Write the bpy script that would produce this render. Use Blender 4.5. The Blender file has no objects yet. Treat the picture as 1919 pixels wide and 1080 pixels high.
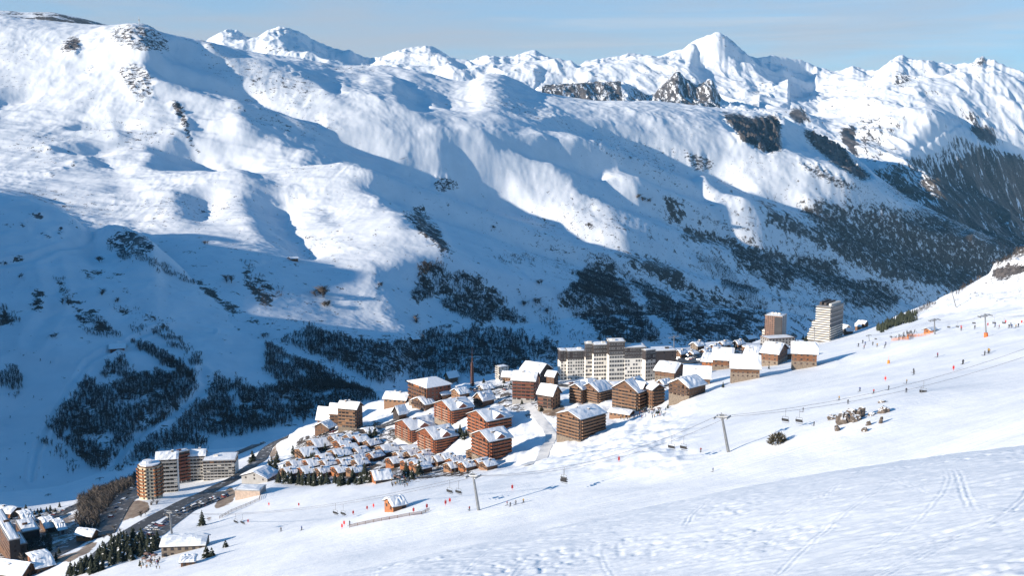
import bpy, bmesh, math, random
import numpy as np
from mathutils import Vector, Matrix

random.seed(7)
rng = np.random.default_rng(11)
QUAL = 1.0
# ------------------------------------------------------------------ camera model (photo pixels 1919 x 1080)
F, CU, CV, HOR = 1900.0, 959.5, 540.0, 270.0
PITCH = math.atan((CV - HOR) / F)
CP, SP = math.cos(PITCH), math.sin(PITCH)
SUN_H = np.array([0.9, 0.436]); SUN_H = SUN_H / np.linalg.norm(SUN_H)   # horizontal travel of the light
SUN_E = math.radians(16.0)
TANE = math.tan(SUN_E)

def ray(u, v):
    a = (np.asarray(u, float) - CU) / F
    b = -(np.asarray(v, float) - CV) / F
    return a, CP + b * SP, -SP + b * CP

def at(u, v, d):
    """world point seen at photo pixel (u, v) lying d metres ahead of the camera"""
    x, y, z = ray(u, v)
    return np.array([x / y * d, d + 0 * x, z / y * d])

def proj(x, y, z):
    w = y * CP - z * SP
    h = y * SP + z * CP
    return CU + F * x / w, CV - F * h / w

# ------------------------------------------------------------------ noise
def _hash(ix, iy, seed):
    h = (ix.astype(np.int64) * 374761393 + iy.astype(np.int64) * 668265263 + seed * 1442695041) & 0x7fffffff
    h = ((h ^ (h >> 13)) * 1274126177) & 0x7fffffff
    return (h ^ (h >> 16)) & 0xffff

_GA = np.arange(65536) * (2 * math.pi / 65536)
_GC, _GS = np.cos(_GA).astype(np.float32), np.sin(_GA).astype(np.float32)

def noise2(x, y, seed=0):
    fx, fy = np.floor(x), np.floor(y)
    ix, iy = fx.astype(np.int64), fy.astype(np.int64)
    dx, dy = (x - fx), (y - fy)
    ux = dx * dx * dx * (dx * (dx * 6 - 15) + 10); uy = dy * dy * dy * (dy * (dy * 6 - 15) + 10)
    def g(ox, oy):
        h = _hash(ix + ox, iy + oy, seed)
        return _GC[h] * (dx - ox) + _GS[h] * (dy - oy)
    a = g(0, 0); a = a + (g(1, 0) - a) * ux
    b = g(0, 1); b = b + (g(1, 1) - b) * ux
    return (a + (b - a) * uy) * 1.5

def fbm(x, y, wl, octs, seed=0, gain=0.5):
    o = 0; amp = 1.0
    for k in range(octs):
        o = o + amp * noise2(x / wl + 13.7 * k, y / wl - 7.1 * k, seed + k)
        wl *= 0.5; amp *= gain
    return o

def ridged(x, y, wl, octs, seed=0, gain=0.5):
    o = 0; amp = 1.0
    for k in range(octs):
        o = o + amp * (1 - 2 * np.abs(noise2(x / wl + 5.3 * k, y / wl + 9.1 * k, seed + k)))
        wl *= 0.5; amp *= gain
    return o

def sstep(a, b, x):
    t = np.clip((x - a) / (b - a), 0, 1)
    return t * t * (3 - 2 * t)

# ------------------------------------------------------------------ thin plate spline over (x/y, ln y)
class TPS:
    def __init__(self, pts, smooth=0.0):
        P = np.array([[p[0] / p[1], math.log(p[1])] for p in pts]); Z = np.array([p[2] / p[1] for p in pts])
        n = len(P)
        K = self._k(P[:, None, 0] - P[None, :, 0], P[:, None, 1] - P[None, :, 1]) + smooth * np.eye(n)
        A = np.zeros((n + 3, n + 3)); A[:n, :n] = K
        A[:n, n] = 1; A[:n, n + 1:] = P; A[n, :n] = 1; A[n + 1:, :n] = P.T
        b = np.zeros(n + 3); b[:n] = Z
        self.c = np.linalg.solve(A, b); self.P = P
    @staticmethod
    def _k(dx, dy):
        r2 = dx * dx + dy * dy
        return 0.5 * r2 * np.log(r2 + 1e-12)
    def __call__(self, x, y):
        sh = np.shape(x); x = np.ravel(x); y = np.maximum(np.ravel(y), 1.0)
        a = (x / y).astype(np.float32); l = np.log(y).astype(np.float32)
        n = len(self.P)
        o = (self.c[n] + self.c[n + 1] * a + self.c[n + 2] * l).astype(np.float32)
        for i in range(n):
            dx = a - np.float32(self.P[i, 0]); dy = l - np.float32(self.P[i, 1])
            r2 = dx * dx + dy * dy + np.float32(1e-12)
            o += np.float32(0.5 * self.c[i]) * r2 * np.log(r2)
        return (o * y).reshape(sh)

# ------------------------------------------------------------------ image masks from traced outlines
MW, MH, MS = 1040, 580, 2.0      # mask raster: pixel = MS photo px, starting at (-80, -40)
MU0, MV0 = -80.0, -40.0
_mu, _mv = np.meshgrid(MU0 + (np.arange(MW) + .5) * MS, MV0 + (np.arange(MH) + .5) * MS)

def crop(poly, k=0, ox=0, oy=0, s=1.0):
    return [(ox + x / s, oy + y / s) for x, y in poly]
C1 = lambda p: crop(p, 0, 0, 0, 3.0)
C2 = lambda p: crop(p, 0, 640, 0, 3.0)
C3 = lambda p: crop(p, 0, 1280, 0, 3.0)
C4 = lambda p: crop(p, 0, 0, 340, 3.0)
C5 = lambda p: crop(p, 0, 640, 340, 3.0)
C6 = lambda p: crop(p, 0, 1280, 340, 3.0)

def inside(poly, U, V):
    r = np.zeros(U.shape, bool); n = len(poly)
    for i in range(n):
        x0, y0 = poly[i]; x1, y1 = poly[(i + 1) % n]
        if y0 == y1: continue
        c = ((V >= min(y0, y1)) & (V < max(y0, y1)))
        r ^= c & (U < x0 + (V - y0) * (x1 - x0) / (y1 - y0))
    return r

_du, _dv = fbm(_mu, _mv, 40, 3, 3), fbm(_mu, _mv, 40, 3, 53)
def fill(mask, poly, val, wob=5.0):
    us = [p[0] for p in poly]; vs = [p[1] for p in poly]
    c0, c1 = int(max((min(us) - 20 - MU0) / MS, 0)), int(min((max(us) + 20 - MU0) / MS + 1, MW))
    r0, r1 = int(max((min(vs) - 20 - MV0) / MS, 0)), int(min((max(vs) + 20 - MV0) / MS + 1, MH))
    w = (slice(r0, r1), slice(c0, c1))
    mask[w][inside(poly, _mu[w] + wob * _du[w], _mv[w] + wob * _dv[w])] = val

def blur(a, n):
    for _ in range(3):
        for ax in (0, 1):
            c = np.cumsum(np.pad(a, [(n + 1, n) if k == ax else (0, 0) for k in (0, 1)], mode='edge'), axis=ax)
            L = a.shape[ax]
            a = (np.take(c, range(2 * n + 1, 2 * n + 1 + L), ax) - np.take(c, range(0, L), ax)) / (2 * n + 1)
    return a

def samp(img, u, v):
    """bilinear look-up of a mask raster at photo pixels"""
    x = np.clip((u - MU0) / MS - .5, 0, MW - 1.001); y = np.clip((v - MV0) / MS - .5, 0, MH - 1.001)
    return bil(img, y, x)

def bil(img, r, c):
    r0 = np.floor(r).astype(int); c0 = np.floor(c).astype(int); fr = r - r0; fc = c - c0
    return (img[r0, c0] * (1 - fr) * (1 - fc) + img[r0 + 1, c0] * fr * (1 - fc) + img[r0, c0 + 1] * (1 - fr) * fc + img[r0 + 1, c0 + 1] * fr * fc)

# ------------------------------------------------------------------ scene helpers
SC = bpy.context.scene
COL = SC.collection
def link(name, me, mat=None, parent=None):
    o = bpy.data.objects.new(name, me); COL.objects.link(o)
    if mat is not None and not me.materials: me.materials.append(mat)
    if parent is not None: o.parent = parent
    return o
def tag(o, label=None, cat=None, group=None, kind=None):
    if label: o['label'] = label
    if cat: o['category'] = cat
    if group: o['group'] = group
    if kind: o['kind'] = kind
    return o
def mesh_np(name, verts, faces, smooth=True):
    """verts (n,3) and faces (m,k) arrays -> mesh"""
    me = bpy.data.meshes.new(name)
    verts = np.ascontiguousarray(verts, np.float32); faces = np.ascontiguousarray(faces, np.int32)
    m, k = faces.shape
    me.vertices.add(len(verts)); me.vertices.foreach_set('co', verts.ravel())
    me.loops.add(m * k); me.loops.foreach_set('vertex_index', faces.ravel())
    me.polygons.add(m); me.polygons.foreach_set('loop_start', np.arange(0, m * k, k, dtype=np.int32))
    me.polygons.foreach_set('loop_total', np.full(m, k, np.int32))
    if smooth: me.polygons.foreach_set('use_smooth', np.ones(m, bool))
    me.update(calc_edges=True)
    return me
def grid_faces(nr, nc):
    i = np.arange(nr * nc).reshape(nr, nc)
    return np.stack([i[:-1, :-1], i[:-1, 1:], i[1:, 1:], i[1:, :-1]], -1).reshape(-1, 4)
def fattr(me, name, arr):
    at_ = me.attributes.new(name, 'FLOAT', 'POINT'); at_.data.foreach_set('value', np.ascontiguousarray(arr, np.float32).ravel())

# ------------------------------------------------------------------ node helpers
def new_mat(name):
    m = bpy.data.materials.new(name); m.use_nodes = True
    nt = m.node_tree; b = nt.nodes['Principled BSDF']
    return m, nt, b
def N_(nt, t, **kw):
    n = nt.nodes.new(t)
    for k, v in kw.items():
        if k.startswith('i_'):
            n.inputs[k[2:].replace('_', ' ')].default_value = v
        else: setattr(n, k, v)
    return n
def math_(nt, op, a, b=None, c=None, clamp=False):
    n = nt.nodes.new('ShaderNodeMath'); n.operation = op; n.use_clamp = clamp
    for i, q in enumerate((a, b, c)):
        if q is None: continue
        if isinstance(q, (int, float)): n.inputs[i].default_value = q
        else: nt.links.new(q, n.inputs[i])
    return n.outputs[0]
def mix_(nt, fac, a, b):
    n = nt.nodes.new('ShaderNodeMix'); n.data_type = 'RGBA'
    for s, q in ((0, fac), (6, a), (7, b)):
        if isinstance(q, (int, float)): n.inputs[s].default_value = q
        elif isinstance(q, tuple): n.inputs[s].default_value = (*q, 1) if len(q) == 3 else q
        else: nt.links.new(q, n.inputs[s])
    return n.outputs[2]
def noise_(nt, vec, scale, detail=4, rough=0.5, dist=0.0):
    n = nt.nodes.new('ShaderNodeTexNoise'); n.inputs['Scale'].default_value = scale
    n.inputs['Detail'].default_value = detail; n.inputs['Roughness'].default_value = rough; n.inputs['Distortion'].default_value = dist
    if vec is not None: nt.links.new(vec, n.inputs['Vector'])
    return n.outputs[0]
def map_(nt, x, a, b, c=0.0, d=1.0):
    n = nt.nodes.new('ShaderNodeMapRange'); n.interpolation_type = 'SMOOTHSTEP'
    nt.links.new(x, n.inputs[0])
    for i, q in enumerate((a, b, c, d)): n.inputs[1 + i].default_value = q
    return n.outputs[0]
def simple_mat(name, col, rough=0.7, var=0.25, scale=0.6, col2=None, metal=0.0, stretch=None):
    """base colour broken up by two noises"""
    m, nt, b = new_mat(name)
    tc = nt.nodes.new('ShaderNodeTexCoord'); v = tc.outputs['Object']
    if stretch:
        mp = nt.nodes.new('ShaderNodeMapping'); mp.inputs['Scale'].default_value = stretch; nt.links.new(v, mp.inputs[0]); v = mp.outputs[0]
    oi = nt.nodes.new('ShaderNodeObjectInfo')
    n1 = noise_(nt, v, scale, 5, 0.65); f = map_(nt, n1, 0.3, 0.7)
    c2 = col2 or tuple(c * (1 - var) for c in col)
    c = mix_(nt, f, col, c2)
    hs = nt.nodes.new('ShaderNodeHueSaturation'); nt.links.new(c, hs.inputs['Color'])
    nt.links.new(math_(nt, 'ADD', math_(nt, 'MULTIPLY', oi.outputs['Random'], 0.3), 0.85), hs.inputs['Value'])
    nt.links.new(hs.outputs[0], b.inputs['Base Color'])
    b.inputs['Roughness'].default_value = rough; b.inputs['Metallic'].default_value = metal
    return m
# ================================================================== terrain
def ctrl(vis, hid=()):
    P = [tuple(at(u, v, d)) for u, v, d in vis]
    P += [((u - CU) / F * d / 0.99, d, z) for u, d, z in hid]
    return P

# ---- lit / shade plan of the mountain sides, traced; used only to shape the relief (which way slopes face)
lit = np.ones((MH, MW))
BIG = [(640,250),(723,277),(803,293),(855,322),(800,246),(827,240),(870,262),(880,228),(913,245),(1000,263),(1007,227),(1040,213),(1090,227),(1140,247),
       (1200,263),(1240,277),(1280,290),(1313,287),(1380,320),(1413,347),(1440,350),(1480,345),(1530,335),(1600,345),(1660,360),(1760,410),(1990,380),(1990,760),(700,760),(770,655),(747,600),(717,553),(705,533),
       (690,513),(720,507),(740,497),(767,487),(780,480),(827,487),(847,487),(813,463),(787,443),(757,430),(740,413),(733,393),(713,377),(683,360),(677,343),(697,333),(670,317),(640,307),(560,300),(600,270)]
fill(lit, BIG, 0)
SH = [C1([(860,170),(940,195),(1060,210),(1200,255),(1120,275),(1230,330),(1290,360),(1260,390),(1330,450),(1480,550),(1640,620),(1750,655),(1960,770),(1960,890),(1720,830),(1650,840),(1500,770),(1400,800),(1330,690),(1320,640),(1340,570),(1270,560),(1200,590),(1140,520),(1040,510),(960,560),(920,480),(870,400),(830,300),(820,200)]),
  C1([(1150,235),(1250,240),(1480,290),(1560,290),(1620,330),(1680,330),(1930,350),(1930,590),(1760,500),(1640,410),(1560,350),(1400,290),(1250,260)]),
  C1([(0,410),(25,415),(10,450),(-60,455)]), C1([(-90,540),(170,520),(270,460),(240,510),(180,545),(70,575),(30,590),(80,620),(-90,640)]),
  C1([(-60,640),(60,665),(70,690),(-60,690)]), C1([(130,665),(260,655),(220,690),(150,695)]), C1([(380,655),(520,650),(510,675),(380,670)]),
  C1([(340,700),(500,680),(600,720),(650,735),(500,735),(350,730)]),
  C1([(640,620),(700,690),(740,730),(805,778),(740,790),(690,815),(620,860),(560,880),(300,875),(240,850),(330,830),(600,800),(660,750)]),
  C1([(480,890),(590,890),(630,940),(650,985),(600,980),(540,940),(480,925)]), C1([(590,1040),(640,1020),(700,1079),(700,1110),(660,1120),(600,1090)]),
  C1([(820,840),(960,820),(960,790),(1000,720),(1050,760),(1070,840),(1150,890),(1200,930),(1265,970),(1100,985),(1020,985),(900,975),(790,960),(830,900)]),
  C1([(980,640),(1040,700),(1060,760),(990,720)]), C1([(1190,860),(1300,870),(1340,920),(1420,950),(1480,1000),(1530,1040),(1460,1050),(1380,1000),(1300,950)]),
  C1([(1560,900),(1640,960),(1700,1010),(1640,1000),(1560,950)]),
  C2([(0,390),(60,400),(130,470),(200,500),(290,520),(430,590),(500,640),(480,655),(400,650),(290,600),(240,600),(180,560),(50,540),(-10,470)]),
  C2([(0,570),(50,590),(100,620),(160,650),(215,700),(215,720),(150,690),(50,620),(-10,590)]), C2([(430,530),(600,570),(630,600),(610,630),(550,620),(490,580)]),
  C2([(670,610),(720,650),(700,660)]), C2([(530,610),(570,670),(620,700),(560,690)]), C2([(910,530),(1000,550),(1140,560),(1040,560),(1100,580),(960,570)]),
  C2([(1480,670),(1540,710),(1500,720),(1380,700)]), C2([(1570,600),(1600,620),(1580,630)]), C2([(1340,590),(1450,625),(1350,610)]),
  C3([(210,610),(340,650),(450,650),(540,650),(560,870),(480,860),(350,800),(280,720)]), C3([(560,690),(720,720),(850,740),(1000,920),(1080,1000),(1000,1020),(700,900),(560,860)]),
  C4([(200,100),(290,65),(350,130),(340,150),(270,150)]), C4([(960,40),(1080,50),(1200,60),(1250,100),(1220,160),(1190,240),(1100,245),(1020,220),(980,130)]),
  C4([(1380,80),(1500,60),(1620,90),(1690,160),(1660,190),(1620,200),(1670,260),(1680,320),(1740,350),(1800,410),(1760,460),(1600,450),(1550,380),(1580,330),(1540,290),(1560,370),(1500,350),(1430,280),(1390,180)]),
  C4([(1800,90),(1850,170),(1920,240),(1920,300),(1860,270),(1800,220)])]
for p in SH: fill(lit, p, 0)
LITP = [[(963,340),(973,353),(1003,370),(1047,383),(1070,400),(1100,403),(1140,417),(1187,420),(1173,403),(1140,383),(1117,360),(1107,360),(1070,347),(1057,340),(1077,343),(1077,333),(1057,323),(1037,313),(1013,307),(980,293),(957,290),(923,283),(900,257),(870,257),(886,290),(917,300),(935,320)],
  C5([(760,130),(860,200),(800,170)]), C5([(1510,0),(1700,45),(1600,40)]), C2([(1440,1000),(1580,990),(1680,1040),(1720,1070),(1600,1060)]), C2([(1310,920),(1400,945),(1330,930)]),
  C2([(1160,745),(1250,740),(1330,800),(1250,820)]),
  [(1310,330),(1347,363),(1390,383),(1427,413),(1447,440),(1407,430),(1360,403),(1317,357)],
  [(1420,317),(1460,330),(1507,340),(1540,370),(1547,380),(1513,373),(1480,353),(1440,340)],
  [(1520,325),(1560,335),(1607,366),(1653,377),(1707,390),(1747,397),(1773,413),(1747,410),(1697,397),(1647,390),(1580,360),(1530,342)],
  [(1280,233),(1347,263),(1427,287),(1480,320),(1500,330),(1440,318),(1380,300),(1300,270)]]
for p in LITP: fill(lit, p, 1)
lit_m = blur(lit, 1)

litf = np.ones((MH, MW))
SHF = [C2([(0,330),(100,310),(200,350),(200,390),(-80,390)]), C2([(550,280),(640,320),(720,360),(740,450),(620,450),(580,350)]), C2([(720,365),(790,370),(830,405),(810,440),(730,440)]),
  C2([(1090,290),(1110,320),(1130,400),(1090,420),(1080,340)]), C2([(1180,330),(1300,355),(1420,410),(1440,440),(1300,450),(1260,400)]),
  C3([(0,360),(190,400),(190,415),(0,410)]), C3([(210,190),(270,210),(340,280),(400,325),(580,350),(650,360),(740,430),(740,490),(765,570),(600,600),(500,580),(440,500),(380,430),(340,380),(270,310),(280,300),(230,260),(200,230)]),
  C1([(1240,210),(1280,170),(1330,175),(1460,230),(1440,260),(1240,250)]), C1([(1430,215),(1550,170),(1560,240),(1500,260)]), C1([(1590,240),(1700,265),(1930,310),(1930,380),(1620,340)]), C1([(1680,180),(1780,215),(1720,200)])]
for p in SHF: fill(litf, p, 0, 2.5)
lit_f = blur(litf, 1)
litr = np.ones((MH, MW))
SHR = [C3([(1270,340),(1310,380),(1420,430),(1560,470),(1440,450),(1400,480),(1480,560),(1440,520),(1340,440)]), C3([(1470,370),(1530,370),(1560,440),(1520,440)]), C3([(1590,510),(1700,570),(1710,590),(1620,540)]),
  C3([(1400,640),(1500,650),(1560,700),(1620,760),(1680,810),(1800,850),(1960,900),(2100,950),(2100,1500),(1500,1400),(1400,1079),(1280,1000),(1200,920),(1250,850),(1340,770),(1390,700)]), C3([(1740,640),(1920,720),(1960,760),(1760,660)]),
  C3([(600,620),(660,610),(700,680),(640,690)]), C3([(870,740),(960,700),(980,860),(1000,890)])]
for p in SHR: fill(litr, p, 0, 4)
lit_r = blur(litr, 1)

# ---- rock, scrub and bare-earth cover (what the ground is made of there)
rock = np.zeros((MH, MW)); veg = np.zeros((MH, MW))
for p, d in [(C1([(610,160),(700,130),(850,130),(950,230),(980,300),(830,290),(690,280),(610,240)]), .46), (C1([(310,270),(420,190),(460,220),(440,290),(330,305)]), .66), (C1([(470,200),(580,165),(560,200),(480,215)]), .6),
             (C1([(460,370),(560,360),(570,400),(480,420)]), .38), (C1([(630,380),(760,350),(860,390),(880,560),(780,580),(690,470)]), .42), (C1([(950,570),(1020,560),(1070,700),(1080,800),(1150,890),(1100,870),(1050,780),(1030,690),(980,630)]), .72),
             (C1([(230,840),(320,840),(310,860),(240,860)]), .6), (C1([(380,925),(440,920),(445,945),(400,950)]), .7), (C1([(260,950),(370,950),(380,970),(300,970),(265,1000)]), .6),
             (C2([(500,1010),(600,990),(660,1050),(640,1079),(520,1079)]), .55), (C2([(310,870),(360,880),(410,930),(330,900)]), .6), (C2([(240,740),(300,770),(270,760)]), .5),
             (C2([(1780,800),(1920,840),(1920,900),(1840,830)]), .5), (C2([(1160,640),(1320,680),(1330,700),(1180,670)]), .45), (C2([(1400,700),(1920,860),(1920,1079),(1700,1000),(1400,850)]), .24),
             (C3([(210,610),(340,650),(450,650),(540,650),(560,870),(480,860),(350,800),(280,720)]), .9), (C3([(650,720),(850,740),(950,900),(1080,1000),(1000,1010),(850,930),(740,840)]), .82), (C3([(0,840),(100,860),(200,930),(150,980),(60,960)]), .5),
             (C3([(600,880),(760,930),(1000,1040),(1080,1079),(900,1079),(700,980)]), .5), (C4([(200,280),(270,270),(320,340),(200,320)]), .5),
             (C4([(590,330),(700,250),(760,280),(880,330),(850,420),(760,430),(640,390)]), .55), (C4([(150,180),(240,170),(260,210),(160,210)]), .6), (C4([(100,230),(180,230),(170,280),(120,260)]), .6), (C4([(310,260),(360,260),(350,340)]), .7), (C4([(380,190),(500,290),(480,300),(370,240)]), .6), (C4([(1370,440),(1500,450),(1390,470),(1370,530)]), .6), (C5([(280,120),(330,170),(440,310),(640,420),(620,400),(600,330),(540,250),(430,200),(350,150)]), .5),
             (C6([(0,120),(120,180),(300,260),(280,290),(100,220)]), .5), (C6([(1040,0),(1200,0),(1300,60),(1450,160),(1370,160),(1180,80)]), .4)]:
    fill(rock, p, min(d + .1, .95), 5)
for p, d in [(C5([(400,100),(500,180),(640,420),(560,380),(460,320),(380,200)]), .42), (C5([(1000,170),(1280,290),(1230,280),(1030,200)]), .5), (C5([(1300,360),(1480,470),(1560,500),(1480,500),(1300,380)]), .4),
             (C5([(1520,370),(1920,520),(1920,620),(1700,520)]), .38), (C5([(1800,60),(1920,120),(1920,250),(1820,200)]), .4), (C6([(0,250),(300,330),(560,400),(640,470),(300,380),(0,330)]), .34), (C6([(400,90),(640,220),(900,330),(860,400),(500,250)]), .34),
             (C4([(440,480),(700,520),(680,560),(480,540)]), .4), (C4([(290,510),(370,580),(400,650),(700,850),(560,860),(450,800),(340,640)]), .42), (C4([(600,680),(960,790),(920,830),(640,720)]), .42), (C4([(1100,560),(1300,680),(1540,860),(1500,820),(1250,700),(1100,590)]), .55),
             (C4([(170,600),(270,660),(190,750),(180,720)]), .5), (C4([(0,700),(110,790),(60,820),(0,800)]), .5), (C4([(1330,430),(1480,560),(1600,640),(1480,720),(1380,600)]), .42), (C4([(30,400),(160,400),(130,440),(40,430)]), .42),
             (C6([(640,100),(1917,200),(1917,420),(1500,640),(1200,560),(880,440)]), .3), (C5([(0,860),(1240,900),(1240,1079),(0,1079)]), .25), (C6([(0,560),(470,740),(470,900),(0,930)]), .22)]:
    fill(veg, p, d, 6)
C7 = lambda p: crop(p, 0, 0, 620, 3.176)
W5 = C7([(610,230),(650,190),(740,160),(800,250),(850,270),(920,250),(960,190),(1040,180),(1180,270),(1190,340),(1100,440),(1040,500),(900,590),(760,690),(640,790),(610,840),(520,810),(420,720),(300,600),(270,540),(340,510),(400,430),(440,370),(520,290),(600,330)])
W6 = C7([(1170,420),(1250,330),(1180,250),(1350,270),(1480,310),(1560,330),(1640,330),(1900,300),(2200,330),(2250,420),(1900,520),(1588,590),(1480,620),(1300,640),(1200,610),(1120,590),(1240,670),(1240,700),(1100,690),(930,740),(860,800),(760,870),(670,870),(680,800),(770,760),(860,650),(1000,600),(1080,520)])
W1 = C5([(430,470),(550,450),(640,510),(740,510),(830,580),(900,650),(960,730),(1040,790),(980,800),(900,790),(840,770),(850,800),(760,800),(650,760),(560,700),(600,650),(560,640),(420,680),(390,620),(450,600),(420,500)])
W2 = C5([(1290,500),(1350,520),(1400,470),(1500,500),(1600,580),(1640,680),(1700,760),(1780,850),(1800,900),(1700,910),(1560,900),(1440,880),(1380,800),(1280,720),(1210,660),(1280,590),(1350,560)])
W2b = C5([(1440,400),(1500,430),(1620,520),(1750,590),(1850,660),(1920,700),(1920,860),(1820,800),(1740,740),(1690,720),(1740,680),(1660,610),(1560,520),(1450,450)])
W9 = C6([(640,130),(760,120),(800,180),(900,230),(1000,260),(1010,180),(1080,190),(1200,200),(1400,200),(1480,230),(1560,300),(1700,350),(1990,290),(1990,400),(1800,450),(1640,560),(1500,600),(1380,590),(1280,550),(1200,540),(1100,500),(1000,460),(880,420),(840,360),(880,300),(800,260),(700,200)])
W10 = C6([(270,390),(350,380),(450,420),(560,470),(650,420),(760,430),(870,440),(880,540),(1000,560),(1100,560),(1240,600),(1210,700),(1120,720),(1000,720),(920,680),(850,620),(760,600),(650,540),(600,600),(480,580),(380,520),(290,440)])
for p, d in [(W5,.26),(W6,.26),(W1,.3),(W2,.28),(W2b,.28),(W9,.34),(W10,.28)]: fill(veg, p, d, 9)
for p in [C6([(1200,560),(1400,580),(1480,600),(1400,640),(1200,700)])]: fill(veg, p, 0, 4)
rockR = np.zeros((MH, MW)); vegR = np.zeros((MH, MW))
for p, d in [(C3([(1000,500),(1060,450),(1080,500),(1010,520)]), .45), (C3([(1280,480),(1400,500),(1490,550),(1400,540)]), .55), (C3([(600,610),(660,605),(710,680),(620,690)]), .75), (C3([(870,740),(960,695),(985,880),(930,850)]), .8), (C3([(980,660),(1260,660),(1200,760),(1120,830),(1000,880)]), .3),
             (C3([(1000,900),(1250,800),(1200,860),(1040,900)]), .4), (C3([(1540,600),(1690,650),(1640,740),(1560,660)]), .45), (C3([(1600,720),(1720,700),(1790,820),(1700,800)]), .75), (C3([(1640,360),(1700,310),(1690,370)]), .9), (C3([(1610,370),(1640,360),(1640,390)]), .8), (C3([(1820,370),(1850,375),(1850,400)]), .9), (C3([(1200,400),(1290,410),(1250,500),(1190,480)]), .4)]: fill(rockR, p, d, 3)
for p, d in [(C3([(1050,960),(1250,880),(1400,860),(1540,760),(1700,820),(1960,900),(1960,1500),(1200,1300)]), .52), (C3([(1400,980),(1700,830),(1960,900),(1960,1500),(1400,1300)]), .72), (C3([(1050,960),(1150,940),(1450,1079),(1460,1180),(1200,1100)]), .6)]: fill(vegR, p, d, 5)
cliff = np.zeros((MH, MW))
for p in [C3([(215,612),(340,652),(450,650),(540,650),(560,860),(480,858),(350,800),(280,720)]), C3([(660,722),(850,742),(940,890),(1070,995),(1000,1005),(860,930),(745,840)])]: fill(cliff, p, 1, 5)
cliff = blur(cliff, 2)
rock, veg, rockR, vegR = (blur(a, 2) for a in (rock, veg, rockR, vegR))

# ---- a layer of land: a spline through sighted points, its relief turned to the sun as planned, sampled on a fan of columns
class Layer: pass
# the crest line out of the frame on the left that keeps the valley in shade: height along t at s = CAST_S
CAST_S = -350.0
SUN_N = np.array([-SUN_H[1], SUN_H[0]])
def _cast_profile():
    """crest heights that put the edge of its shadow where the photo has it"""
    E = []
    for u, v, d in [(-60, 362, 1960), (60, 372, 1940), (180, 424, 1900), (300, 458, 1800), (383, 496, 1700), (480, 518, 1600), (560, 556, 1530), (625, 606, 1470), (690, 643, 1390)]:
        p = at(u, v, d); E.append((p[:2] @ SUN_N, p[2] + (p[:2] @ SUN_H - CAST_S) * TANE))
    E.sort(); t0 = E[0][0]
    T = [420, 765, 800, 865, 1000, t0 - 60] + [e[0] for e in E] + [E[-1][0] + 400]
    H = [-190, -170, 40, 190, 235, 200] + [e[1] for e in E] + [E[-1][1] + 20]
    Cr = []                                       # the spur's own crest lies in that shadow too
    for u, v, d in [(-40, 364, 1650), (40, 370, 1645), (80, 378, 1635), (120, 390, 1615), (150, 414, 1580), (175, 428, 1558), (195, 422, 1545), (235, 420, 1500), (262, 432, 1490), (270, 500, 1420), (270, 530, 1390), (250, 515, 1400), (285, 540, 1390), (300, 458, 1478), (340, 496, 1440)]:
        p = at(u, v, d); Cr.append((p[:2] @ SUN_N, p[2] + 13 + (p[:2] @ SUN_H - CAST_S) * TANE))
    Cr.sort(); tt = np.linspace(T[0], T[-1], 160)
    hh = np.maximum(np.interp(tt, T, H), np.interp(tt, [c[0] for c in Cr], [c[1] for c in Cr], left=-999, right=-999))
    return tt, hh
CAST_T, CAST_H = _cast_profile()
def gsm(a, sg, ax):
    r = int(3 * sg + 1); k = np.exp(-np.arange(-r, r + 1) ** 2 / (2.0 * sg * sg)); k /= k.sum()
    p = np.pad(a, [(r, r) if i == ax else (0, 0) for i in (0, 1)], mode='edge'); o = 0; L = a.shape[ax]
    for j, w in enumerate(k): o = o + w * np.take(p, range(j, j + L), ax)
    return o
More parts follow.
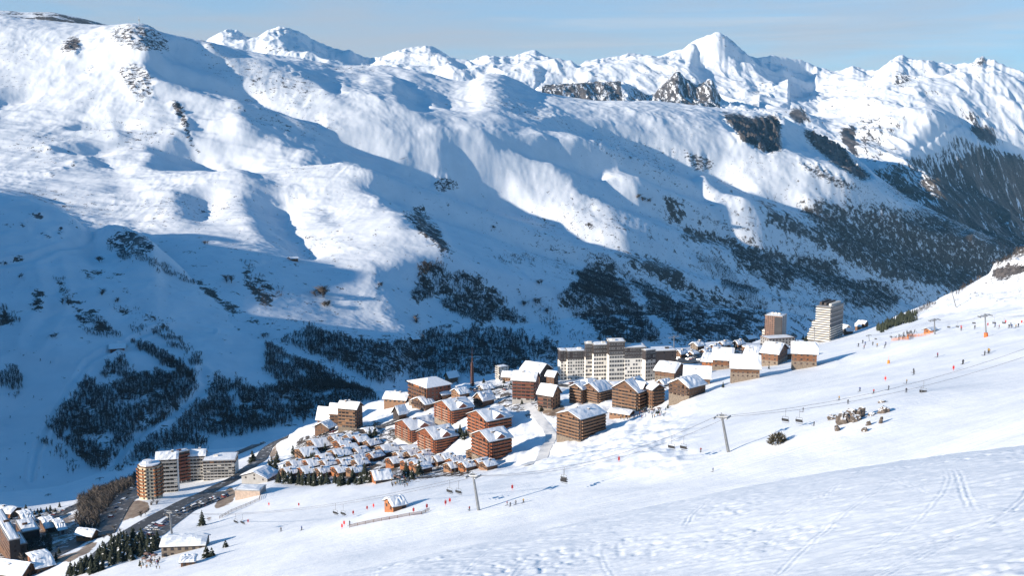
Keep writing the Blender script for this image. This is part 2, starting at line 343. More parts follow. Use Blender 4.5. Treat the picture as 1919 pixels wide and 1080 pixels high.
def relief(base, x0, x1, y0, y1, res, plan, marg=9.0, iters=4, cross=4, lp=130, cast=False, up=0.3, lpw=0.75):
    """raster in (s, t), s along the light's travel: ground that should lie in shade is kept under the grazing ray
    of the crest before it, ground that should be lit is kept above it"""
    cx = np.array([x0, x1, x0, x1]); cy = np.array([y0, y0, y1, y1])
    s = cx * SUN_H[0] + cy * SUN_H[1]; t = cx * SUN_N[0] + cy * SUN_N[1]
    S0, T0 = s.min() - 100, t.min() - 100
    S = np.arange(S0, s.max() + 100, res); T = np.arange(T0, t.max() + 100, res)
    SS, TT = np.meshgrid(S, T, indexing='ij')
    X = SS * SUN_H[0] + TT * SUN_N[0]; Y = SS * SUN_H[1] + TT * SUN_N[1]
    Yc = np.clip(Y, y0 * .9, y1 * 1.1); Xc = np.clip(X, -0.75 * Yc, 0.75 * Yc)
    ok = (np.abs(X - Xc) < 1) & (np.abs(Y - Yc) < 1)
    B = base(Xc, Yc).astype(np.float64)
    D = np.zeros_like(B); LPD = np.zeros_like(B)
    rc = np.interp(T, CAST_T, CAST_H) if cast else None
    for it in range(iters):
        Bc = B - LPD
        u, v = proj(Xc, Yc, Bc + D)
        m = samp(plan, u, v); m = np.where(ok, m, 1)
        Z = Bc.copy(); R = np.full(len(T), -1e4); mg = np.zeros(len(T)); zp = Z[0].copy()
        for i in range(1, len(S)):
            R = R - TANE * res
            if rc is not None:
                R = np.where(S[i] > CAST_S, np.maximum(R, rc - TANE * (S[i] - CAST_S)), R)
            sh = m[i] < .5
            mg = np.where(sh, np.minimum(mg + np.where(mg < marg, .22, .06) * res, 3 * marg), np.maximum(mg - .5 * res, 0))
            z = np.where(sh, np.minimum(Bc[i], R - mg), np.maximum(Bc[i], np.minimum(R, Bc[i] + 40)))
            z = np.where(sh, z, np.minimum(z, np.maximum(zp + up * res, R)))
            R = np.maximum(R, np.where(ok[i], z, -1e4)); Z[i] = z; zp = z
        q_ = gsm(Z - Bc, 1.5, 0); wl_ = gsm(gsm((m > .5).astype(float), 4, 0), 4, 1); Dn = gsm(q_, cross, 1) * (1 - wl_) + gsm(gsm(q_, 12, 1), 3, 0) * wl_
        D = Dn if it == 0 else .5 * (D + Dn)
        st = max(1, int(lp / 10)); q = D[::st, ::st]
        q = gsm(gsm(q, 5, 0), 5, 1)
        LPD = lpw * bil(np.pad(q, ((0, 2), (0, 2)), mode='edge'), np.arange(len(S))[:, None] / st + 0 * TT, np.arange(len(T))[None, :] / st + 0 * TT)
    Z = B - LPD + D
    def f(x, y):
        ss = np.clip((x * SUN_H[0] + y * SUN_H[1] - S0) / res, 0, len(S) - 1.001)
        tt = np.clip((x * SUN_N[0] + y * SUN_N[1] - T0) / res, 0, len(T) - 1.001)
        return bil(Z, ss, tt)
    f.Z, f.S, f.T = Z, S, T
    return f

def fan(name, hf, a0, a1, na, y0, y1, ny, detail=None, mats=(), attrs=None, sky=None, kw=15, jag=0.0):
    """mesh on columns of constant bearing; rows spaced evenly in log distance"""
    A = np.linspace(a0, a1, int(na * QUAL)); Y1 = np.exp(np.linspace(math.log(y0), math.log(y1), int(ny * QUAL)))
    YY, AA = np.meshgrid(Y1, A, indexing='ij'); XX = AA * YY
    Z = hf(XX, YY)
    if detail is not None: Z = Z + detail(XX, YY, Z)
    if sky is not None:                         # keep the crest on the sighted skyline
        su, sv, wfun = sky
        ang = Z / YY; mx = ang.max(0)
        j = ang.argmax(0); zc = Z[j, np.arange(Z.shape[1])]; yc = YY[j, np.arange(Z.shape[1])]
        uc, vc = proj(A * yc, yc, zc)
        tv = np.interp(uc, su, sv) + jag * (noise2(uc / 7, uc * 0 + 3.3, 5) + .5 * noise2(uc / 3, uc * 0 + 8.1, 6)); rx, ry, rz = ray(uc, tv)
        da = rz / ry - mx
        da = np.where((uc < su[0]) | (uc > su[-1]), 0, da)
        ker = np.hanning(kw); ker /= ker.sum(); kp = kw // 2; da = np.convolve(np.pad(da, kp, mode='edge'), ker, 'valid')
        k2 = np.hanning(81); k2 /= k2.sum(); yc = np.exp(np.convolve(np.pad(np.log(yc), 40, mode='edge'), k2, 'valid'))
        Z = Z + da[None, :] * YY * wfun(YY / yc[None, :])
    L = Layer(); L.A, L.Y, L.Z = A, Y1, Z
    L.ly0, L.dly = math.log(Y1[0]), (math.log(Y1[-1]) - math.log(Y1[0])) / (len(Y1) - 1)
    U, V = proj(XX, YY, Z); L.U, L.V = U, V
    ang = Z / YY; run = np.maximum.accumulate(ang, axis=0); L.vis = ang >= run - 1e-5
    def height(x, y):
        x = np.asarray(x, float); y = np.asarray(y, float)
        r = np.clip((np.log(y) - L.ly0) / L.dly, 0, len(Y1) - 1.001); c = np.clip((x / y - a0) / (a1 - a0) * (len(A) - 1), 0, len(A) - 1.001)
        return bil(L.Z, r, c)
    L.h = height
    me = mesh_np(name, np.stack([XX, YY, Z], -1).reshape(-1, 3), grid_faces(*Z.shape)[:, ::-1] if False else grid_faces(*Z.shape))
    if attrs is not None:
        for k, arr in attrs(XX, YY, Z, U, V).items(): fattr(me, k, arr)
    for m in mats: me.materials.append(m)
    o = bpy.data.objects.new(name, me); COL.objects.link(o); o['kind'] = 'structure'
    L.o = o
    return L

def hit(L, u, v):
    """first place where the sight line through pixel (u, v) meets layer L"""
    x, y, z = ray(u, v); a = x / y; sl = z / y
    c = np.clip((a - L.A[0]) / (L.A[-1] - L.A[0]) * (len(L.A) - 1), 0, len(L.A) - 1.001); c0 = int(c); fc = c - c0
    col = L.Z[:, c0] * (1 - fc) + L.Z[:, c0 + 1] * fc
    d = col - sl * L.Y
    j = np.argmax(d >= 0)
    if d[j] < 0: return None
    if j == 0: return np.array([a * L.Y[0], L.Y[0], col[0]])
    t = d[j - 1] / (d[j - 1] - d[j]); yy = L.Y[j - 1] + t * (L.Y[j] - L.Y[j - 1])
    return np.array([a * yy, yy, sl * yy])

# ------------------------------------------------------------------ materials of the land
def snow_mat(name, rocky=True, fine=1.0, st=(1, 1, 2.2), alb=((0.80, 0.83, 0.87), (0.87, 0.885, 0.905))):
    m, nt, b = new_mat(name)
    tc = nt.nodes.new('ShaderNodeTexCoord'); P = tc.outputs['Object']
    n1 = noise_(nt, P, 0.02 * fine, 6, 0.6)
    snow = mix_(nt, map_(nt, n1, 0.3, 0.7), alb[0], alb[1])
    col = snow
    rough = 0.6
    if rocky:
        def cover(attr, s1, s2, stretch=None):
            at_ = nt.nodes.new('ShaderNodeAttribute'); at_.attribute_name = attr
            v = P
            if stretch:
                mp = nt.nodes.new('ShaderNodeMapping'); mp.inputs['Scale'].default_value = stretch; nt.links.new(P, mp.inputs[0]); v = mp.outputs[0]
            a = noise_(nt, v, s1, 7, 0.68, 0.4); c = noise_(nt, v, s2, 4, 0.6)
            nn = math_(nt, 'ADD', math_(nt, 'MULTIPLY', a, 1.0), math_(nt, 'MULTIPLY', c, 0.45))
            e = math_(nt, 'SUBTRACT', math_(nt, 'ADD', nn, math_(nt, 'MULTIPLY', at_.outputs['Fac'], 0.5)), 1.0)
            return map_(nt, e, -0.012, 0.018)
        fr = cover('rock', 0.06 * fine, 0.3 * fine, st)
        fv = cover('veg', 0.05 * fine, 0.3 * fine, st if st[0] > 1 else None)
        r1 = noise_(nt, P, 0.05 * fine, 6, 0.7)
        rc = mix_(nt, map_(nt, r1, 0.35, 0.65), (0.035, 0.033, 0.035), (0.13, 0.115, 0.11))
        vc = mix_(nt, map_(nt, noise_(nt, P, 0.3 * fine, 4, 0.6), 0.35, 0.65), (0.04, 0.036, 0.032), (0.12, 0.095, 0.075))
        col = mix_(nt, fv, col, vc); col = mix_(nt, fr, col, rc)
        e = nt.nodes.new('ShaderNodeAttribute'); e.attribute_name = 'earth'
        ec = mix_(nt, map_(nt, r1, 0.35, 0.65), (0.19, 0.135, 0.10), (0.32, 0.25, 0.19))
        fe = map_(nt, math_(nt, 'ADD', e.outputs['Fac'], math_(nt, 'MULTIPLY', math_(nt, 'SUBTRACT', noise_(nt, P, 0.15, 5, 0.65), .5), 0.9)), 0.45, 0.6)
        col = mix_(nt, fe, col, ec)
    nt.links.new(col, b.inputs['Base Color'])
    b.inputs['Roughness'].default_value = rough
    b.inputs['Specular IOR Level'].default_value = 0.25
    bump = nt.nodes.new('ShaderNodeBump'); bump.inputs['Strength'].default_value = 0.5; bump.inputs['Distance'].default_value = 1.0 / fine
    hb = noise_(nt, P, 0.06 * fine, 8, 0.6)
    nt.links.new(hb, bump.inputs['Height']); nt.links.new(bump.outputs[0], b.inputs['Normal'])
    m['bump'] = 1
    return m
WINDPACK = ((0.70, 0.735, 0.775), (0.79, 0.81, 0.84))        # older, wind-packed snow of the heights
M_SNOW_FAR = snow_mat('snow_far', True, 0.35, alb=WINDPACK)
M_SNOW_CLIFF = snow_mat('snow_streaked', True, 0.45, (1.7, .32, .32), WINDPACK)
M_SNOW_MID = snow_mat('snow_mid', True, 1.0, alb=WINDPACK)
# ------------------------------------------------------------------ the mountain across the valley
def pts_from(cols, hid=()): return ctrl(cols, hid)
M_vis = [(-150,380,2000),(-150,200,2600),(-150,30,3300),(0,370,1950),(0,250,2500),(0,130,2900),(0,22,3250),(120,400,1950),(120,230,2600),(120,60,3100),(250,430,1900),(250,330,2250),(250,200,2650),(250,100,2900),(258,46,3000),
  (330,66,3250),(385,80,3600),(350,470,1750),(400,330,2150),(400,200,2750),(450,100,3500),(470,520,1600),(500,350,2050),(520,230,2650),(560,150,3300),(600,118,3700),
  (560,660,1330),(600,600,1480),(640,640,1400),(640,500,1680),(640,350,2150),(660,220,2850),(680,122,3800),(730,125,4000),
  (700,740,1240),(760,640,1420),(760,500,1700),(800,350,2250),(820,240,3000),(850,150,4200),(880,152,4350),(880,690,1300),(960,640,1400),(960,500,1780),(960,330,2550),(980,230,3500),(1010,172,4500),
  (1040,640,1400),(1120,500,1820),(1120,360,2550),(1120,260,3500),(1130,192,4700),(1250,640,1430),(1280,500,1870),(1280,380,2550),(1280,280,3450),(1270,195,4900),(1430,630,1520),(1420,500,2000),(1430,400,2600),(1430,310,3600),(1370,207,4950),(1460,225,4900),
  (1540,620,1650),(1600,580,1950),(1600,450,2750),(1600,370,3600),(1560,270,4700),(1640,320,4600),(1690,560,2450),(1700,450,3300),(1700,375,4300),(1745,530,2900),(1800,452,3900),(1780,412,4300),(1850,490,3900),(1850,445,4300),(1919,500,4000),(1919,468,4400),(2000,500,4400)]
M_hid = [(0,4000,150),(250,4200,120),(450,4600,150),(640,5000,100),(850,5600,150),(1050,5900,80),(1250,6200,40),(1450,6200,-50),(1640,6200,-300),(1780,5200,-460),(1950,5000,-480),(700,1050,-330),(900,1100,-335),(1100,1150,-335),(1300,1200,-335),(1500,1300,-345),(1650,1700,-385),(1750,2300,-440),(1950,3500,-430),(-200,1500,-200),(200,1300,-260),(450,1150,-310)]
Mb = TPS(ctrl(M_vis, M_hid), 1e-4)
def M_fade(x, y): return 1 - 0.0 * x
M_h = relief(Mb, -2600, 3400, 1050, 5600, 8.0, lit_m, marg=15, iters=14, cross=2, lpw=.3, cast=True)
def M_detail(x, y, z):
    u, v = proj(x, y, z)
    rk = samp(rock, u, v)
    far = np.clip(y / 2600, .5, 1.6)
    shelf = sstep(720, 560, u) * sstep(150, 230, v) * sstep(520, 400, v)
    n = fbm(x, y, 260, 3, 5) * 5 + fbm(x, y, 80, 5, 31, .55) * 1.7 + shelf * fbm(x * .3 + .1 * y, y * 1.1, 95, 4, 131, .55) * 5.5
    q = 40 * noise2(x / 180, y / 180, 8)
    n += ridged(x + q, y + q, 150, 4, 77) * 1.7
    n += ridged(x + 1.3 * q, y * .55 + q, 58, 4, 177, .55) * .9 * (.6 + sstep(-.2, .6, noise2(x / 400, y / 400, 3)))
    n += rk * (ridged(x, y, 60, 5, 91) * 9)
    n += rk * np.clip(samp(cliff, u, v), 0, 1) * (ridged(x, y * .4, 70, 5, 93) * 16)
    return n * far - 42 * samp(cliff, u, v)
SKY_M = ([-150,0,40,110,150,200,215,240,258,270,285,300,330,360,390,450,480,520,560,600,640,680,730,770,810,850,880,910,940,975,1010,1060,1130,1220,1270,1330,1370,1410,1460,1500,1560,1600,1640,1700,1770,1850,1919,2000],
         [30,28,34,40,44,47,46,43,43,44,50,60,66,72,77,92,98,103,108,116,122,122,122,130,138,150,152,137,138,152,172,180,192,188,193,200,204,210,216,236,262,290,326,368,404,440,466,492])
def M_sky(q): return np.where(q < 1, np.exp(-((q - 1) / .16) ** 2), np.exp(-((q - 1) / .4) ** 2))
def M_attr(x, y, z, u, v):
    return {'rock': np.maximum(samp(rock, u, v), .16 + .3 * np.clip(fbm(x, y, 420, 3, 14), -.3, .8)), 'veg': np.clip(samp(veg, u, v) + .26 * sstep(150, 520, v) + .14 * sstep(800, 1500, u) * sstep(150, 400, v) , 0, 1), 'earth': 0 * x}
LM = fan('mountain', M_h, -0.66, 0.62, 1150, 1060, 6000, 1000, M_detail, [M_SNOW_MID], M_attr, (SKY_M[0], SKY_M[1], M_sky))

# ------------------------------------------------------------------ the shaded spur on the near left
L_vis = [(-150,360,1650),(-150,500,1350),(-150,700,1080),(-150,860,880),(0,368,1650),(0,500,1350),(0,650,1130),(0,800,950),(0,920,810),(60,377,1640),(100,392,1620),(165,430,1560),(100,500,1370),(100,650,1130),(100,800,950),(100,930,800),
  (200,455,1540),(235,500,1500),(200,600,1230),(200,720,1050),(200,850,900),(200,900,830),(300,490,1480),(330,530,1430),(300,640,1200),(300,740,1040),(300,830,930),(400,560,1390),(450,590,1360),(400,680,1150),(400,780,1010),(400,850,920),
  (540,640,1320),(540,720,1130),(540,800,1010),(520,830,960),(640,700,1230),(720,735,1170),(640,770,1070),(740,760,1090)]
L_hid = [(-150,2000,-260),(0,2000,-270),(100,1950,-290),(200,1850,-300),(300,1750,-300),(400,1650,-310),(540,1550,-330),(720,1400,-345),(860,1300,-350),(850,1100,-340),(700,950,-330),(500,850,-315),(300,700,-290),(0,650,-275),(-200,650,-265),(-200,2200,-300)]
Lb = TPS(ctrl(L_vis, L_hid), 1e-4)
def _line_dist(u, v, pts):
    d = np.full(np.shape(u), 1e9)
    for (x0, y0), (x1, y1) in zip(pts[:-1], pts[1:]):
        t = np.clip(((u - x0) * (x1 - x0) + (v - y0) * (y1 - y0)) / ((x1 - x0) ** 2 + (y1 - y0) ** 2), 0, 1)
        d = np.minimum(d, np.hypot(u - x0 - t * (x1 - x0), v - y0 - t * (y1 - y0)))
    return d
def L_detail(x, y, z):
    u, v = proj(x, y, z); rk = samp(rock, u, v); cut = 0
    for pts, w, dp in [([(-20,500),(60,487),(110,468),(150,455),(172,440)], 5, 2.2), ([(205,890),(235,840),(290,800),(335,775),(365,745),(392,722),(378,703)], 7, 2.4), ([(212,652),(165,682),(135,730),(100,790),(70,850),(60,900)], 5, 1.8), ([(95,500),(105,540),(95,580),(70,620),(60,640)], 12, 2.0), ([(205,662),(250,636),(290,622),(330,613),(400,620)], 4, 1.6)]:
        d = _line_dist(u, v, pts); cut = cut - dp * np.exp(-(d / w) ** 2) + dp * .8 * np.exp(-((d - 2.1 * w) / (.8 * w)) ** 2)
    piste = np.exp(-(_line_dist(u, v, [(30,640),(60,720),(40,800),(90,880),(150,900)]) / 45) ** 2)
    return cut + fbm(x, y, 180, 3, 8) * 4.5 + (1 - .85 * piste) * (fbm(x, y, 45, 4, 36) * 1.6 + ridged(x, y, 90, 3, 50) * 1.6) + rk * ridged(x, y, 40, 4, 92) * 5
SKY_L = ([-150,0,40,75,117,145,165,172,190,215,235,255,290,302,320,350,383,413,450,480,540,620,700],[362,366,368,375,392,412,432,436,425,420,424,431,452,468,482,510,540,560,590,608,640,690,727])
def L_attr(x, y, z, u, v):
    return {'rock': samp(rock, u, v), 'veg': np.clip(samp(veg, u, v) + .17, 0, 1), 'earth': 0 * x}
LL = fan('hill', lambda x, y: Lb(x, y), -0.68, -0.06, 560, 640, 2100, 460, L_detail, [M_SNOW_MID], L_attr, (SKY_L[0], SKY_L[1], lambda q: np.where(q < 1, np.exp(-((q - 1) / .1) ** 2), np.exp(-((q - 1) / .2) ** 2))))

# the flank of that hill outside the picture on the left, whose shadow fills the valley
_t = np.linspace(420, 2500, 220); _s = np.linspace(-1000, -20, 110)
_S, _T = np.meshgrid(_s, _t, indexing='ij')
_YY, _AA = np.meshgrid(LL.Y, LL.A, indexing='ij'); _m = LL.vis & (LL.U > -60) & (LL.U < 470)
_lt = (_AA * _YY * SUN_N[0] + _YY * SUN_N[1])[_m]; _ls = (_AA * _YY * SUN_H[0] + _YY * SUN_H[1])[_m]; _need = LL.Z[_m] + (_ls - CAST_S) * TANE + 3
_bt = np.linspace(900, 2300, 141); _bh = np.full(141, -900.0); np.maximum.at(_bh, np.clip(np.round((_lt - 900) / 10).astype(int), 0, 140), _need)
_base = np.interp(_bt, CAST_T, CAST_H); _bh = np.clip(_bh, _base, _base + 45); _bh[_bt > 2150] = _base[_bt > 2150]
_kk = np.hanning(7); _kk /= _kk.sum(); _bh = np.maximum(_bh, np.convolve(np.pad(_bh, 3, mode='edge'), _kk, 'valid'))
_hc = np.where((_T > 900) & (_T < 2300), np.interp(_T, _bt, _bh), np.interp(_T, CAST_T, CAST_H)); _q = (_S - CAST_S)
_z = -420 + (_hc + 420) * np.where(_q < 0, np.exp(-(_q / 420) ** 2), np.exp(-(_q / 190) ** 2)) + fbm(_S, _T, 160, 4, 44) * 5 * np.clip(np.abs(_q) / 60, .1, 1)
_me = mesh_np('hill', np.stack([_S * SUN_H[0] + _T * SUN_N[0], _S * SUN_H[1] + _T * SUN_N[1], _z], -1).reshape(-1, 3), grid_faces(*_z.shape)[:, ::-1])
_me.materials.append(M_SNOW_MID)
_o = bpy.data.objects.new('hill', _me); COL.objects.link(_o); _o['kind'] = 'structure'

# ------------------------------------------------------------------ the mountain closing the valley on the right
R_vis = [(1480,205,7000),(1530,200,7000),(1480,235,6200),(1560,190,7000),(1600,180,7100),(1640,165,7100),(1600,300,5600),(1560,250,6000),(1650,230,6200),(1650,350,5200),(1690,106,7600),(1690,200,6600),(1745,208,6000),(1700,290,5600),(1720,380,4950),
  (1780,118,7600),(1780,200,6700),(1800,270,6000),(1780,410,4800),(1842,110,7500),(1850,200,6800),(1850,290,6100),(1850,440,4800),(1919,135,7300),(1919,240,6500),(1919,300,6000),(1919,440,4950),(2050,180,7000),(2050,330,5900),(2050,450,5000),(1640,140,7400),(1560,230,6400)]
R_hid = [(1480,8800,450),(1690,9200,420),(1842,9200,400),(2050,9000,300),(1500,5000,-350),(1700,4300,-430),(1900,4300,-450),(2050,4300,-430)]
Rb = TPS(ctrl(R_vis, R_hid), 1e-4)
R_h = relief(Rb, 1000, 5200, 4300, 8600, 14.0, lit_r, marg=60, iters=12, cross=1.5, lpw=.4)
def R_detail(x, y, z):
    u, v = proj(x, y, z); rk = samp(rockR, u, v); lo = sstep(0.15, .5, samp(vegR, u, v))
    q = 50 * fbm(x, y, 400, 2, 67)
    d = ridged(x + q, (y - q) * .5, 800, 4, 86, .45) * 44 + ridged(x + q, (y - q) * .55, 280, 5, 15, .5) * 18
    d += lo * ridged(x * .9 + y * .55, y * .12 - x * .1, 120, 3, 33) * 14
    return d + rk * ridged(x, y, 150, 4, 93) * 18
SKY_R = ([1480,1500,1530,1560,1600,1625,1650,1670,1690,1715,1740,1765,1790,1812,1825,1834,1842,1850,1862,1880,1900,1919,2000],
         [203,198,192,186,178,160,130,112,102,112,112,117,120,118,116,108,104,110,112,120,128,136,160])
def R_attr(x, y, z, u, v):
    hi = sstep(300, 120, v)
    return {'rock': np.clip(samp(rockR, u, v) + .2 + .1 * fbm(x, y, 400, 2, 5), 0, 1), 'veg': samp(vegR, u, v) + .06, 'earth': 0 * x}
LR = fan('mountain', R_h, 0.24, 0.66, 460, 4300, 8800, 420, R_detail, [M_SNOW_CLIFF], R_attr, (SKY_R[0], SKY_R[1], lambda q: np.where(q < 1, np.exp(-((q - 1) / .1) ** 2), np.exp(-((q - 1) / .2) ** 2))), kw=5, jag=2.2)

# ------------------------------------------------------------------ rocky ridge behind the plateau, in front of the high peaks
C_vis = [(980,165,6200),(1010,160,6200),(1060,156,6300),(1110,153,6300),(1160,153,6300),(1060,190,5900),(1150,192,5900),(1190,162,6300),(1215,178,6200),(1245,160,6300),(1270,135,6400),(1300,165,6300),(1335,148,6400),(1360,190,6200),(1270,195,5950),(1330,200,5950),(1410,196,6400),(1460,215,6300),(1520,235,6100),(1400,215,6000)]
C_hid = [(960,7000,100),(1100,7200,150),(1250,7300,200),(1350,7300,150),(1500,7300,50),(980,5400,50),(1150,5400,60),(1300,5400,50),(1450,5400,0),(1560,5500,-150),(1560,6800,-80)]
Cb = TPS(ctrl(C_vis, C_hid), 1e-4)
SKY_C = ([985,1010,1030,1060,1090,1110,1135,1160,1175,1190,1215,1228,1240,1252,1262,1270,1276,1284,1292,1300,1312,1322,1330,1335,1340,1347,1360,1400,1450,1520],
         [178,162,158,157,155,152,154,151,156,162,180,176,160,150,140,131,133,150,146,160,158,152,146,144,160,178,190,194,212,236])
def C_detail(x, y, z): return ridged(x, y * .35, 110, 5, 19) * 14 + fbm(x, y, 60, 3, 4) * 6
def C_attr(x, y, z, u, v):
    r = .68 * ((u > 1015) & (u < 1165)) + .5 * ((u > 1165) & (u < 1225)) * (v > 165) + .66 * ((u > 1225) & (u < 1350))
    return {'rock': r, 'veg': 0 * x, 'earth': 0 * x}
LC = fan('mountain', lambda x, y: Cb(x, y), 0.0, 0.34, 420, 5500, 7200, 200, C_detail, [M_SNOW_CLIFF], C_attr, (SKY_C[0], SKY_C[1], lambda q: np.where(q < 1, np.exp(-((q - 1) / .06) ** 2), np.exp(-((q - 1) / .06) ** 2))))

# ------------------------------------------------------------------ the high peaks on the horizon
SKY_F = ([330,380,400,416,430,445,462,478,500,510,525,540,560,585,600,625,640,655,665,690,715,740,765,790,805,825,850,870,885,910,935,965,985,1002,1020,1050,1085,1100,1112,1150,1165,1180,1200,1235,1255,1280,1300,1320,1345,1360,1375,1390,1405,1420,1445,1470,1500,1530,1565,1585,1600,1625,1650,1700],
         [95,80,66,58,54,56,68,71,58,53,49,52,58,72,80,90,94,92,100,108,107,96,88,86,85,94,110,117,112,103,106,104,97,93,103,115,121,116,112,106,104,99,102,105,97,91,75,68,60,66,78,92,104,109,103,107,112,124,134,128,123,131,130,140])
Fp = []
for u, v in zip(*SKY_F):
    d = 9000 + 500 * math.sin(u * .013)
    p = at(u, v, d); Fp.append(tuple(p))
F_vis = [(400,110,8200),(520,100,8200),(620,120,8100),(720,130,8000),(800,150,7900),(880,150,7900),(1000,150,7900),(1090,150,7900),(1180,150,7900),(1280,150,8000),(1300,190,7600),(1345,130,8300),(1440,130,8450),(1420,190,7700),(1530,180,7900),(1500,160,8200),(1600,170,8200)]
F_hid = [(u, 10500, 250) for u in range(350, 1750, 100)] + [(u, 6800, 60) for u in range(350, 1750, 140)]
Fb = TPS(Fp + ctrl(F_vis, F_hid), 1e-4)
F_h = relief(Fb, -3600, 4200, 6800, 10600, 16.0, lit_f, marg=40, iters=12, cross=1.2, lpw=.4)
def F_detail(x, y, z):
    u, v = proj(x, y, z)
    q = 60 * fbm(x, y, 500, 2, 66)
    return ridged(x + q, (y - q) * .5, 900, 4, 85, .45) * 60 + ridged(x + q, (y - q) * .55, 330, 5, 25, .5) * 22
def F_attr(x, y, z, u, v):
    return {'rock': .24 + .14 * fbm(x, y, 500, 2, 3), 'veg': 0 * x, 'earth': 0 * x}
LF = fan('mountain', F_h, -0.38, 0.42, 900, 6800, 10800, 380, F_detail, [M_SNOW_FAR], F_attr, (SKY_F[0], SKY_F[1], lambda q: np.where(q < 1, np.exp(-((q - 1) / .06) ** 2), np.exp(-((q - 1) / .1) ** 2))), kw=5, jag=1.6)

# dark shoulder behind the left summit
B_vis = [(-150,22,4600),(0,20,4600),(50,22,4600),(90,22,4700),(130,30,4700),(170,40,4800),(215,47,4900),(300,70,5000),(0,60,4300),(120,70,4400)]
B_hid = [(-150,5600,300),(100,5600,280),(300,5800,150),(0,3900,250),(250,4000,150),(-150,3900,250)]
Bb = TPS(ctrl(B_vis, B_hid), 1e-4)
LB = fan('mountain', lambda x, y: Bb(x, y), -0.66, -0.3, 220, 3900, 5600, 120, lambda x, y, z: fbm(x, y, 300, 5, 6) * 9, [M_SNOW_FAR],
         lambda x, y, z, u, v: {'rock': .3 + 0 * x, 'veg': .52 + .2 * fbm(x, y, 500, 2, 9), 'earth': 0 * x}, ([-100,0,20,45,70,95,110,130,150,175,200,220],[22,19,20,23,22,22,25,29,33,39,46,50], lambda q: np.exp(-((q - 1) / .1) ** 2)))
# ================================================================== the near slope with the village on its edge
N_vis = [(1919,905,175),(1700,960,180),(1300,1040,182),(960,1075,205),(700,1080,240),(500,1075,290),(2100,800,190),(2100,1000,130),(1500,1000,170),(1919,1000,120),(1300,1200,110),(800,1200,140),(300,1200,240),
  (1919,760,255),(1700,800,280),(1600,785,300),(1500,850,280),(1365,849,310),(1200,900,305),(1100,960,270),(897,957,316),(800,1010,290),(740,952,355),(600,1000,355),(480,1000,430),(350,1035,410),(250,1065,400),(150,1078,425),(0,1085,470),(-120,1085,480),
  (1919,690,340),(1720,718,360),(1919,640,420),(1848,633,480),(1919,600,520),(1750,626,570),(1640,645,640),(1600,660,600),(1560,700,530),(1510,684,590),(1400,712,560),(1290,747,545),(1250,790,500),(1330,760,500),(1150,815,500),(1100,828,510),(1060,830,520),(1000,870,500),(925,866,525),(960,880,480),(860,850,580),(820,850,600),(880,900,480),(750,905,500),
  (620,905,560),(560,910,580),(520,905,590),(700,870,620),(600,860,650),(760,840,640),(900,800,610),(850,790,650),(1000,800,590),(980,752,650),(1030,765,610),(1100,770,590),(1200,780,560),(1100,715,710),(1180,715,700),(1250,700,700),(1350,700,640),(1450,688,640),
  (800,752,735),(830,770,700),(740,790,700),(640,805,715),(700,810,690),(560,850,690),(600,825,720),(500,870,680),(440,905,640),(400,925,610),(330,936,600),(270,935,600),(480,930,560),(440,940,560),(350,980,520),(300,1010,480),(220,1000,520),(180,1005,530),(150,1040,470),(80,1040,510),(60,1010,545),(20,1045,505),(0,1000,560),(100,990,570),
  (760,742,780),(720,752,775),(680,790,750),(880,722,790),(940,712,790),(1045,700,765),(1300,668,800),(1380,660,850),(1450,645,930),(1420,640,980),(1550,640,1000),(1500,640,960),(1610,637,700),(1680,592,950),(1720,580,960),(1780,555,900),(1830,530,880),(1919,475,860),(2050,420,850),(1919,540,760),(1850,560,780),(1760,600,700),(1700,610,760),
  (500,845,760),(600,792,770),(270,905,690),(180,945,640),(100,975,610),(0,985,600),(-120,990,600),(590,800,760),(1250,655,830),(1320,645,900)]
N_hid = [(500,900,-275),(650,900,-280),(760,920,-265),(880,930,-270),(1045,920,-275),(1250,980,-290),(1420,1150,-300),(1560,1200,-310),(1680,1250,-290),(1800,1150,-250),(1919,1100,-170),(2050,1100,-120),(270,820,-270),(100,740,-270),(-120,720,-265),(0,730,-265),
  (500,1300,-360),(800,1400,-370),(1100,1500,-380),(1400,1600,-390),(1700,1700,-400),(1919,1600,-330),(200,1100,-330),(-100,1000,-320)]
Nb = TPS(ctrl(N_vis, N_hid), 2e-5)
rockN = np.zeros((MH, MW)); vegN = np.zeros((MH, MW)); earthN = np.zeros((MH, MW))
C8 = lambda p: crop(p, 0, 1560, 460, 4.5)
CA = lambda p: crop(p, 0, 0, 780, 3.6)
for p, d in [(C8([(1330,200),(1480,160),(1640,160),(1700,200),(1700,300),(1500,330),(1400,290),(1340,260)]), .95), (C8([(1400,140),(1640,40),(1640,90),(1500,140)]), .6), (C8([(980,460),(1120,400),(1230,340),(1340,270),(1400,300),(1250,360),(1080,440),(990,500)]), .55),
             (C8([(1190,400),(1330,345),(1390,360),(1330,410),(1210,425)]), .8), (C8([(1230,470),(1290,460),(1280,480)]), .6), (C8([(1600,440),(1640,430),(1640,460)]), .6), (C8([(900,450),(1100,390),(1700,200),(1700,480),(1300,500),(950,560)]), .3)]:
    fill(rockN, p, d, 2)
fill(vegN, C8([(1020,440),(1100,340),(1400,130),(1640,0),(1640,60),(1450,140),(1340,200),(1100,370)]), .8, 3)
fill(vegN, C8([(690,570),(760,510),(880,490),(870,510),(740,580)]), .5, 2)
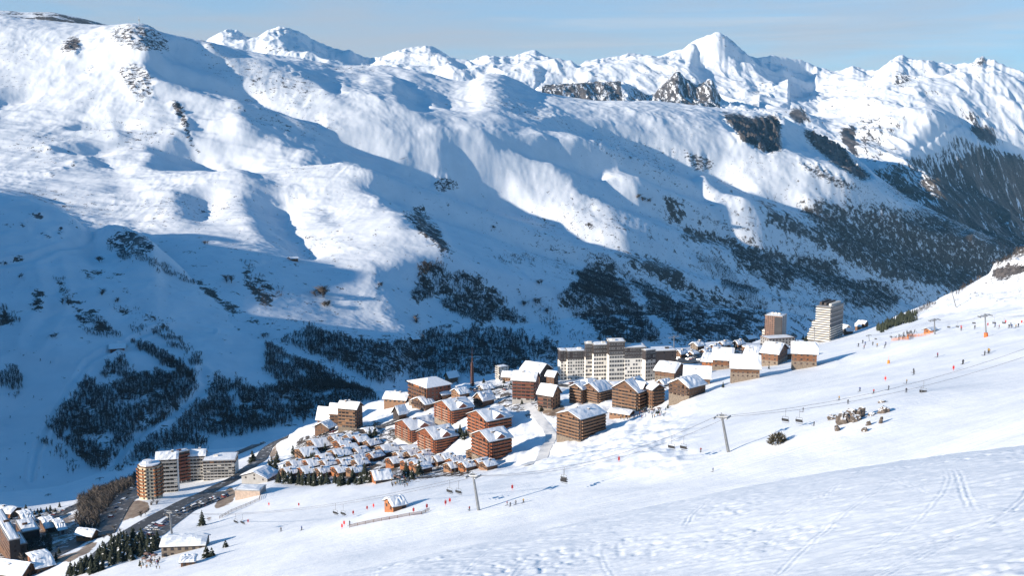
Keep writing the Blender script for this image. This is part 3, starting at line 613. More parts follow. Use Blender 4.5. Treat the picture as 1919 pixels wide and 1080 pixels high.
for p, d in [(CA([(-80,680),(200,690),(460,640),(520,700),(520,850),(380,960),(180,1000),(-80,1100)]), .5), (CA([(880,560),(1000,580),(1010,640),(960,680),(790,730),(850,640)]), .8), (CA([(1480,540),(1560,480),(1600,520),(1560,600),(1430,640)]), .8), (CA([(1170,640),(1400,500),(1560,410),(1500,470),(1300,580)]), .55), (CA([(380,960),(620,850),(680,850),(600,930),(480,990),(330,1010)]), .75), (CA([(1350,680),(1480,690),(1400,720)]), .7),
             (CA([(150,700),(560,640),(520,760),(300,860)]), .55), (CA([(1800,220),(1880,180),(1880,320),(1810,310)]), .6),
             ([(1040,770),(1075,755),(1085,790),(1060,800)], .0), ([(1010,760),(1050,745),(1062,770),(1040,790),(1015,785)], .62)]:
    fill(earthN, p, d, 3)
fill(vegN, [(525,880),(560,820),(600,812),(680,822),(760,842),(885,880),(880,890),(760,905),(640,908),(540,905)], .66, 5)
fill(vegN, [(580,822),(640,800),(700,790),(760,800),(740,840),(650,815)], .6, 5)
fill(vegN, [(870,735),(940,715),(1040,735),(1045,775),(1000,790),(930,760)], .56, 5)
fill(vegN, [(1265,675),(1340,650),(1440,650),(1430,668),(1330,690)], .62, 4)
fill(vegN, CA([(-80,660),(480,630),(540,760),(400,960),(150,1100),(-80,1100)]), .55, 5)
rockN, vegN, earthN = (blur(a, 1) for a in (rockN, vegN, earthN))
def N_detail(x, y, z):
    u, v = proj(x, y, z); rk = samp(rockN, u, v)
    wild = sstep(1500, 1750, u) * sstep(660, 560, v)
    vil = sstep(470, 560, u) * sstep(1340, 1240, u) * sstep(690, 730, v) * sstep(905, 850, v - .0 * u)
    d = vil * (fbm(x, y, 26, 4, 71, .6) * 1.5 + .6 * ridged(x, y, 14, 3, 72)) + fbm(x, y, 70, 3, 12) * .9 + fbm(x, y, 16, 3, 45) * .16 + wild * fbm(x, y, 30, 4, 46) * 1.6
    return d + rk * (ridged(x, y, 26, 4, 95) * 4.5 + 1.0)
def N_attr(x, y, z, u, v):
    return {'rock': samp(rockN, u, v), 'veg': samp(vegN, u, v), 'earth': samp(earthN, u, v)}
M_SNOW_NEAR = snow_mat('snow_near', True, 4.0)
def groom(mat, s=1.0):
    """skier and groomer tracks pressed into the snow, running across the slope"""
    nt = mat.node_tree; b = nt.nodes['Principled BSDF']
    tc = nt.nodes.new('ShaderNodeTexCoord'); P = tc.outputs['Object']
    mp = nt.nodes.new('ShaderNodeMapping'); mp.inputs['Rotation'].default_value = (0, 0, math.radians(-38)); mp.inputs['Scale'].default_value = (.016 * s, .26 * s, .0)
    nt.links.new(P, mp.inputs[0])
    a = noise_(nt, mp.outputs[0], 1.0, 5, 0.6, 1.2)
    mp2 = nt.nodes.new('ShaderNodeMapping'); mp2.inputs['Rotation'].default_value = (0, 0, math.radians(12)); mp2.inputs['Scale'].default_value = (.03 * s, .35 * s, .0)
    nt.links.new(P, mp2.inputs[0])
    c = noise_(nt, mp2.outputs[0], 1.0, 5, 0.6, 1.6)
    d = noise_(nt, P, .5 * s, 6, 0.6, .6)
    h = math_(nt, 'ADD', math_(nt, 'MULTIPLY', a, 1.0), math_(nt, 'ADD', math_(nt, 'MULTIPLY', c, .8), math_(nt, 'MULTIPLY', d, .5)))
    bp = nt.nodes.new('ShaderNodeBump'); bp.inputs['Strength'].default_value = .55; bp.inputs['Distance'].default_value = .55 / s
    nt.links.new(h, bp.inputs['Height'])
    old = [l for l in nt.links if l.to_socket == b.inputs['Normal']][0].from_node
    old.inputs['Strength'].default_value = .3
    nt.links.new(old.outputs[0], bp.inputs['Normal']); nt.links.new(bp.outputs[0], b.inputs['Normal'])
groom(M_SNOW_NEAR)
# building platforms are cut by the houses' own plinths; the slope itself stays one sheet
LN = fan('ground', lambda x, y: Nb(x, y), -0.64, 0.62, 900, 70, 1700, 620, N_detail, [M_SNOW_NEAR], N_attr)

# ---- the crest of tracked snow right below the camera
K_vis = [(2300,880,42),(1919,906,45),(1800,925,45.6),(1700,942,46.2),(1600,960,46.8),(1500,982,47.4),(1400,1002,48),(1250,1030,49),(1100,1050,50),(960,1062,51),(830,1075,51.5),(700,1095,52),(500,1150,50),(300,1220,40),(100,1300,38),
         (1919,1000,33),(1919,1079,27),(1500,1079,35),(1200,1100,40),(900,1150,41),(1919,1300,20),(1400,1300,22),(900,1300,25),(1919,1700,12),(1000,1700,13),(400,1500,22),(2300,1200,22)]
K_hid = [(2300,110,-34),(1919,110,-38),(1500,110,-44),(1100,110,-50),(700,110,-56),(300,110,-62),(1919,75,-23),(1500,75,-25.5),(1100,75,-29),(700,75,-33),(300,75,-36),(100,8,-6),(1900,8,-5)]
Kb = TPS(ctrl(K_vis, K_hid), 1e-5)
_kx = rng.uniform(-14, 34, (60, 2))
def K_detail(x, y, z):
    c0, s0 = math.cos(.36), math.sin(.36); p0, q0 = x * c0 + y * s0, -x * s0 + y * c0
    wv = .5 * noise2(x / 9, y / 9, 33)
    d = fbm(x, y, 7, 3, 21) * .06 + fbm(x, y, 1.6, 4, 22) * .02
    d += noise2(p0 / 5.5, (q0 + wv) / .42, 41) * .035 + noise2(p0 / 2.6, (q0 - wv) / .24, 42) * .022 + noise2(p0 / 9, (q0 + 2 * wv) / .9, 47) * .05 + noise2((x * .8 - y * .6) / 4.5, (x * .6 + y * .8 + wv) / .4, 43) * .022
    d -= .05 * sstep(.25, .6, noise2(p0 / 8, (q0 + wv) / .5, 44))
    dig = sstep(.1, .6, fbm(x + 40, y, 11, 2, 27) + .5 * np.exp(-((x - 14) / 11) ** 2 - ((y - 50) / 7) ** 2))
    d += dig * (fbm(x, y, .8, 3, 23) * .03 - np.maximum(0, noise2(x / .6, y / .6, 24) - .2) * .10)
    r = np.random.default_rng(8)
    for k in range(120):                        # ski tracks: shallow twin grooves wandering over the crest
        x0, y0 = r.uniform(-26, 32), r.uniform(24, 62); th = r.choice([r.normal(.4, .2), r.normal(.15, .3), r.normal(1.1, .35)]); cu = r.normal(0, .006)
        c, s = math.cos(th), math.sin(th); dp = r.uniform(.008, .042); A0, A1 = r.uniform(0, .35), r.uniform(.15, .5); ph = r.uniform(0, 6); ln = r.uniform(6, 24)
        m = (np.abs((x - x0) * c + (y - y0) * s) < ln + 2) & (np.abs(-(x - x0) * s + (y - y0) * c) < 4 + abs(cu) * 680)
        if not m.any(): continue
        xx, yy = x[m], y[m]
        p = (xx - x0) * c + (yy - y0) * s; q = -(xx - x0) * s + (yy - y0) * c - cu * p * p - A0 * np.sin(p * A1 + ph)
        mm = np.abs(q) < .6; idx = np.flatnonzero(m.ravel())[mm]; p, q = p[mm], q[mm]
        q = q - .06 * noise2(p / 1.5, p * 0 + k, 3)
        env = sstep(ln, ln * .4, np.abs(p + 2 * noise2(p / 3, p * 0 + k, 7))) * (.55 + .45 * noise2(p / 2.2, p * 0 + 3 * k, 9)); dd = 0
        for o in (-.13, .13):
            e = (q - o) / .07
            dd = dd - env * (dp * np.exp(-e * e) - .4 * dp * np.exp(-((np.abs(e) - 2.0) / .8) ** 2))
        d.ravel()[idx] += dd
    return d
M_SNOW_TRACK = snow_mat('snow_tracked', False, 60.0)
LK = fan('ground', lambda x, y: Kb(x, y), -0.9, 1.3, 1450, 7, 112, 780, K_detail, [M_SNOW_TRACK])
# ================================================================== bare woods (stuff) and single shrubs
def twig_tris(r, n, spread, lean=.1):
    """unit-height bare tree: trunk plus n thin limbs, as slim three-sided spikes"""
    V, Fc = [], []
    def spike(p, q, w):
        p = np.array(p); q = np.array(q); d = q - p; d /= np.linalg.norm(d)
        a = np.cross(d, [0, 0, 1.0]) if abs(d[2]) < .95 else np.array([1.0, 0, 0]); a /= np.linalg.norm(a); b = np.cross(d, a)
        i = len(V); V.extend([p + a * w, p - a * w * .5 + b * w * .87, p - a * w * .5 - b * w * .87, q])
        Fc.extend([(i, i + 1, i + 3), (i + 1, i + 2, i + 3), (i + 2, i, i + 3)])
    lx, ly = r.normal(0, lean, 2)
    spike((0, 0, -.08), (lx, ly, 1), .028)
    for k in range(n):
        z0 = r.uniform(.15, .7); th = r.uniform(0, 2 * math.pi); ln = r.uniform(.28, .55)
        sp = spread * r.uniform(.5, 1.1)
        c = np.array([lx * z0, ly * z0, z0])
        spike(c, c + np.array([math.cos(th) * sp * ln, math.sin(th) * sp * ln, ln * r.uniform(.6, 1.0)]), .03)
    return np.array(V), np.array(Fc)
_r = np.random.default_rng(3)
TW = [twig_tris(_r, 9, .8) for _ in range(10)]
SHB = [twig_tris(_r, 13, 1.5, .25) for _ in range(6)]
def conif_tris(r):
    V, Fc = [], []
    for k in range(5):
        z0 = .08 + .17 * k; R = .2 * (1 - k / 5.6); n = 6
        i = len(V); V.append(np.array([0, 0, z0 + .3]))
        for j in range(n):
            th = 2 * math.pi * (j + r.uniform(-.3, .3)) / n; rr = R * r.uniform(.7, 1.2); V.append(np.array([rr * math.cos(th), rr * math.sin(th), z0 + r.uniform(-.03, .03)]))
        for j in range(n): Fc.append((i, i + 1 + j, i + 1 + (j + 1) % n))
    return np.array(V), np.array(Fc)
CNF = [conif_tris(_r) for _ in range(6)]
def wood_mat(name, c1, c2):
    m, nt, b = new_mat(name)
    at_ = nt.nodes.new('ShaderNodeAttribute'); at_.attribute_name = 'tone'
    nt.links.new(mix_(nt, at_.outputs['Fac'], c1, c2), b.inputs['Base Color']); b.inputs['Roughness'].default_value = .9
    return m
M_WOOD = wood_mat('bare_wood', (.03, .027, .024), (.12, .095, .08))
M_NEEDLE = wood_mat('needles', (.012, .02, .012), (.05, .06, .035))
CLEAR = [[(505,640),(545,648),(600,672),(660,698),(725,735),(722,748),(660,716),(610,693),(560,674),(515,652)], [(200,892),(232,842),(288,801),(333,775),(362,745),(390,720),(398,728),(372,752),(340,784),(296,812),(244,850),(214,892)],
         [(560,800),(640,770),(700,750),(700,762),(640,785),(570,815)], [(378,690),(398,700),(402,716),(386,724),(372,706)]]
def sites(L, poly, spacing, wob=6, thin=None, need_vis=True, seed=1, dens=None):
    us = [p[0] for p in poly]; vs = [p[1] for p in poly]
    w = (L.U > min(us) - 10) & (L.U < max(us) + 10) & (L.V > min(vs) - 10) & (L.V < max(vs) + 10)
    if need_vis: w &= L.vis
    ii, jj = np.nonzero(w)
    u, v = L.U[ii, jj], L.V[ii, jj]
    q = inside(poly, u + wob * noise2(u / 14, v / 14, seed) + .6 * wob * noise2(u / 5, v / 5, seed + 2), v + wob * noise2(u / 14, v / 14, seed + 1) + .6 * wob * noise2(u / 5, v / 5, seed + 3))
    for cp in CLEAR: q &= ~inside(cp, u + 3 * noise2(u / 9, v / 9, 77), v + 3 * noise2(u / 9, v / 9, 78))
    ii, jj = ii[q], jj[q]
    y = L.Y[ii]; x = L.A[jj] * y
    area = y * y * L.dly * (L.A[1] - L.A[0])
    p = area / spacing ** 2
    if thin is not None: p = p * sstep(thin[0] - .12, thin[0] + .12, fbm(x, y, thin[1], 3, seed + 9))
    r = np.random.default_rng(seed)
    k = r.random(len(y)) < p
    x, y = x[k], y[k]; dy = L.dly
    x = x + r.normal(0, spacing * .25, len(x)); y = y + r.normal(0, spacing * .25, len(y))
    return x, y, L.h(x, y)
def plant_mesh(name, x, y, z, kinds, h, mat, seed=1, wide=1.0):
    r = np.random.default_rng(seed); VV, FF, TT = [], [], []; n0 = 0
    tone = np.clip(.45 + .35 * noise2(x / 60, y / 60, 5) + r.normal(0, .22, len(x)), 0, 1)
    for i in range(len(x)):
        V, Fc = kinds[r.integers(len(kinds))]; th = r.uniform(0, 6.28); c, s = math.cos(th), math.sin(th); k = h * r.uniform(.55, 1.25)
        W = np.empty_like(V); W[:, 0] = (V[:, 0] * c - V[:, 1] * s) * k * wide + x[i]; W[:, 1] = (V[:, 0] * s + V[:, 1] * c) * k * wide + y[i]; W[:, 2] = V[:, 2] * k + z[i]
        VV.append(W); FF.append(Fc + n0); n0 += len(V); TT.append(np.full(len(V), tone[i]))
    me = mesh_np(name, np.concatenate(VV), np.concatenate(FF), smooth=False)
    fattr(me, 'tone', np.concatenate(TT)); me.materials.append(mat)
    return me
def wood(L, poly, spacing_, h_, label, seed, thin=None, wob=7, kinds=None, mat=None, name='forest'):
    spacing, h = spacing_ * (.52 if L is LL else .62), h_ * .82
    x, y, z = sites(L, poly, spacing, wob, thin, True, seed)
    if len(x) < 3: return 0
    o = bpy.data.objects.new(name, plant_mesh(name, x, y, z, kinds or TW, h, mat or M_WOOD, seed)); COL.objects.link(o)
    tag(o, label, 'forest', None, 'stuff')
    return len(x)
_n = []
_n.append(wood(LL, W5, 4.6, 8.5, 'dark bare wood on the shaded spur, bounded by the two snowy runs', 11, (-.38, 26)))
_n.append(wood(LL, W6, 4.6, 8.5, 'dark bare wood below the narrow snowy track behind the apartment block', 12, (-.38, 26)))
_n.append(wood(LL, C7([(0,220),(100,220),(140,300),(110,400),(30,400),(-60,340)]), 5, 8, 'clump of bare trees at the edge of the shaded piste on the far left', 13, (-.35, 22)))
_n.append(wood(LL, C7([(760,60),(870,80),(1000,150),(1100,220),(1180,270),(1150,290),(1000,200),(900,160),(780,90)]), 4.2, 7, 'narrow belt of bare trees beside the small red cabin on the spur', 14))
_n.append(wood(LL, C7([(220,640),(300,660),(420,740),(480,800),(440,850),(330,760)]), 6, 7, 'thin bare trees along the foot of the shaded piste', 15, (-.1, 18)))
_n.append(wood(LL, C7([(890,0),(960,-20),(1080,60),(1140,110),(1120,130),(1030,100)]), 4.6, 6.5, 'small bare grove on the smooth shaded slope', 16, (-.3, 16)))
_n.append(wood(LL, C7([(1100,140),(1170,130),(1220,200),(1200,220),(1120,200)]), 4.6, 6.5, 'tiny bare copse on the shaded slope', 17, (-.3, 16)))
_n.append(wood(LL, C4([(440,790),(520,750),(600,790),(690,850),(680,890),(560,880),(480,850)]), 4.8, 5.5, 'scrubby bare thicket on the spur above the red cabin', 18, (-.2, 18)))
_n.append(wood(LL, C4([(300,520),(350,560),(400,640),(420,700),(370,710),(350,620)]), 5.0, 4.5, 'line of bare shrubs along the curving shaded piste', 19, (-.1, 16)))
_n.append(wood(LL, C4([(720,820),(800,800),(830,850),(740,860)]), 5.0, 5, 'low bare thicket beside the cat track on the spur', 20, (-.1, 14)))
_n.append(wood(LL, C4([(600,700),(760,700),(950,790),(930,810),(760,760),(620,720)]), 7.0, 4.5, 'scattered bare shrubs across the middle of the shaded spur', 21, (.0, 14)))
_n.append(wood(LL, C4([(1100,560),(1200,600),(1330,690),(1440,760),(1540,840),(1600,880),(1540,900),(1430,800),(1300,720),(1180,650)]), 4.2, 6, 'bare trees along the crest of the spur', 22, (-.3, 16)))
_n.append(wood(LL, C4([(600,345),(700,395),(860,440),(980,505),(1110,560),(1100,585),(960,530),(820,470),(680,430),(600,375)]), 4.4, 5.5, 'line of dark scrub running down the crest of the spur', 47, (-.3, 16)))
_n.append(wood(LL, C4([(1500,920),(1560,930),(1800,1010),(1920,1079),(1920,1180),(1600,1180),(1480,1060)]), 4.4, 8, 'bare wood on the tail of the spur beside the smooth snow', 23, (-.4, 26)))
_n.append(wood(LL, C4([(0,700),(70,730),(110,790),(60,820),(-60,800)]), 4.8, 6, 'bare thicket at the left edge of the shaded spur', 24, (-.2, 16)))
_n.append(wood(LM, W1, 5.0, 9, 'triangular bare wood on the shaded mountainside above the spire', 31, (-.5, 30)))
_n.append(wood(LM, W2, 5.2, 9, 'large bare wood on the mountainside above the white apartment block', 32, (-.42, 30)))
_n.append(wood(LM, W2b, 5.4, 8, 'long bare wood running down the mountainside to the right', 33, (-.4, 26)))
_n.append(wood(LM, C5([(1730,480),(1850,520),(1980,570),(1980,610),(1780,560)]), 5.5, 8, 'thin strip of bare trees high on the mountainside', 34, (-.25, 24)))
_n.append(wood(LM, C5([(-200,840),(0,870),(100,900),(210,930),(370,900),(380,920),(480,850),(520,840),(640,880),(700,830),(820,830),(1000,860),(1200,920),(1220,960),(1210,1000),(1000,1060),(700,1100),(300,1150),(-200,1100)]), 5.2, 9, 'bare wood filling the valley behind the village', 35, (-.5, 30)))
_n.append(wood(LM, C4([(1700,830),(1760,820),(1920,870),(1920,1010),(1700,960),(1560,910),(1620,870)]), 4.8, 8, 'bare wood below the last sunlit snow at the foot of the mountain', 36, (-.45, 26)))
_n.append(wood(LM, C5([(1060,720),(1130,690),(1280,800),(1400,860),(1440,900),(1280,900),(1160,840)]), 8, 7, 'loose bare trees between the two big woods', 37, (-.05, 22)))
_n.append(wood(LM, C5([(970,640),(1140,660),(1180,740),(1060,740)]), 9, 6, 'few bare shrubs on the open snow of the mountainside', 38, (.05, 18)))
_n.append(wood(LM, C5([(870,420),(1070,410),(1080,460),(880,460)]), 8, 6, 'small bare shrubs on the open shaded slope', 39, (.05, 18)))
_n.append(wood(LM, W9, 11.5, 13, 'broad dark wood on the lower mountainside to the right', 40, (-.35, 70), 10))
_n.append(wood(LM, W10, 7.0, 10, 'bare wood on the slope above the stepped tower', 41, (-.36, 36)))
_n.append(wood(LM, C6([(60,380),(130,430),(200,430),(300,540),(400,590),(440,660),(470,730),(400,740),(330,700),(260,620),(180,540),(90,440)]), 5.0, 9, 'dense bare wood beside the brown tower', 42, (-.5, 30)))
_n.append(wood(LM, C6([(-30,690),(60,680),(150,760),(300,710),(300,760),(440,760),(450,900),(0,930),(-60,880)]), 6, 8, 'broken bare wood along the stream behind the chalets', 43, (-.12, 24)))
_n.append(wood(LM, C6([(0,600),(60,600),(180,660),(160,690),(40,660)]), 7, 8, 'loose clump of bare trees above the chalets', 44, (-.1, 22)))
_n.append(wood(LM, C6([(540,640),(700,690),(1000,720),(980,790),(720,760),(580,740)]), 10, 7, 'sparse bare shrubs behind the stepped tower', 45, (.0, 24)))
_n.append(wood(LM, C4([(1370,440),(1480,540),(1600,620),(1500,720),(1400,600)]), 8, 6, 'bare shrubs in the gully at the shadow edge', 46, (-.05, 18)))
print('trees in woods', sum(_n), _n)
# ================================================================== building kit
class MB:
    def __init__(s): s.v = []; s.f = []; s.m = []
    def quad(s, *p, m=0):
        i = len(s.v); s.v.extend([tuple(map(float, q)) for q in p]); s.f.append(tuple(range(i, i + len(p)))); s.m.append(m)
    def poly(s, verts, faces, m=0):
        i = len(s.v); s.v.extend([tuple(map(float, q)) for q in verts])
        for f in faces: s.f.append(tuple(i + k for k in f)); s.m.append(m)
    def box(s, x0, y0, z0, x1, y1, z1, m=0):
        s.poly([(x0,y0,z0),(x1,y0,z0),(x1,y1,z0),(x0,y1,z0),(x0,y0,z1),(x1,y0,z1),(x1,y1,z1),(x0,y1,z1)],
               [(3,2,1,0),(4,5,6,7),(0,1,5,4),(1,2,6,5),(2,3,7,6),(3,0,4,7)], m)
    def prism(s, ring, z0, z1, m=0, top=None):
        """ring of (x, y), counter-clockwise; top: heights per corner"""
        n = len(ring)
        V = [(x, y, z0) for x, y in ring] + [(x, y, (top[i] if top else z1)) for i, (x, y) in enumerate(ring)]
        s.poly(V, [tuple(reversed(range(n))), tuple(range(n, 2 * n))] + [(i, (i + 1) % n, n + (i + 1) % n, n + i) for i in range(n)], m)
    def tube(s, p, q, r, r2=None, n=6, m=0):
        p = np.array(p, float); q = np.array(q, float); d = q - p; L = np.linalg.norm(d); d /= L
        a = np.cross(d, [0, 0, 1.0]) if abs(d[2]) < .9 else np.cross(d, [1.0, 0, 0]); a /= np.linalg.norm(a); b = np.cross(d, a)
        r2 = r if r2 is None else r2
        V = [p + r * (math.cos(t) * a + math.sin(t) * b) for t in np.arange(n) * 2 * math.pi / n] + [q + r2 * (math.cos(t) * a + math.sin(t) * b) for t in np.arange(n) * 2 * math.pi / n]
        s.poly(V, [tuple(reversed(range(n))), tuple(range(n, 2 * n))] + [(i, (i + 1) % n, n + (i + 1) % n, n + i) for i in range(n)], m)
    def mesh(s, name, mats, smooth=False):
        me = bpy.data.meshes.new(name); me.from_pydata(s.v, [], s.f)
        me.polygons.foreach_set('material_index', s.m)
        if smooth: me.polygons.foreach_set('use_smooth', [True] * len(s.f))
        for k in (mats if isinstance(mats, (list, tuple)) else [mats]): me.materials.append(k)
        me.update(); return me
    def build(s, name, mats, parent=None, smooth=False):
        return link(name, s.mesh(name, mats, smooth), None, parent)

def root(name, loc, yaw=0.0, label=None, cat=None, group=None):
    o = bpy.data.objects.new(name, None); COL.objects.link(o); o.location = tuple(map(float, loc)); o.rotation_euler = (0, 0, yaw)
    o.empty_display_size = 1
    return tag(o, label, cat, group)
def copy_tree(o, parent=None):
    c = o.copy(); COL.objects.link(c)
    if parent is not None: c.parent = parent
    for ch in [k for k in KIDS(o)]: copy_tree(ch, c)
    return c
def KIDS(o): return list(o.children)

# ---- colours
M_BROWN = simple_mat('brown_timber', (.15, .075, .04), .75, .35, .5, stretch=(1, 1, 3))
M_ORANGE = simple_mat('orange_timber', (.36, .135, .045), .7, .35, .5, (.2, .07, .03), stretch=(1, 1, 3))
M_RED = simple_mat('red_timber', (.20, .065, .04), .7, .3, .5, stretch=(1, 1, 3))
M_TAN = simple_mat('pale_timber', (.27, .15, .085), .75, .35, .5, stretch=(1, 1, 3))
M_DARK = simple_mat('dark_cladding', (.045, .035, .035), .65, .3, .4)
M_STONE = simple_mat('stone_wall', (.25, .20, .155), .85, .45, 1.2)
M_WHITE = simple_mat('white_render', (.74, .70, .63), .8, .12, .2)
M_CREAM = simple_mat('cream_render', (.66, .54, .38), .8, .15, .2)
M_GREY = simple_mat('grey_concrete', (.36, .35, .34), .8, .2, .3)
M_RAIL = simple_mat('pale_railing', (.55, .42, .33), .7, .3, .8)
M_RAILD = simple_mat('dark_railing', (.07, .04, .03), .7, .3, .8)
M_SHINGLE = simple_mat('roof_boards', (.085, .06, .05), .8, .3, .6)
M_ROOFSNOW = None
def _rs():
    m, nt, b = new_mat('roof_snow')
    tc = nt.nodes.new('ShaderNodeTexCoord'); n = noise_(nt, tc.outputs['Object'], .6, 5, .6)
    nt.links.new(mix_(nt, map_(nt, n, .3, .7), (.80, .82, .85), (.88, .89, .90)), b.inputs['Base Color']); b.inputs['Roughness'].default_value = .6
    bp = nt.nodes.new('ShaderNodeBump'); bp.inputs['Strength'].default_value = .5; bp.inputs['Distance'].default_value = .3; nt.links.new(n, bp.inputs['Height']); nt.links.new(bp.outputs[0], b.inputs['Normal'])
    return m
M_ROOFSNOW = _rs()
def _glass():
    m, nt, b = new_mat('window_glass')
    oi = nt.nodes.new('ShaderNodeObjectInfo')
    nt.links.new(mix_(nt, oi.outputs['Random'], (.012, .014, .018), (.07, .07, .075)), b.inputs['Base Color']); b.inputs['Roughness'].default_value = .12
    return m
M_GLASS = _glass()
M_METAL = simple_mat('galvanised_steel', (.30, .31, .32), .45, .25, .8, metal=.6)
M_BLACK = simple_mat('black_rubber', (.02, .02, .022), .6, .2, 1)

# ---- where things stand
LV = fan.__defaults__
def place(u, v, layers=None, dmax=1450):
    for L in (layers or (LN,)):
        p = hit(L, u, v)
        if p is not None and p[1] < dmax: return p
    p = hit(LM, u, v)
    return p if p is not None else at(u, v, 900)
def px(d): return d / F                                    # metres per photo pixel at distance d

WIN = {}
def window_mesh(w, h, frame, key):
    if key not in WIN:
        b = MB(); b.box(-w / 2, -.07, -h / 2, w / 2, .05, h / 2, 1)
        t = .13 * min(w, h)
        b.box(-w / 2 - t, -.04, -h / 2 - t, w / 2 + t, .04, -h / 2 + t * .1, 0); b.box(-w / 2 - t, -.04, h / 2 - t * .1, w / 2 + t, .04, h / 2 + t, 0)
        b.box(-w / 2 - t, -.038, -h / 2, -w / 2, .04, h / 2, 0); b.box(w / 2, -.038, -h / 2, w / 2 + t, .04, h / 2, 0); b.box(-t * .3, -.09, -h / 2, t * .3, .03, h / 2, 0)
        WIN[key] = b.mesh('window', [frame, M_GLASS])
    return WIN[key]
BAL = {}
def balcony_mesh(L, dep, hr, slab, rail, key):
    if key not in BAL:
        b = MB(); b.box(-L / 2, -dep, -.16, L / 2, .0, .0, 0); b.box(-L / 2, -dep - .05, .12, L / 2, -dep + .06, hr, 1)
        b.box(-L / 2, -dep + .06, .12, -L / 2 + .1, 0, hr, 1); b.box(L / 2 - .1, -dep + .06, .12, L / 2, 0, hr, 1)
        BAL[key] = b.mesh('balcony', [slab, rail])
    return BAL[key]

def snow_slab(P, nx, ny, th, r, mat, parent, name='roof_snow', patch=0.0):
    """thick snow on the quad P = (a, b, c, d); uneven, rounded towards its rim"""
    a, b, c, d = (np.array(q, float) for q in P)
    n = np.cross(b - a, d - a); n /= np.linalg.norm(n)
    if n[2] < 0: n = -n
    V = []
    for j in range(ny + 1):
        for i in range(nx + 1):
            u, w = i / nx, j / ny
            w = w + (r.uniform(0, .3) / ny if j == 0 else 0)
            p = (a * (1 - u) + b * u) * (1 - w) + (d * (1 - u) + c * u) * w
            e = min(u, 1 - u) * nx, min(w, 1 - w) * ny
            k = (.45 if e[0] < .5 else 1) * (.45 if e[1] < .5 else 1)
            V.append(p + n * th * k * r.uniform(.75, 1.25))
    m = (nx + 1) * (ny + 1); rim = [i for i in range(nx + 1)] + [j * (nx + 1) + nx for j in range(1, ny + 1)] + [ny * (nx + 1) + i for i in range(nx - 1, -1, -1)] + [j * (nx + 1) for j in range(ny - 1, 0, -1)]
    F_ = [(j * (nx + 1) + i, j * (nx + 1) + i + 1, (j + 1) * (nx + 1) + i + 1, (j + 1) * (nx + 1) + i) for j in range(ny) for i in range(nx)]
    for q in rim:
        i, j = q % (nx + 1), q // (nx + 1); u, w = i / nx, j / ny
        V.append((a * (1 - u) + b * u) * (1 - w) + (d * (1 - u) + c * u) * w + n * .012)
    nr = len(rim)
    F_ += [(rim[k], m + k, m + (k + 1) % nr, rim[(k + 1) % nr]) for k in range(nr)]
    bm = MB(); bm.poly([tuple(q) for q in V], F_)
    me = bm.mesh(name, mat, smooth=False)
    return link(name, me, None, parent)

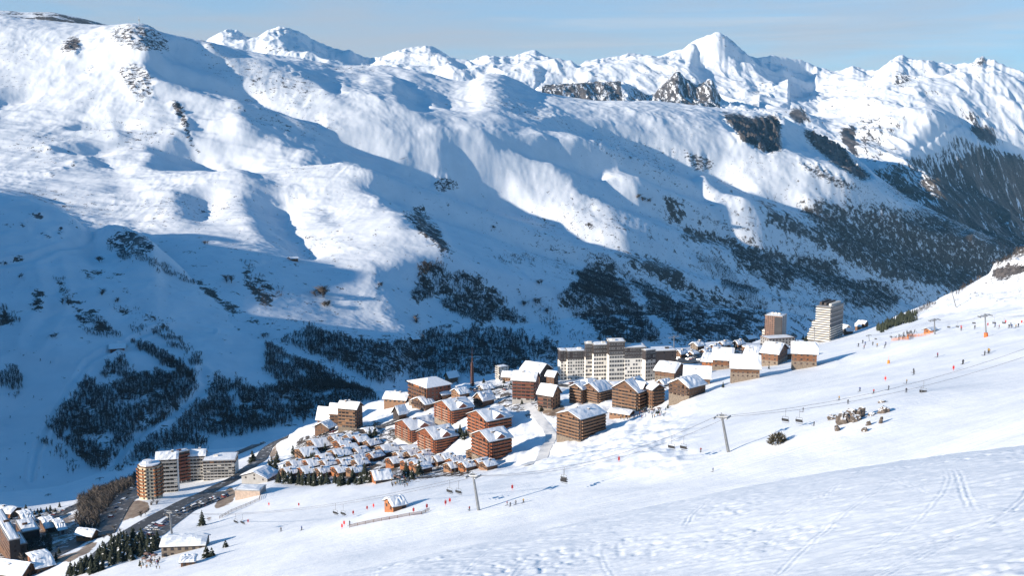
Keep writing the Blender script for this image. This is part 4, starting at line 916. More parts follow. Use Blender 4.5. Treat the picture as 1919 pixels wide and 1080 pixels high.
def building(name, label, cat, C, wl, wr, h, rise=8, phi=32, roof='x', floors=3, wall=None, wallr=None, base=None, rail=None, win=True, bal='', colsl=None, colsr=None, group=None, snow=.55, over=1.0,
             trim=None, d=None, layers=None, base_f=0.0, chim=1, par=None, seed=None, under=7.0, railcols=None, upper=None, upper_f=0.0, crown=None, dorm=False, flat_col=None):
    """a house seen on its corner. C: photo pixel at the foot of the nearest corner; wl, wr: photo widths of its left and right
    faces; h: photo height of that corner; roof: ridge along 'x' (gable on the left face), 'y', 'flat', 'hip'"""
    r = np.random.default_rng(seed if seed is not None else int(C[0] * 7 + C[1]))
    p = at(C[0], C[1], d) if d else place(C[0], C[1], layers)
    s = px(np.linalg.norm(p)); ph = math.radians(phi)
    # the line of sight turns the faces: bearing of the corner
    be = math.atan2(p[0], p[1])
    W = max(wr * s / max(math.cos(ph + be), .15), 2.0); D = max(wl * s / max(math.sin(ph + be), .15), 2.0)
    if wr < 10: W = max(W, min(D * .7, 14))
    if wl < 10: D = max(D, min(W * .6, 14))
    H = h * s * 1.04; RI = rise * s
    wall = wall or M_BROWN; wallr = wallr or wall; rail = rail or M_RAILD; trim = trim or (M_RAILD if wall not in (M_WHITE, M_CREAM) else M_GREY)
    ro = par or root(name, p, ph, label, cat, group)
    off = Vector((0, 0, 0)); yawo = 0
    if par is not None:                          # a wing of an existing building: same root, own corner
        q = Vector(tuple(p)) - par.location; yo = ph - par.rotation_euler[2]
        c_, s_ = math.cos(-par.rotation_euler[2]), math.sin(-par.rotation_euler[2])
        off = Vector((q.x * c_ - q.y * s_, q.x * s_ + q.y * c_, q.z)); yawo = yo
    MX = Matrix.Translation(off) @ Matrix.Rotation(yawo, 4, 'Z')
    def fix(o): o.matrix_local = MX @ o.matrix_basis if o.parent is ro else o.matrix_basis
    parts = []
    # walls (base course, main, upper band), split where the cladding changes
    zs = [(-under, H * base_f, base or wall, 'base'), (H * base_f, H * (1 - upper_f), wall, 'wall'), (H * (1 - upper_f), H, upper or wall, 'upper_wall')]
    bm = MB()
    for k, (z0, z1, mt, nm) in enumerate(zs):
        if z1 - z0 < .05: continue
        if nm == 'base' and base is None: zs[1] = (z0, zs[1][1], wall, 'wall'); continue
        b = MB(); e = .06 if nm == 'base' else 0
        last = z1 >= H - .01
        if last and roof in ('x', 'y'):
            if roof == 'x':
                for X in (0, W):
                    pass
                V = [(0,0,z0),(W,0,z0),(W,D,z0),(0,D,z0),(0,0,H),(W,0,H),(W,D,H),(0,D,H),(0,D/2,H+RI),(W,D/2,H+RI)]
                b.poly(V, [(3,2,1,0),(0,1,5,4),(2,3,7,6),(4,5,9,8),(6,7,8,9)], 1)
                b.poly(V, [(1,2,6,9,5),(3,0,4,8,7)], 0)
            else:
                V = [(0,0,z0),(W,0,z0),(W,D,z0),(0,D,z0),(0,0,H),(W,0,H),(W,D,H),(0,D,H),(W/2,0,H+RI),(W/2,D,H+RI)]
                b.poly(V, [(3,2,1,0),(3,0,4,7),(1,2,6,5),(7,4,8,9),(5,6,9,8)], 0)
                b.poly(V, [(0,1,5,8,4),(2,3,7,9,6)], 1)
        else:
            b.poly([(-e,-e,z0),(W+e,-e,z0),(W+e,D+e,z0),(-e,D+e,z0),(-e,-e,z1),(W+e,-e,z1),(W+e,D+e,z1),(-e,D+e,z1)], [(3,2,1,0),(4,5,6,7),(1,2,6,5),(3,0,4,7)], 0)
            b.poly([(-e,-e,z0),(W+e,-e,z0),(W+e,-e,z1),(-e,-e,z1)], [(0,1,2,3)], 1); b.poly([(W+e,D+e,z0),(-e,D+e,z0),(-e,D+e,z1),(W+e,D+e,z1)], [(0,1,2,3)], 1)
        parts.append(b.build(nm, [mt, mt if (nm != 'wall') else wallr], ro))
    # roof
    ov = over * max(.5, s * 3.0)
    if roof in ('x', 'y'):
        t = .22
        L_, M_ = (W, D) if roof == 'x' else (D, W)
        sl = RI / (M_ / 2); dz = ov * sl
        def T(a, c, z): return (a, c, z) if roof == 'x' else (c, a, z)
        # shallow lift keeps the boards clear of the wall heads
        z_e = H - dz + .04; z_r = H + RI + .04
        b = MB()
        for sd in (0, 1):
            e = -ov if sd == 0 else M_ + ov
            V = [T(-ov, e, z_e), T(L_ + ov, e, z_e), T(L_ + ov, M_ / 2, z_r), T(-ov, M_ / 2, z_r)]
            V2 = [(x, y, z + t) for x, y, z in V]
            b.poly(V + V2, [(0,1,2,3),(7,6,5,4),(0,4,5,1),(1,5,6,2),(2,6,7,3),(3,7,4,0)], 0)
        rf = b.build('roof', [M_SHINGLE], ro); parts.append(rf)
        for sd in (0, 1):
            e = -ov * .93 if sd == 0 else M_ + ov * .93
            ze = H - ov * .93 * sl + .04 + t
            Q = [T(-ov * .95, e, ze), T(L_ + ov * .95, e, ze), T(L_ + ov * .95, M_ / 2, z_r + t), T(-ov * .95, M_ / 2, z_r + t)]
            o = snow_slab(Q, 9, 4, snow, r, M_ROOFSNOW, rf, 'snow')
        for c in range(chim):
            a = r.uniform(.2, .8) * L_; m_ = M_ * r.choice([.3, .42, .6]); zb = H + RI * (1 - abs(m_ / M_ - .5) * 2)
            cs = max(.5, s * 1.6); q = T(a, m_, zb); b = MB(); b.box(q[0] - cs, q[1] - cs, q[2] - .5, q[0] + cs, q[1] + cs, q[2] + cs * 2.6 , 0); b.box(q[0] - cs * 1.25, q[1] - cs * 1.25, q[2] + cs * 2.6, q[0] + cs * 1.25, q[1] + cs * 1.25, q[2] + cs * 2.9, 1)
            b.build('chimney', [M_STONE, M_ROOFSNOW], rf)
        if dorm:                                    # gabled dormer on the right-hand slope
            a0 = L_ * .5; dw = L_ * .16; q0 = -ov * .3; zb = H + .15 * RI; b = MB()
            V = [T(a0 - dw, q0, zb - RI * .25), T(a0 + dw, q0, zb - RI * .25), T(a0 + dw, q0, zb + RI * .2), T(a0, q0, zb + RI * .62), T(a0 - dw, q0, zb + RI * .2)]
            W2 = [T(a0 - dw, M_ * .3, zb - RI * .25), T(a0 + dw, M_ * .3, zb - RI * .25), T(a0 + dw, M_ * .3, zb + RI * .2), T(a0, M_ * .42, zb + RI * .62), T(a0 - dw, M_ * .3, zb + RI * .2)]
            b.poly(V + W2, [(0,1,2,3,4),(1,6,7,2),(5,0,4,9)], 0); b.build('dormer', [wallr], rf)
            b = MB()
            for sg in (-1, 1):
                Q = [T(a0, q0 - .5, zb + RI * .66), T(a0 + sg * dw * 1.35, q0 - .5, zb + RI * .06), T(a0 + sg * dw * 1.35, M_ * .3, zb + RI * .06), T(a0, M_ * .42, zb + RI * .66)]
                b.poly(Q + [(x, y, z + snow * .8) for x, y, z in Q], [(0,1,2,3),(7,6,5,4),(0,4,5,1),(1,5,6,2),(2,6,7,3),(3,7,4,0)], 0)
            b.build('dormer_snow', [M_ROOFSNOW], rf)
    elif roof == 'hip':
        z0 = H + .04; V = [(-ov, -ov, z0), (W + ov, -ov, z0), (W + ov, D + ov, z0), (-ov, D + ov, z0), (min(W, D) * .45, D / 2, z0 + RI), (W - min(W, D) * .2, D / 2, z0 + RI)]
        b = MB(); b.poly(V, [(3,2,1,0),(0,1,5,4),(1,2,5),(2,3,4,5),(3,0,4)], 0); rf = b.build('roof', [M_SHINGLE], ro); parts.append(rf)
        V = [(x + (.3 if x < 0 else -.3) * (abs(x) > -1), y, z + .05) for x, y, z in V]; V2 = [(x, y, z + snow) for x, y, z in V]
        b = MB(); b.poly(V + V2, [(3,2,1,0),(6,7,11,10),(7,8,11),(8,9,10,11),(9,6,10),(0,1,7,6),(1,2,8,7),(2,3,9,8),(3,0,6,9)], 0); b.build('snow', [M_ROOFSNOW], rf)
    else:
        b = MB(); lift = RI
        V = [(-ov*.3, -ov*.3, H + .03), (W + ov*.3, -ov*.3, H + .03), (W + ov*.3, D + ov*.3, H + .03 + lift), (-ov*.3, D + ov*.3, H + .03 + lift)]
        if lift > .1:
            b.poly([(0,0,H),(W,0,H),(W,D,H),(0,D,H),(W,D,H+lift),(0,D,H+lift)], [(0,5,3),(1,2,4),(2,3,5,4)], 1)
        b.poly(V + [(x, y, z + .4) for x, y, z in V], [(3,2,1,0),(4,5,6,7),(0,1,5,4),(1,2,6,5),(2,3,7,6),(3,0,4,7)], 0)
        rf = b.build('roof', [flat_col or M_GREY, wall], ro); parts.append(rf)
        g = .4
        Q = [(g, g, H + .43 + lift * g / D), (W - g, g, H + .43 + lift * g / D), (W - g, D - g, H + .43 + lift * (1 - g / D)), (g, D - g, H + .43 + lift * (1 - g / D))]
        snow_slab(Q, 7, 5, snow * .5, r, M_ROOFSNOW, rf, 'snow')
        for c in range(chim):
            a, m_ = r.uniform(.25, .75) * W, r.uniform(.3, .7) * D; cs = max(.8, s * 2.2); b = MB(); zb = H + .4 + lift * m_ / D
            b.box(a - cs * 1.6, m_ - cs, zb, a + cs * 1.6, m_ + cs, zb + cs * 1.5, 0); b.build('roof_housing', [wall], rf)
    # windows and balconies
    fh = H * (1 - 0) / floors
    ww, wh = min(fh * .42, 1.3), fh * .46
    def face(side, k, j, n):
        z = (k + .5) * fh
        if side == 'l': return (-.03, D * (1 - (j + .5) / n), z), -math.pi / 2
        return (W * (j + .5) / n, -.03, z), 0.0
    for side, n in (('l', colsl if colsl is not None else int(max(1, D / (fh * 1.15)))), ('r', colsr if colsr is not None else int(max(1, W / (fh * 1.15))))):
        span = D if side == 'l' else W
        if span / s * (math.sin(ph) if side == 'l' else math.cos(ph)) < 5 or n == 0: continue
        gable = (side == 'l' and roof == 'x') or (side == 'r' and roof == 'y')
        if side in bal:
            for k in range(1, floors):
                key = ('b', round(span, 2), round(fh, 2), rail.name, (wall if side == 'l' else wallr).name)
                o = link('balcony', balcony_mesh(span * .94, min(1.3, fh * .5), fh * .40, wallr, rail, key), None, ro)
                if side == 'l': o.location = (-.02, D / 2, k * fh); o.rotation_euler = (0, 0, -math.pi / 2)
                else: o.location = (W / 2, -.02, k * fh)
                parts.append(o)
            if gable and RI > fh * 1.2:
                key = ('g', round(span, 2), round(fh, 2), rail.name)
                o = link('balcony', balcony_mesh(span * .45, min(1.2, fh * .5), fh * .4, wallr, rail, key), None, ro)
                if side == 'l': o.location = (-.02, D / 2, H); o.rotation_euler = (0, 0, -math.pi / 2)
                else: o.location = (W / 2, -.02, H)
                parts.append(o)
        if win:
            for k in range(floors):
                for j in range(n):
                    if r.random() < .07: continue
                    (x, y, z), yw = face(side, k, j, n)
                    w2, h2 = (min(fh * 1.15, span / n * .72), fh * .56) if side in bal else (ww, wh)
                    if side in bal: z = (k + .62) * fh
                    me = window_mesh(w2, h2, trim, (round(w2, 2), round(h2, 2), trim.name))
                    o = link('window', me, None, ro); o.location = (x, y, z); o.rotation_euler = (0, 0, yw); parts.append(o)
            if gable and RI > fh * .8:
                o = link('window', window_mesh(ww, wh, trim, (round(ww, 2), round(wh, 2), trim.name)), None, ro)
                o.location = (-.03, D / 2, H + RI * .35) if side == 'l' else (W / 2, -.03, H + RI * .35); o.rotation_euler = (0, 0, -math.pi / 2 if side == 'l' else 0); parts.append(o)
        if railcols and side == 'l':              # stacks of pale cross-braced balconies on the gable wall
            for c in railcols:
                for k in range(floors):
                    zz = k * fh; b = MB(); L_ = span * .13; q = fh * .42
                    b.box(-L_, -.9, zz, L_, 0, zz + .12, 0); b.box(-L_, -.95, zz + .14, L_, -.85, zz + q, 0)
                    key = ('rc', round(L_, 2), round(fh, 2))
                    if key not in BAL:
                        b = MB(); b.box(-L_, -.9, 0, L_, 0, .12, 0); b.box(-L_, -.95, q * .8, L_, -.85, q, 0); b.box(-L_, -.95, .14, -L_ + .25, -.85, q * .8, 0); b.box(L_ - .25, -.95, .14, L_, -.85, q * .8, 0)
                        b.poly([(-L_ + .1, -.93, .12), (-L_ + .5, -.93, .12), (L_ - .1, -.93, q * .8), (L_ - .5, -.93, q * .8)], [(0, 1, 2, 3)], 0); b.poly([(L_ - .1, -.92, .12), (-L_ + .5, -.92, q * .8), (-L_ + .1, -.92, q * .8), (L_ - .5, -.92, .12)], [(0, 1, 2, 3)], 0)
                        BAL[key] = b.mesh('balcony', [M_RAIL])
                    o = link('balcony', BAL[key], None, ro); o.location = (-.02, span * (1 - c), zz); o.rotation_euler = (0, 0, -math.pi / 2); parts.append(o)
    if par is not None:
        for o in parts: o.matrix_basis = MX @ o.matrix_basis
    ro['dims'] = [W, D, H] if False else 0
    del ro['dims']
    return ro, dict(W=W, D=D, H=H, s=s, p=p, ph=ph, MX=MX, fh=fh)
# ================================================================== the village
B = building
M_BLAZE = simple_mat('blaze_timber', (.38, .12, .045), .7, .45, .6, (.16, .05, .025), stretch=(1, 1, 3))
M_CEDAR = simple_mat('cedar_timber', (.24, .105, .045), .75, .45, .5, (.11, .05, .03), stretch=(1, 1, 3))
M_EMBER = simple_mat('ember_timber', (.24, .075, .03), .7, .4, .5, stretch=(1, 1, 3))
M_MAST = simple_mat('red_brown_panel', (.20, .115, .085), .7, .2, .4)
RES = 'timber residences with white cross balconies'
for C, wl, wr, h, ri, lab in [((918,867),34,41,38,13,'orange timber residence standing lowest, beside the bare snow slope'), ((913,827),37,46,36,13,'orange timber residence just above the lowest one, its foot hidden by that roof'),
    ((815.5,854),33,42,29,14,'orange timber residence directly above the small chalet rows, in front of its twin'), ((772,833),31,46,26,12,'leftmost orange timber residence, behind the one facing the chalet rows'),
    ((847,798),33,40,28,12,'uppermost orange timber residence, below the two small chalets')]:
    B('timber_residence', lab, 'apartment building', C, wl, wr, h, ri, 36, 'x', 6, M_EMBER, M_RED, M_STONE, M_BLAZE, bal='lr', base_f=.1, railcols=(.3, .68), chim=2, group=RES, dorm=True, colsl=5, colsr=6)
# the big white block on the ridge
wb, _ = B('white_apartment_block', 'long white apartment block with dark top storeys and stepped flat roofs', 'apartment building', (1050,713), 5, 12, 53, 0, 9, 'flat', 9, M_WHITE, M_WHITE, upper=M_DARK, upper_f=.36, colsl=1, colsr=2, trim=M_GREY, chim=0)
for C, wl, wr, h, df, ri, cr in [((1063,713),2,33,52,.28,2,7), ((1097,714),2,15,66,.36,3,4), ((1112,714),3,28,64,.25,3,6), ((1141,714),1,29,70,.34,3,6), ((1170,715),2,39,60,.32,3,8)]:
    B('', None, None, C, wl, wr, h, ri, 9, 'flat', 9, M_WHITE, M_WHITE, upper=M_DARK, upper_f=df, colsl=0, colsr=cr, par=wb, trim=M_GREY, chim=1, bal='', rail=M_RAILD)
B('', None, None, (1209,716), 1, 18, 56, 0, 24, 'flat', 8, M_WHITE, M_WHITE, upper=M_DARK, upper_f=.3, colsl=0, colsr=4, par=wb, trim=M_GREY, chim=0)
B('', None, None, (1221,706), 1, 45, 45, 2, 12, 'flat', 8, M_DARK, M_DARK, colsl=0, colsr=3, par=wb, trim=M_DARK, chim=1)
B('low_hall', 'low brown hall at the foot of the white block', 'hall', (1077,706), 2, 66, 8, 0, 18, 'flat', 1, M_BROWN, M_DARK, colsr=9, chim=0)
# hotels and houses on the near edge
B('hotel', 'brown gabled hotel with balconies, left of the arched hotel', 'hotel', (1122,758), 34, 25, 23, 12, 44, 'x', 5, M_BROWN, M_BROWN, M_STONE, M_TAN, bal='lr', chim=1, base_f=.08)
B('hotel', 'narrow brown gabled house joined to the left of the hotel', 'hotel', (1091,758), 24, 6, 27, 8, 48, 'x', 5, M_BROWN, M_BROWN, M_STONE, M_TAN, bal='l', chim=0)
hq, K = B('hotel', 'large gabled hotel with three stone arches in its base', 'hotel', (1195,772), 48, 24, 35, 18, 50, 'x', 6, M_BROWN, M_BROWN, M_STONE, M_TAN, bal='lr', chim=2, base_f=.28, dorm=True)
for j in range(3):
    b = MB(); w = K['D'] * .09; n = 8
    ring = [(-w, 0)] + [(-w * math.cos(math.pi * i / n), K['fh'] * .75 + w * math.sin(math.pi * i / n)) for i in range(n + 1)] + [(w, 0)]
    V = [(-.12, y, z) for y, z in ring] + [(-.05, y, z) for y, z in ring]; m = len(ring)
    b.poly(V, [tuple(range(m))] + [(i, (i + 1) % m, m + (i + 1) % m, m + i) for i in range(m)], 0)
    o = b.build('archway', [M_BLACK], hq); o.location = (0, K['D'] * (.2 + .27 * j), 0)
B('', None, None, (1222,767), 7, 22, 35, 8, 30, 'y', 6, M_BROWN, M_BROWN, M_STONE, M_BROWN, bal='r', par=hq, chim=1, base_f=.15)
B('timber_apartments', 'square dark timber apartment house with balconies all round, on the snow edge', 'apartment building', (1088,829), 45, 47, 41, 10, 44, 'x', 7, M_BROWN, M_BROWN, M_STONE, M_TAN, bal='lr', chim=2, base_f=.07, over=.8)
CH = 'large timber chalets along the piste edge'
for C, wl, wr, h, ri, phi, rf, lab, kw in [
    ((1263,715),35,20,16,12,58,'y','timber chalet on a stone base touching the end of the white block', dict(base=M_STONE, base_f=.4)),
    ((1330,720),46,4,11,17,78,'y','low chalet under a wide white roof, right of the one touching the white block', dict(base=M_STONE, base_f=.3)),
    ((1291,748),37,30,20,12,42,'x','gabled timber chalet with dark barn doors, lowest beside the piste', dict(base=M_STONE, base_f=.25, bal='l')),
    ((1423,709),50,5,18,19,80,'y','broad timber chalet alone on the piste edge, with a blackened chimney', dict(base=M_STONE, base_f=.45)),
    ((1371,691),34,8,15,16,74,'y','orange timber chalet behind the broad chalet', dict(base=M_STONE, base_f=.3)),
    ((1457,685),29,17,20,14,58,'y','timber chalet with an open gable facing the piste, left of the last chalet', dict(base=M_STONE, base_f=.35)),
    ((1471,676),6,17,14,8,30,'x','small red timber barn behind the last chalets', dict()),
    ((1530,687),42,7,22,15,76,'y','last timber chalet on the piste edge, nearest the ski slope', dict(base=M_STONE, base_f=.35))]:
    B('chalet', lab, 'chalet', C, wl, wr, h, ri, phi, rf, 2 if h < 16 else 3, M_CEDAR if 'orange' in lab or 'last' in lab else M_BROWN, M_BROWN, group=CH, snow=1.0, trim=M_TAN, chim=1, over=1.1, **kw)
# upper village, left of the white block
B('apartment_house', 'tall brown timber block with a sloping snow roof and concrete foot', 'apartment building', (1002,753), 42, 8, 38, 12, 76, 'y', 6, M_BROWN, M_RED, M_GREY, M_RED, bal='l', base_f=.15, chim=2, snow=.9)
B('apartment_house', 'brown house with a dark gable behind the tall timber block', 'apartment building', (1011,722), 36, 23, 22, 13, 56, 'y', 4, M_BROWN, M_DARK, chim=1, snow=.9)
B('white_house', 'small white flat-roofed block with balconies near the wood', 'apartment building', (938,714), 9, 15, 24, 0, 34, 'flat', 6, M_WHITE, M_WHITE, bal='l', rail=M_GREY, colsl=2, colsr=2, chim=0)
B('small_house', 'little house with a thick snow roof beside the white block of flats', 'house', (957,714), 15, 4, 8, 7, 75, 'y', 2, M_TAN, M_BROWN, chim=0, snow=.9)
B('timber_house', 'brown timber house with a broad snow roof above the bend of the snowy lane', 'house', (1035,769), 27, 15, 27, 15, 58, 'y', 4, M_RED, M_TAN, M_STONE, bal='l', chim=1, snow=.9, base_f=.1)
lk, _ = B('timber_apartments', 'long red timber building at the top left of the village', 'apartment building', (800,765), 34, 45, 36, 9, 36, 'hip', 5, M_ORANGE, M_RED, M_STONE, M_BROWN, bal='l', chim=0, base_f=.06)
B('', None, None, (842,722), 8, 16, 15, 8, 40, 'x', 2, M_TAN, M_BROWN, par=lk, chim=0)
B('chalet', 'timber chalet with a tan gable below the long red building', 'chalet', (797,771), 25, 17, 12, 9, 40, 'x', 2, M_TAN, M_BROWN, M_STONE, bal='l', chim=0, snow=.8)
B('chalet', 'orange chalet in front of the long red building', 'chalet', (829,752), 21, 30, 11, 8, 36, 'x', 2, M_ORANGE, M_BROWN, M_STONE, bal='l', chim=1, snow=.8)
B('chalet', 'steep-roofed chalet beside the snowy lane, below the spire', 'chalet', (905,765), 17, 21, 14, 12, 40, 'x', 3, M_TAN, M_BROWN, M_STONE, bal='l', chim=1, snow=.8)
B('chalet', 'pointed dark chalet left of the leftmost residence', 'chalet', (748,790), 11, 14, 14, 12, 40, 'x', 2, M_DARK, M_BROWN, chim=0, snow=.7)
B('garage', 'flat snow-covered garage between the chalet rows and the residences', 'garage', (757,853), 8, 30, 6, 2, 24, 'flat', 1, M_BROWN, M_DARK, chim=0, colsl=0, colsr=0)
gh, _ = B('hotel', 'brown hotel with balconies at the left edge of the village', 'hotel', (668,805), 33, 8, 37, 9, 72, 'y', 6, M_TAN, M_BROWN, M_STONE, M_TAN, bal='l', chim=2, base_f=.06)
B('', None, None, (636,798), 17, 3, 24, 14, 72, 'y', 4, M_BROWN, M_BROWN, par=gh, bal='l', chim=0, rail=M_BROWN)
B('', None, None, (618,797), 22, 3, 12, 18, 72, 'y', 2, M_RED, M_BROWN, par=gh, chim=0)
B('chalet', 'dark gabled chalet in front of the brown hotel', 'chalet', (616,812), 25, 5, 9, 8, 66, 'x', 2, M_BROWN, M_DARK, chim=0, snow=.7)
B('row_house', 'row house with lumpy snow roof on the ridge before the wood', 'house', (760,757), 40, 5, 7, 9, 74, 'y', 1, M_TAN, M_BROWN, chim=2, snow=.9)
B('low_house', 'low snow-roofed house squeezed between the white block and the left hotel', 'house', (1102,733), 22, 24, 8, 8, 40, 'hip', 1, M_BROWN, M_DARK, chim=1, snow=.8)
B('low_house', 'long flat snow-covered roof between the white block and the arched hotel', 'house', (1150,733), 5, 46, 7, 2, 14, 'flat', 1, M_BROWN, M_DARK, chim=1, snow=.9, colsr=6)
B('low_house', 'little gabled annex at the foot of the chalet on the stone base', 'house', (1243,727), 12, 14, 6, 6, 40, 'x', 1, M_BROWN, M_BROWN, chim=0, snow=.7)
B('terrace_bar', 'low timber bar with a white roof along the terrace of the arched hotel', 'bar', (1178,784), 36, 6, 6, 4, 60, 'y', 1, M_TAN, M_BROWN, chim=0, snow=.6)
B('chalet', 'tan chalet with a double gable beside the long red building', 'chalet', (862,748), 16, 18, 9, 7, 38, 'x', 2, M_TAN, M_BROWN, chim=1, snow=.7)
B('low_house', 'low snowed-in house at the foot of the spire', 'house', (906,735), 10, 18, 5, 5, 30, 'x', 1, M_STONE, M_BROWN, chim=0, snow=.7)
B('low_house', 'small dark house tucked behind the leftmost residence', 'house', (800,798), 14, 18, 8, 6, 38, 'x', 1, M_DARK, M_BROWN, chim=1, snow=.7)
B('low_house', 'dark shed with a white roof in the car park by the brown hotel', 'house', (690,818), 12, 18, 5, 4, 30, 'x', 1, M_DARK, M_BROWN, chim=0, snow=.6)
B('apartment_house', 'narrow brown house filling the gap left of the white block', 'apartment building', (1038,722), 14, 8, 16, 7, 56, 'y', 4, M_BROWN, M_DARK, chim=0, snow=.8)
B('chalet', 'orange chalet with a wide eave between the two groups of piste chalets', 'chalet', (1340,690), 24, 10, 10, 9, 70, 'y', 2, M_ORANGE, M_BROWN, M_STONE, chim=1, snow=.9, base_f=.3)
B('chalet', 'brown chalet half hidden behind the chalet with the open gable', 'chalet', (1418,676), 22, 10, 10, 9, 66, 'y', 2, M_BROWN, M_BROWN, chim=1, snow=.9)
# far end of the ridge
t1, K = B('tower_block', 'brown high-rise with dark glazed side and domes on its roof', 'high-rise', (1464,646), 30, 8, 49, 0, 60, 'flat', 14, M_MAST, M_GREY, M_MAST, M_MAST, bal='', colsl=8, colsr=2, chim=0, trim=M_DARK)
b = MB()
b.box(-.35, .3, 1, -.1, K['D'] * .42, K['H'] - 1, 0); o = b.build('glazed_strip', [M_GLASS], t1)
for q in (.3, .5, .7):
    b = MB(); n = 8; R_ = K['D'] * .11
    for i in range(4):
        a0, a1 = i * math.pi / 8, (i + 1) * math.pi / 8
        b.prism([(math.cos(t) * R_ * math.cos(a0), math.sin(t) * R_ * math.cos(a0)) for t in np.arange(n) * 2 * math.pi / n], R_ * math.sin(a0), R_ * math.sin(a1), 0)
    o = b.build('dome', [M_WHITE], t1); o.location = (K['W'] * .5, K['D'] * q, K['H'] + .5)
B('annex', 'long low grey hall with a snowy flat roof beside the high-rise', 'hall', (1440,652), 7, 46, 15, 0, 16, 'flat', 3, M_GREY, M_GREY, colsr=8, chim=0, flat_col=M_BROWN)
B('white_house', 'thin white block wedged left of the brown high-rise', 'apartment building', (1434,644), 6, 2, 23, 0, 60, 'flat', 6, M_WHITE, M_WHITE, bal='l', chim=0, colsl=1, colsr=0)
M_SMOKE = simple_mat('smoky_panel', (.11, .105, .105), .4, .2, .4)
# stepped tower: floors that grow longer downwards
p = place(1554, 640); s = px(np.linalg.norm(p)); be = math.atan2(p[0], p[1]); ph = math.radians(52)
st = root('stepped_tower', p, ph, 'white stepped high-rise with terraces in long horizontal bands', 'high-rise')
nf = 14; fh = 61 * s / nf; Wt = 23 * s / math.cos(ph + be)
for k in range(nf):
    wlk = 38 if k < 3 else (35 if k < 5 else (31 if k < 8 else 25))
    Dk = wlk * s / math.sin(ph + be); z = k * fh; b = MB()
    b.box(.9, .4, z - (6 if k == 0 else 0), Wt, Dk - .3, z + fh, 1); b.build('storey', [M_WHITE, M_SMOKE], st)
    b = MB(); b.box(-.5, 0, z - .1, .88, Dk, z + .12, 0); b.box(-.55, 0, z + .12, -.4, Dk, z + fh * .36, 0); b.build('terrace', [M_WHITE], st)
    if k < 6 or k % 2: 
        b = MB(); b.box(1.2, -.25, z + fh * .15, Wt - .6, .38, z + fh * .55, 0); b.build('balcony', [M_WHITE if k < 6 else M_GREY], st)
b = MB(); b.box(-.6, -.3, nf * fh, Wt + .3, Dk, nf * fh + .35, 0); rf = b.build('roof', [M_GREY], st)
for q in (.15, .5, .8):
    b = MB(); b.box(Wt * .2, Dk * q, nf * fh + .35, Wt * .9, Dk * (q + .16), nf * fh + fh * (1.0 + q * .6), 0); b.build('roof_housing', [M_WHITE if q < .3 else M_DARK], rf)
FAR = 'small houses at the far end of the village'
for C, wl, wr, h, ri, lab, w_ in [((1307,657),13,12,8,5,'dark stone house with snow-dusted gable at the edge of the valley wood',M_STONE), ((1356,653),10,12,6,5,'low chalet with a pointed white roof behind the car park',M_BROWN), ((1383,653),8,10,8,5,'tan house between the pointed chalet and the round building',M_TAN),
    ((1403,642),9,12,7,4,'pale house standing highest at the far end of the village',M_STONE), ((1340,655),8,9,4,3,'tiny snow-roofed shed next to the pointed chalet',M_BROWN), ((1276,672),8,10,9,5,'small tan house beside the end of the white block',M_TAN), ((1322,664),7,12,4,3,'flat little house by the parked cars',M_TAN), ((1299,668),9,8,4,3,'low snow-covered shed by the parked cars',M_BROWN)]:
    B('house', lab, 'house', C, wl, wr, h, ri, 38, 'x', 2, w_, M_BROWN, chim=1, snow=.8, group=FAR, under=5)
# round-fronted building
p = place(1412, 658); s = px(np.linalg.norm(p)); rb = root('round_building', p, 0, 'long low building with a curved front and snow on its roof', 'building')
R_ = 19 * s; ring = [(R_ * math.cos(t) * 1.0, R_ * .75 * math.sin(t) + R_ * .5) for t in np.linspace(0, 2 * math.pi, 20)[:-1]]
b = MB(); b.prism(ring, -4, 6 * s, 0); b.build('wall', [M_TAN], rb)
b = MB(); b.prism([(x * 1.03, (y - R_ * .5) * 1.03 + R_ * .5) for x, y in ring], 2.6 * s, 3.8 * s, 0); b.build('window_band', [M_GLASS], rb)
b = MB(); b.prism([(x * 1.06, (y - R_ * .5) * 1.06 + R_ * .5) for x, y in ring], 6 * s, 6.6 * s, 0); rf = b.build('roof', [M_BROWN], rb)
b = MB(); b.prism([(x * 1.0, y) for x, y in ring], 6.62 * s, 7.6 * s, 0); b.build('snow', [M_ROOFSNOW], rf)
# ---- left apartment complex
A_, K = B('apartment_block', 'white and brown apartment block with a rounded corner tower beside the road', 'apartment building', (297,926), 2, 33, 60, 9, 12, 'x', 9, M_WHITE, M_WHITE, bal='r', colsr=5, chim=1, trim=M_DARK, rail=M_GREY, snow=.7)
B('', None, None, (331,909), 2, 24, 54, 0, 40, 'flat', 9, M_RED, M_RED, bal='r', rail=M_RED, par=A_, colsl=0, colsr=3, chim=1, base=M_WHITE, base_f=.12)
B('', None, None, (349,904), 2, 32, 46, 7, 8, 'x', 8, M_WHITE, M_WHITE, bal='r', rail=M_GREY, par=A_, colsl=0, colsr=5, chim=1, trim=M_DARK, snow=.6)
B('', None, None, (381,903), 2, 55, 35, 4, 6, 'flat', 7, M_WHITE, M_WHITE, bal='r', rail=M_GREY, par=A_, colsl=0, colsr=9, chim=1, trim=M_DARK, upper=M_TAN, upper_f=.14)
p = place(279, 936); s = px(np.linalg.norm(p)); q = Vector(tuple(p)) - A_.location; c_, s_ = math.cos(-A_.rotation_euler[2]), math.sin(-A_.rotation_euler[2])
tw_o = Vector((q.x * c_ - q.y * s_, q.x * s_ + q.y * c_, q.z)); R_ = 19.5 * s; TY = -A_.rotation_euler[2]
def tpart(o): o.location = tw_o; o.rotation_euler = (0, 0, TY); return o
ring = [(R_ * math.cos(t), R_ * math.sin(t) + R_ * .6) for t in np.arange(10) * 2 * math.pi / 10 + .3]
H_ = 58 * s; fh = H_ / 9
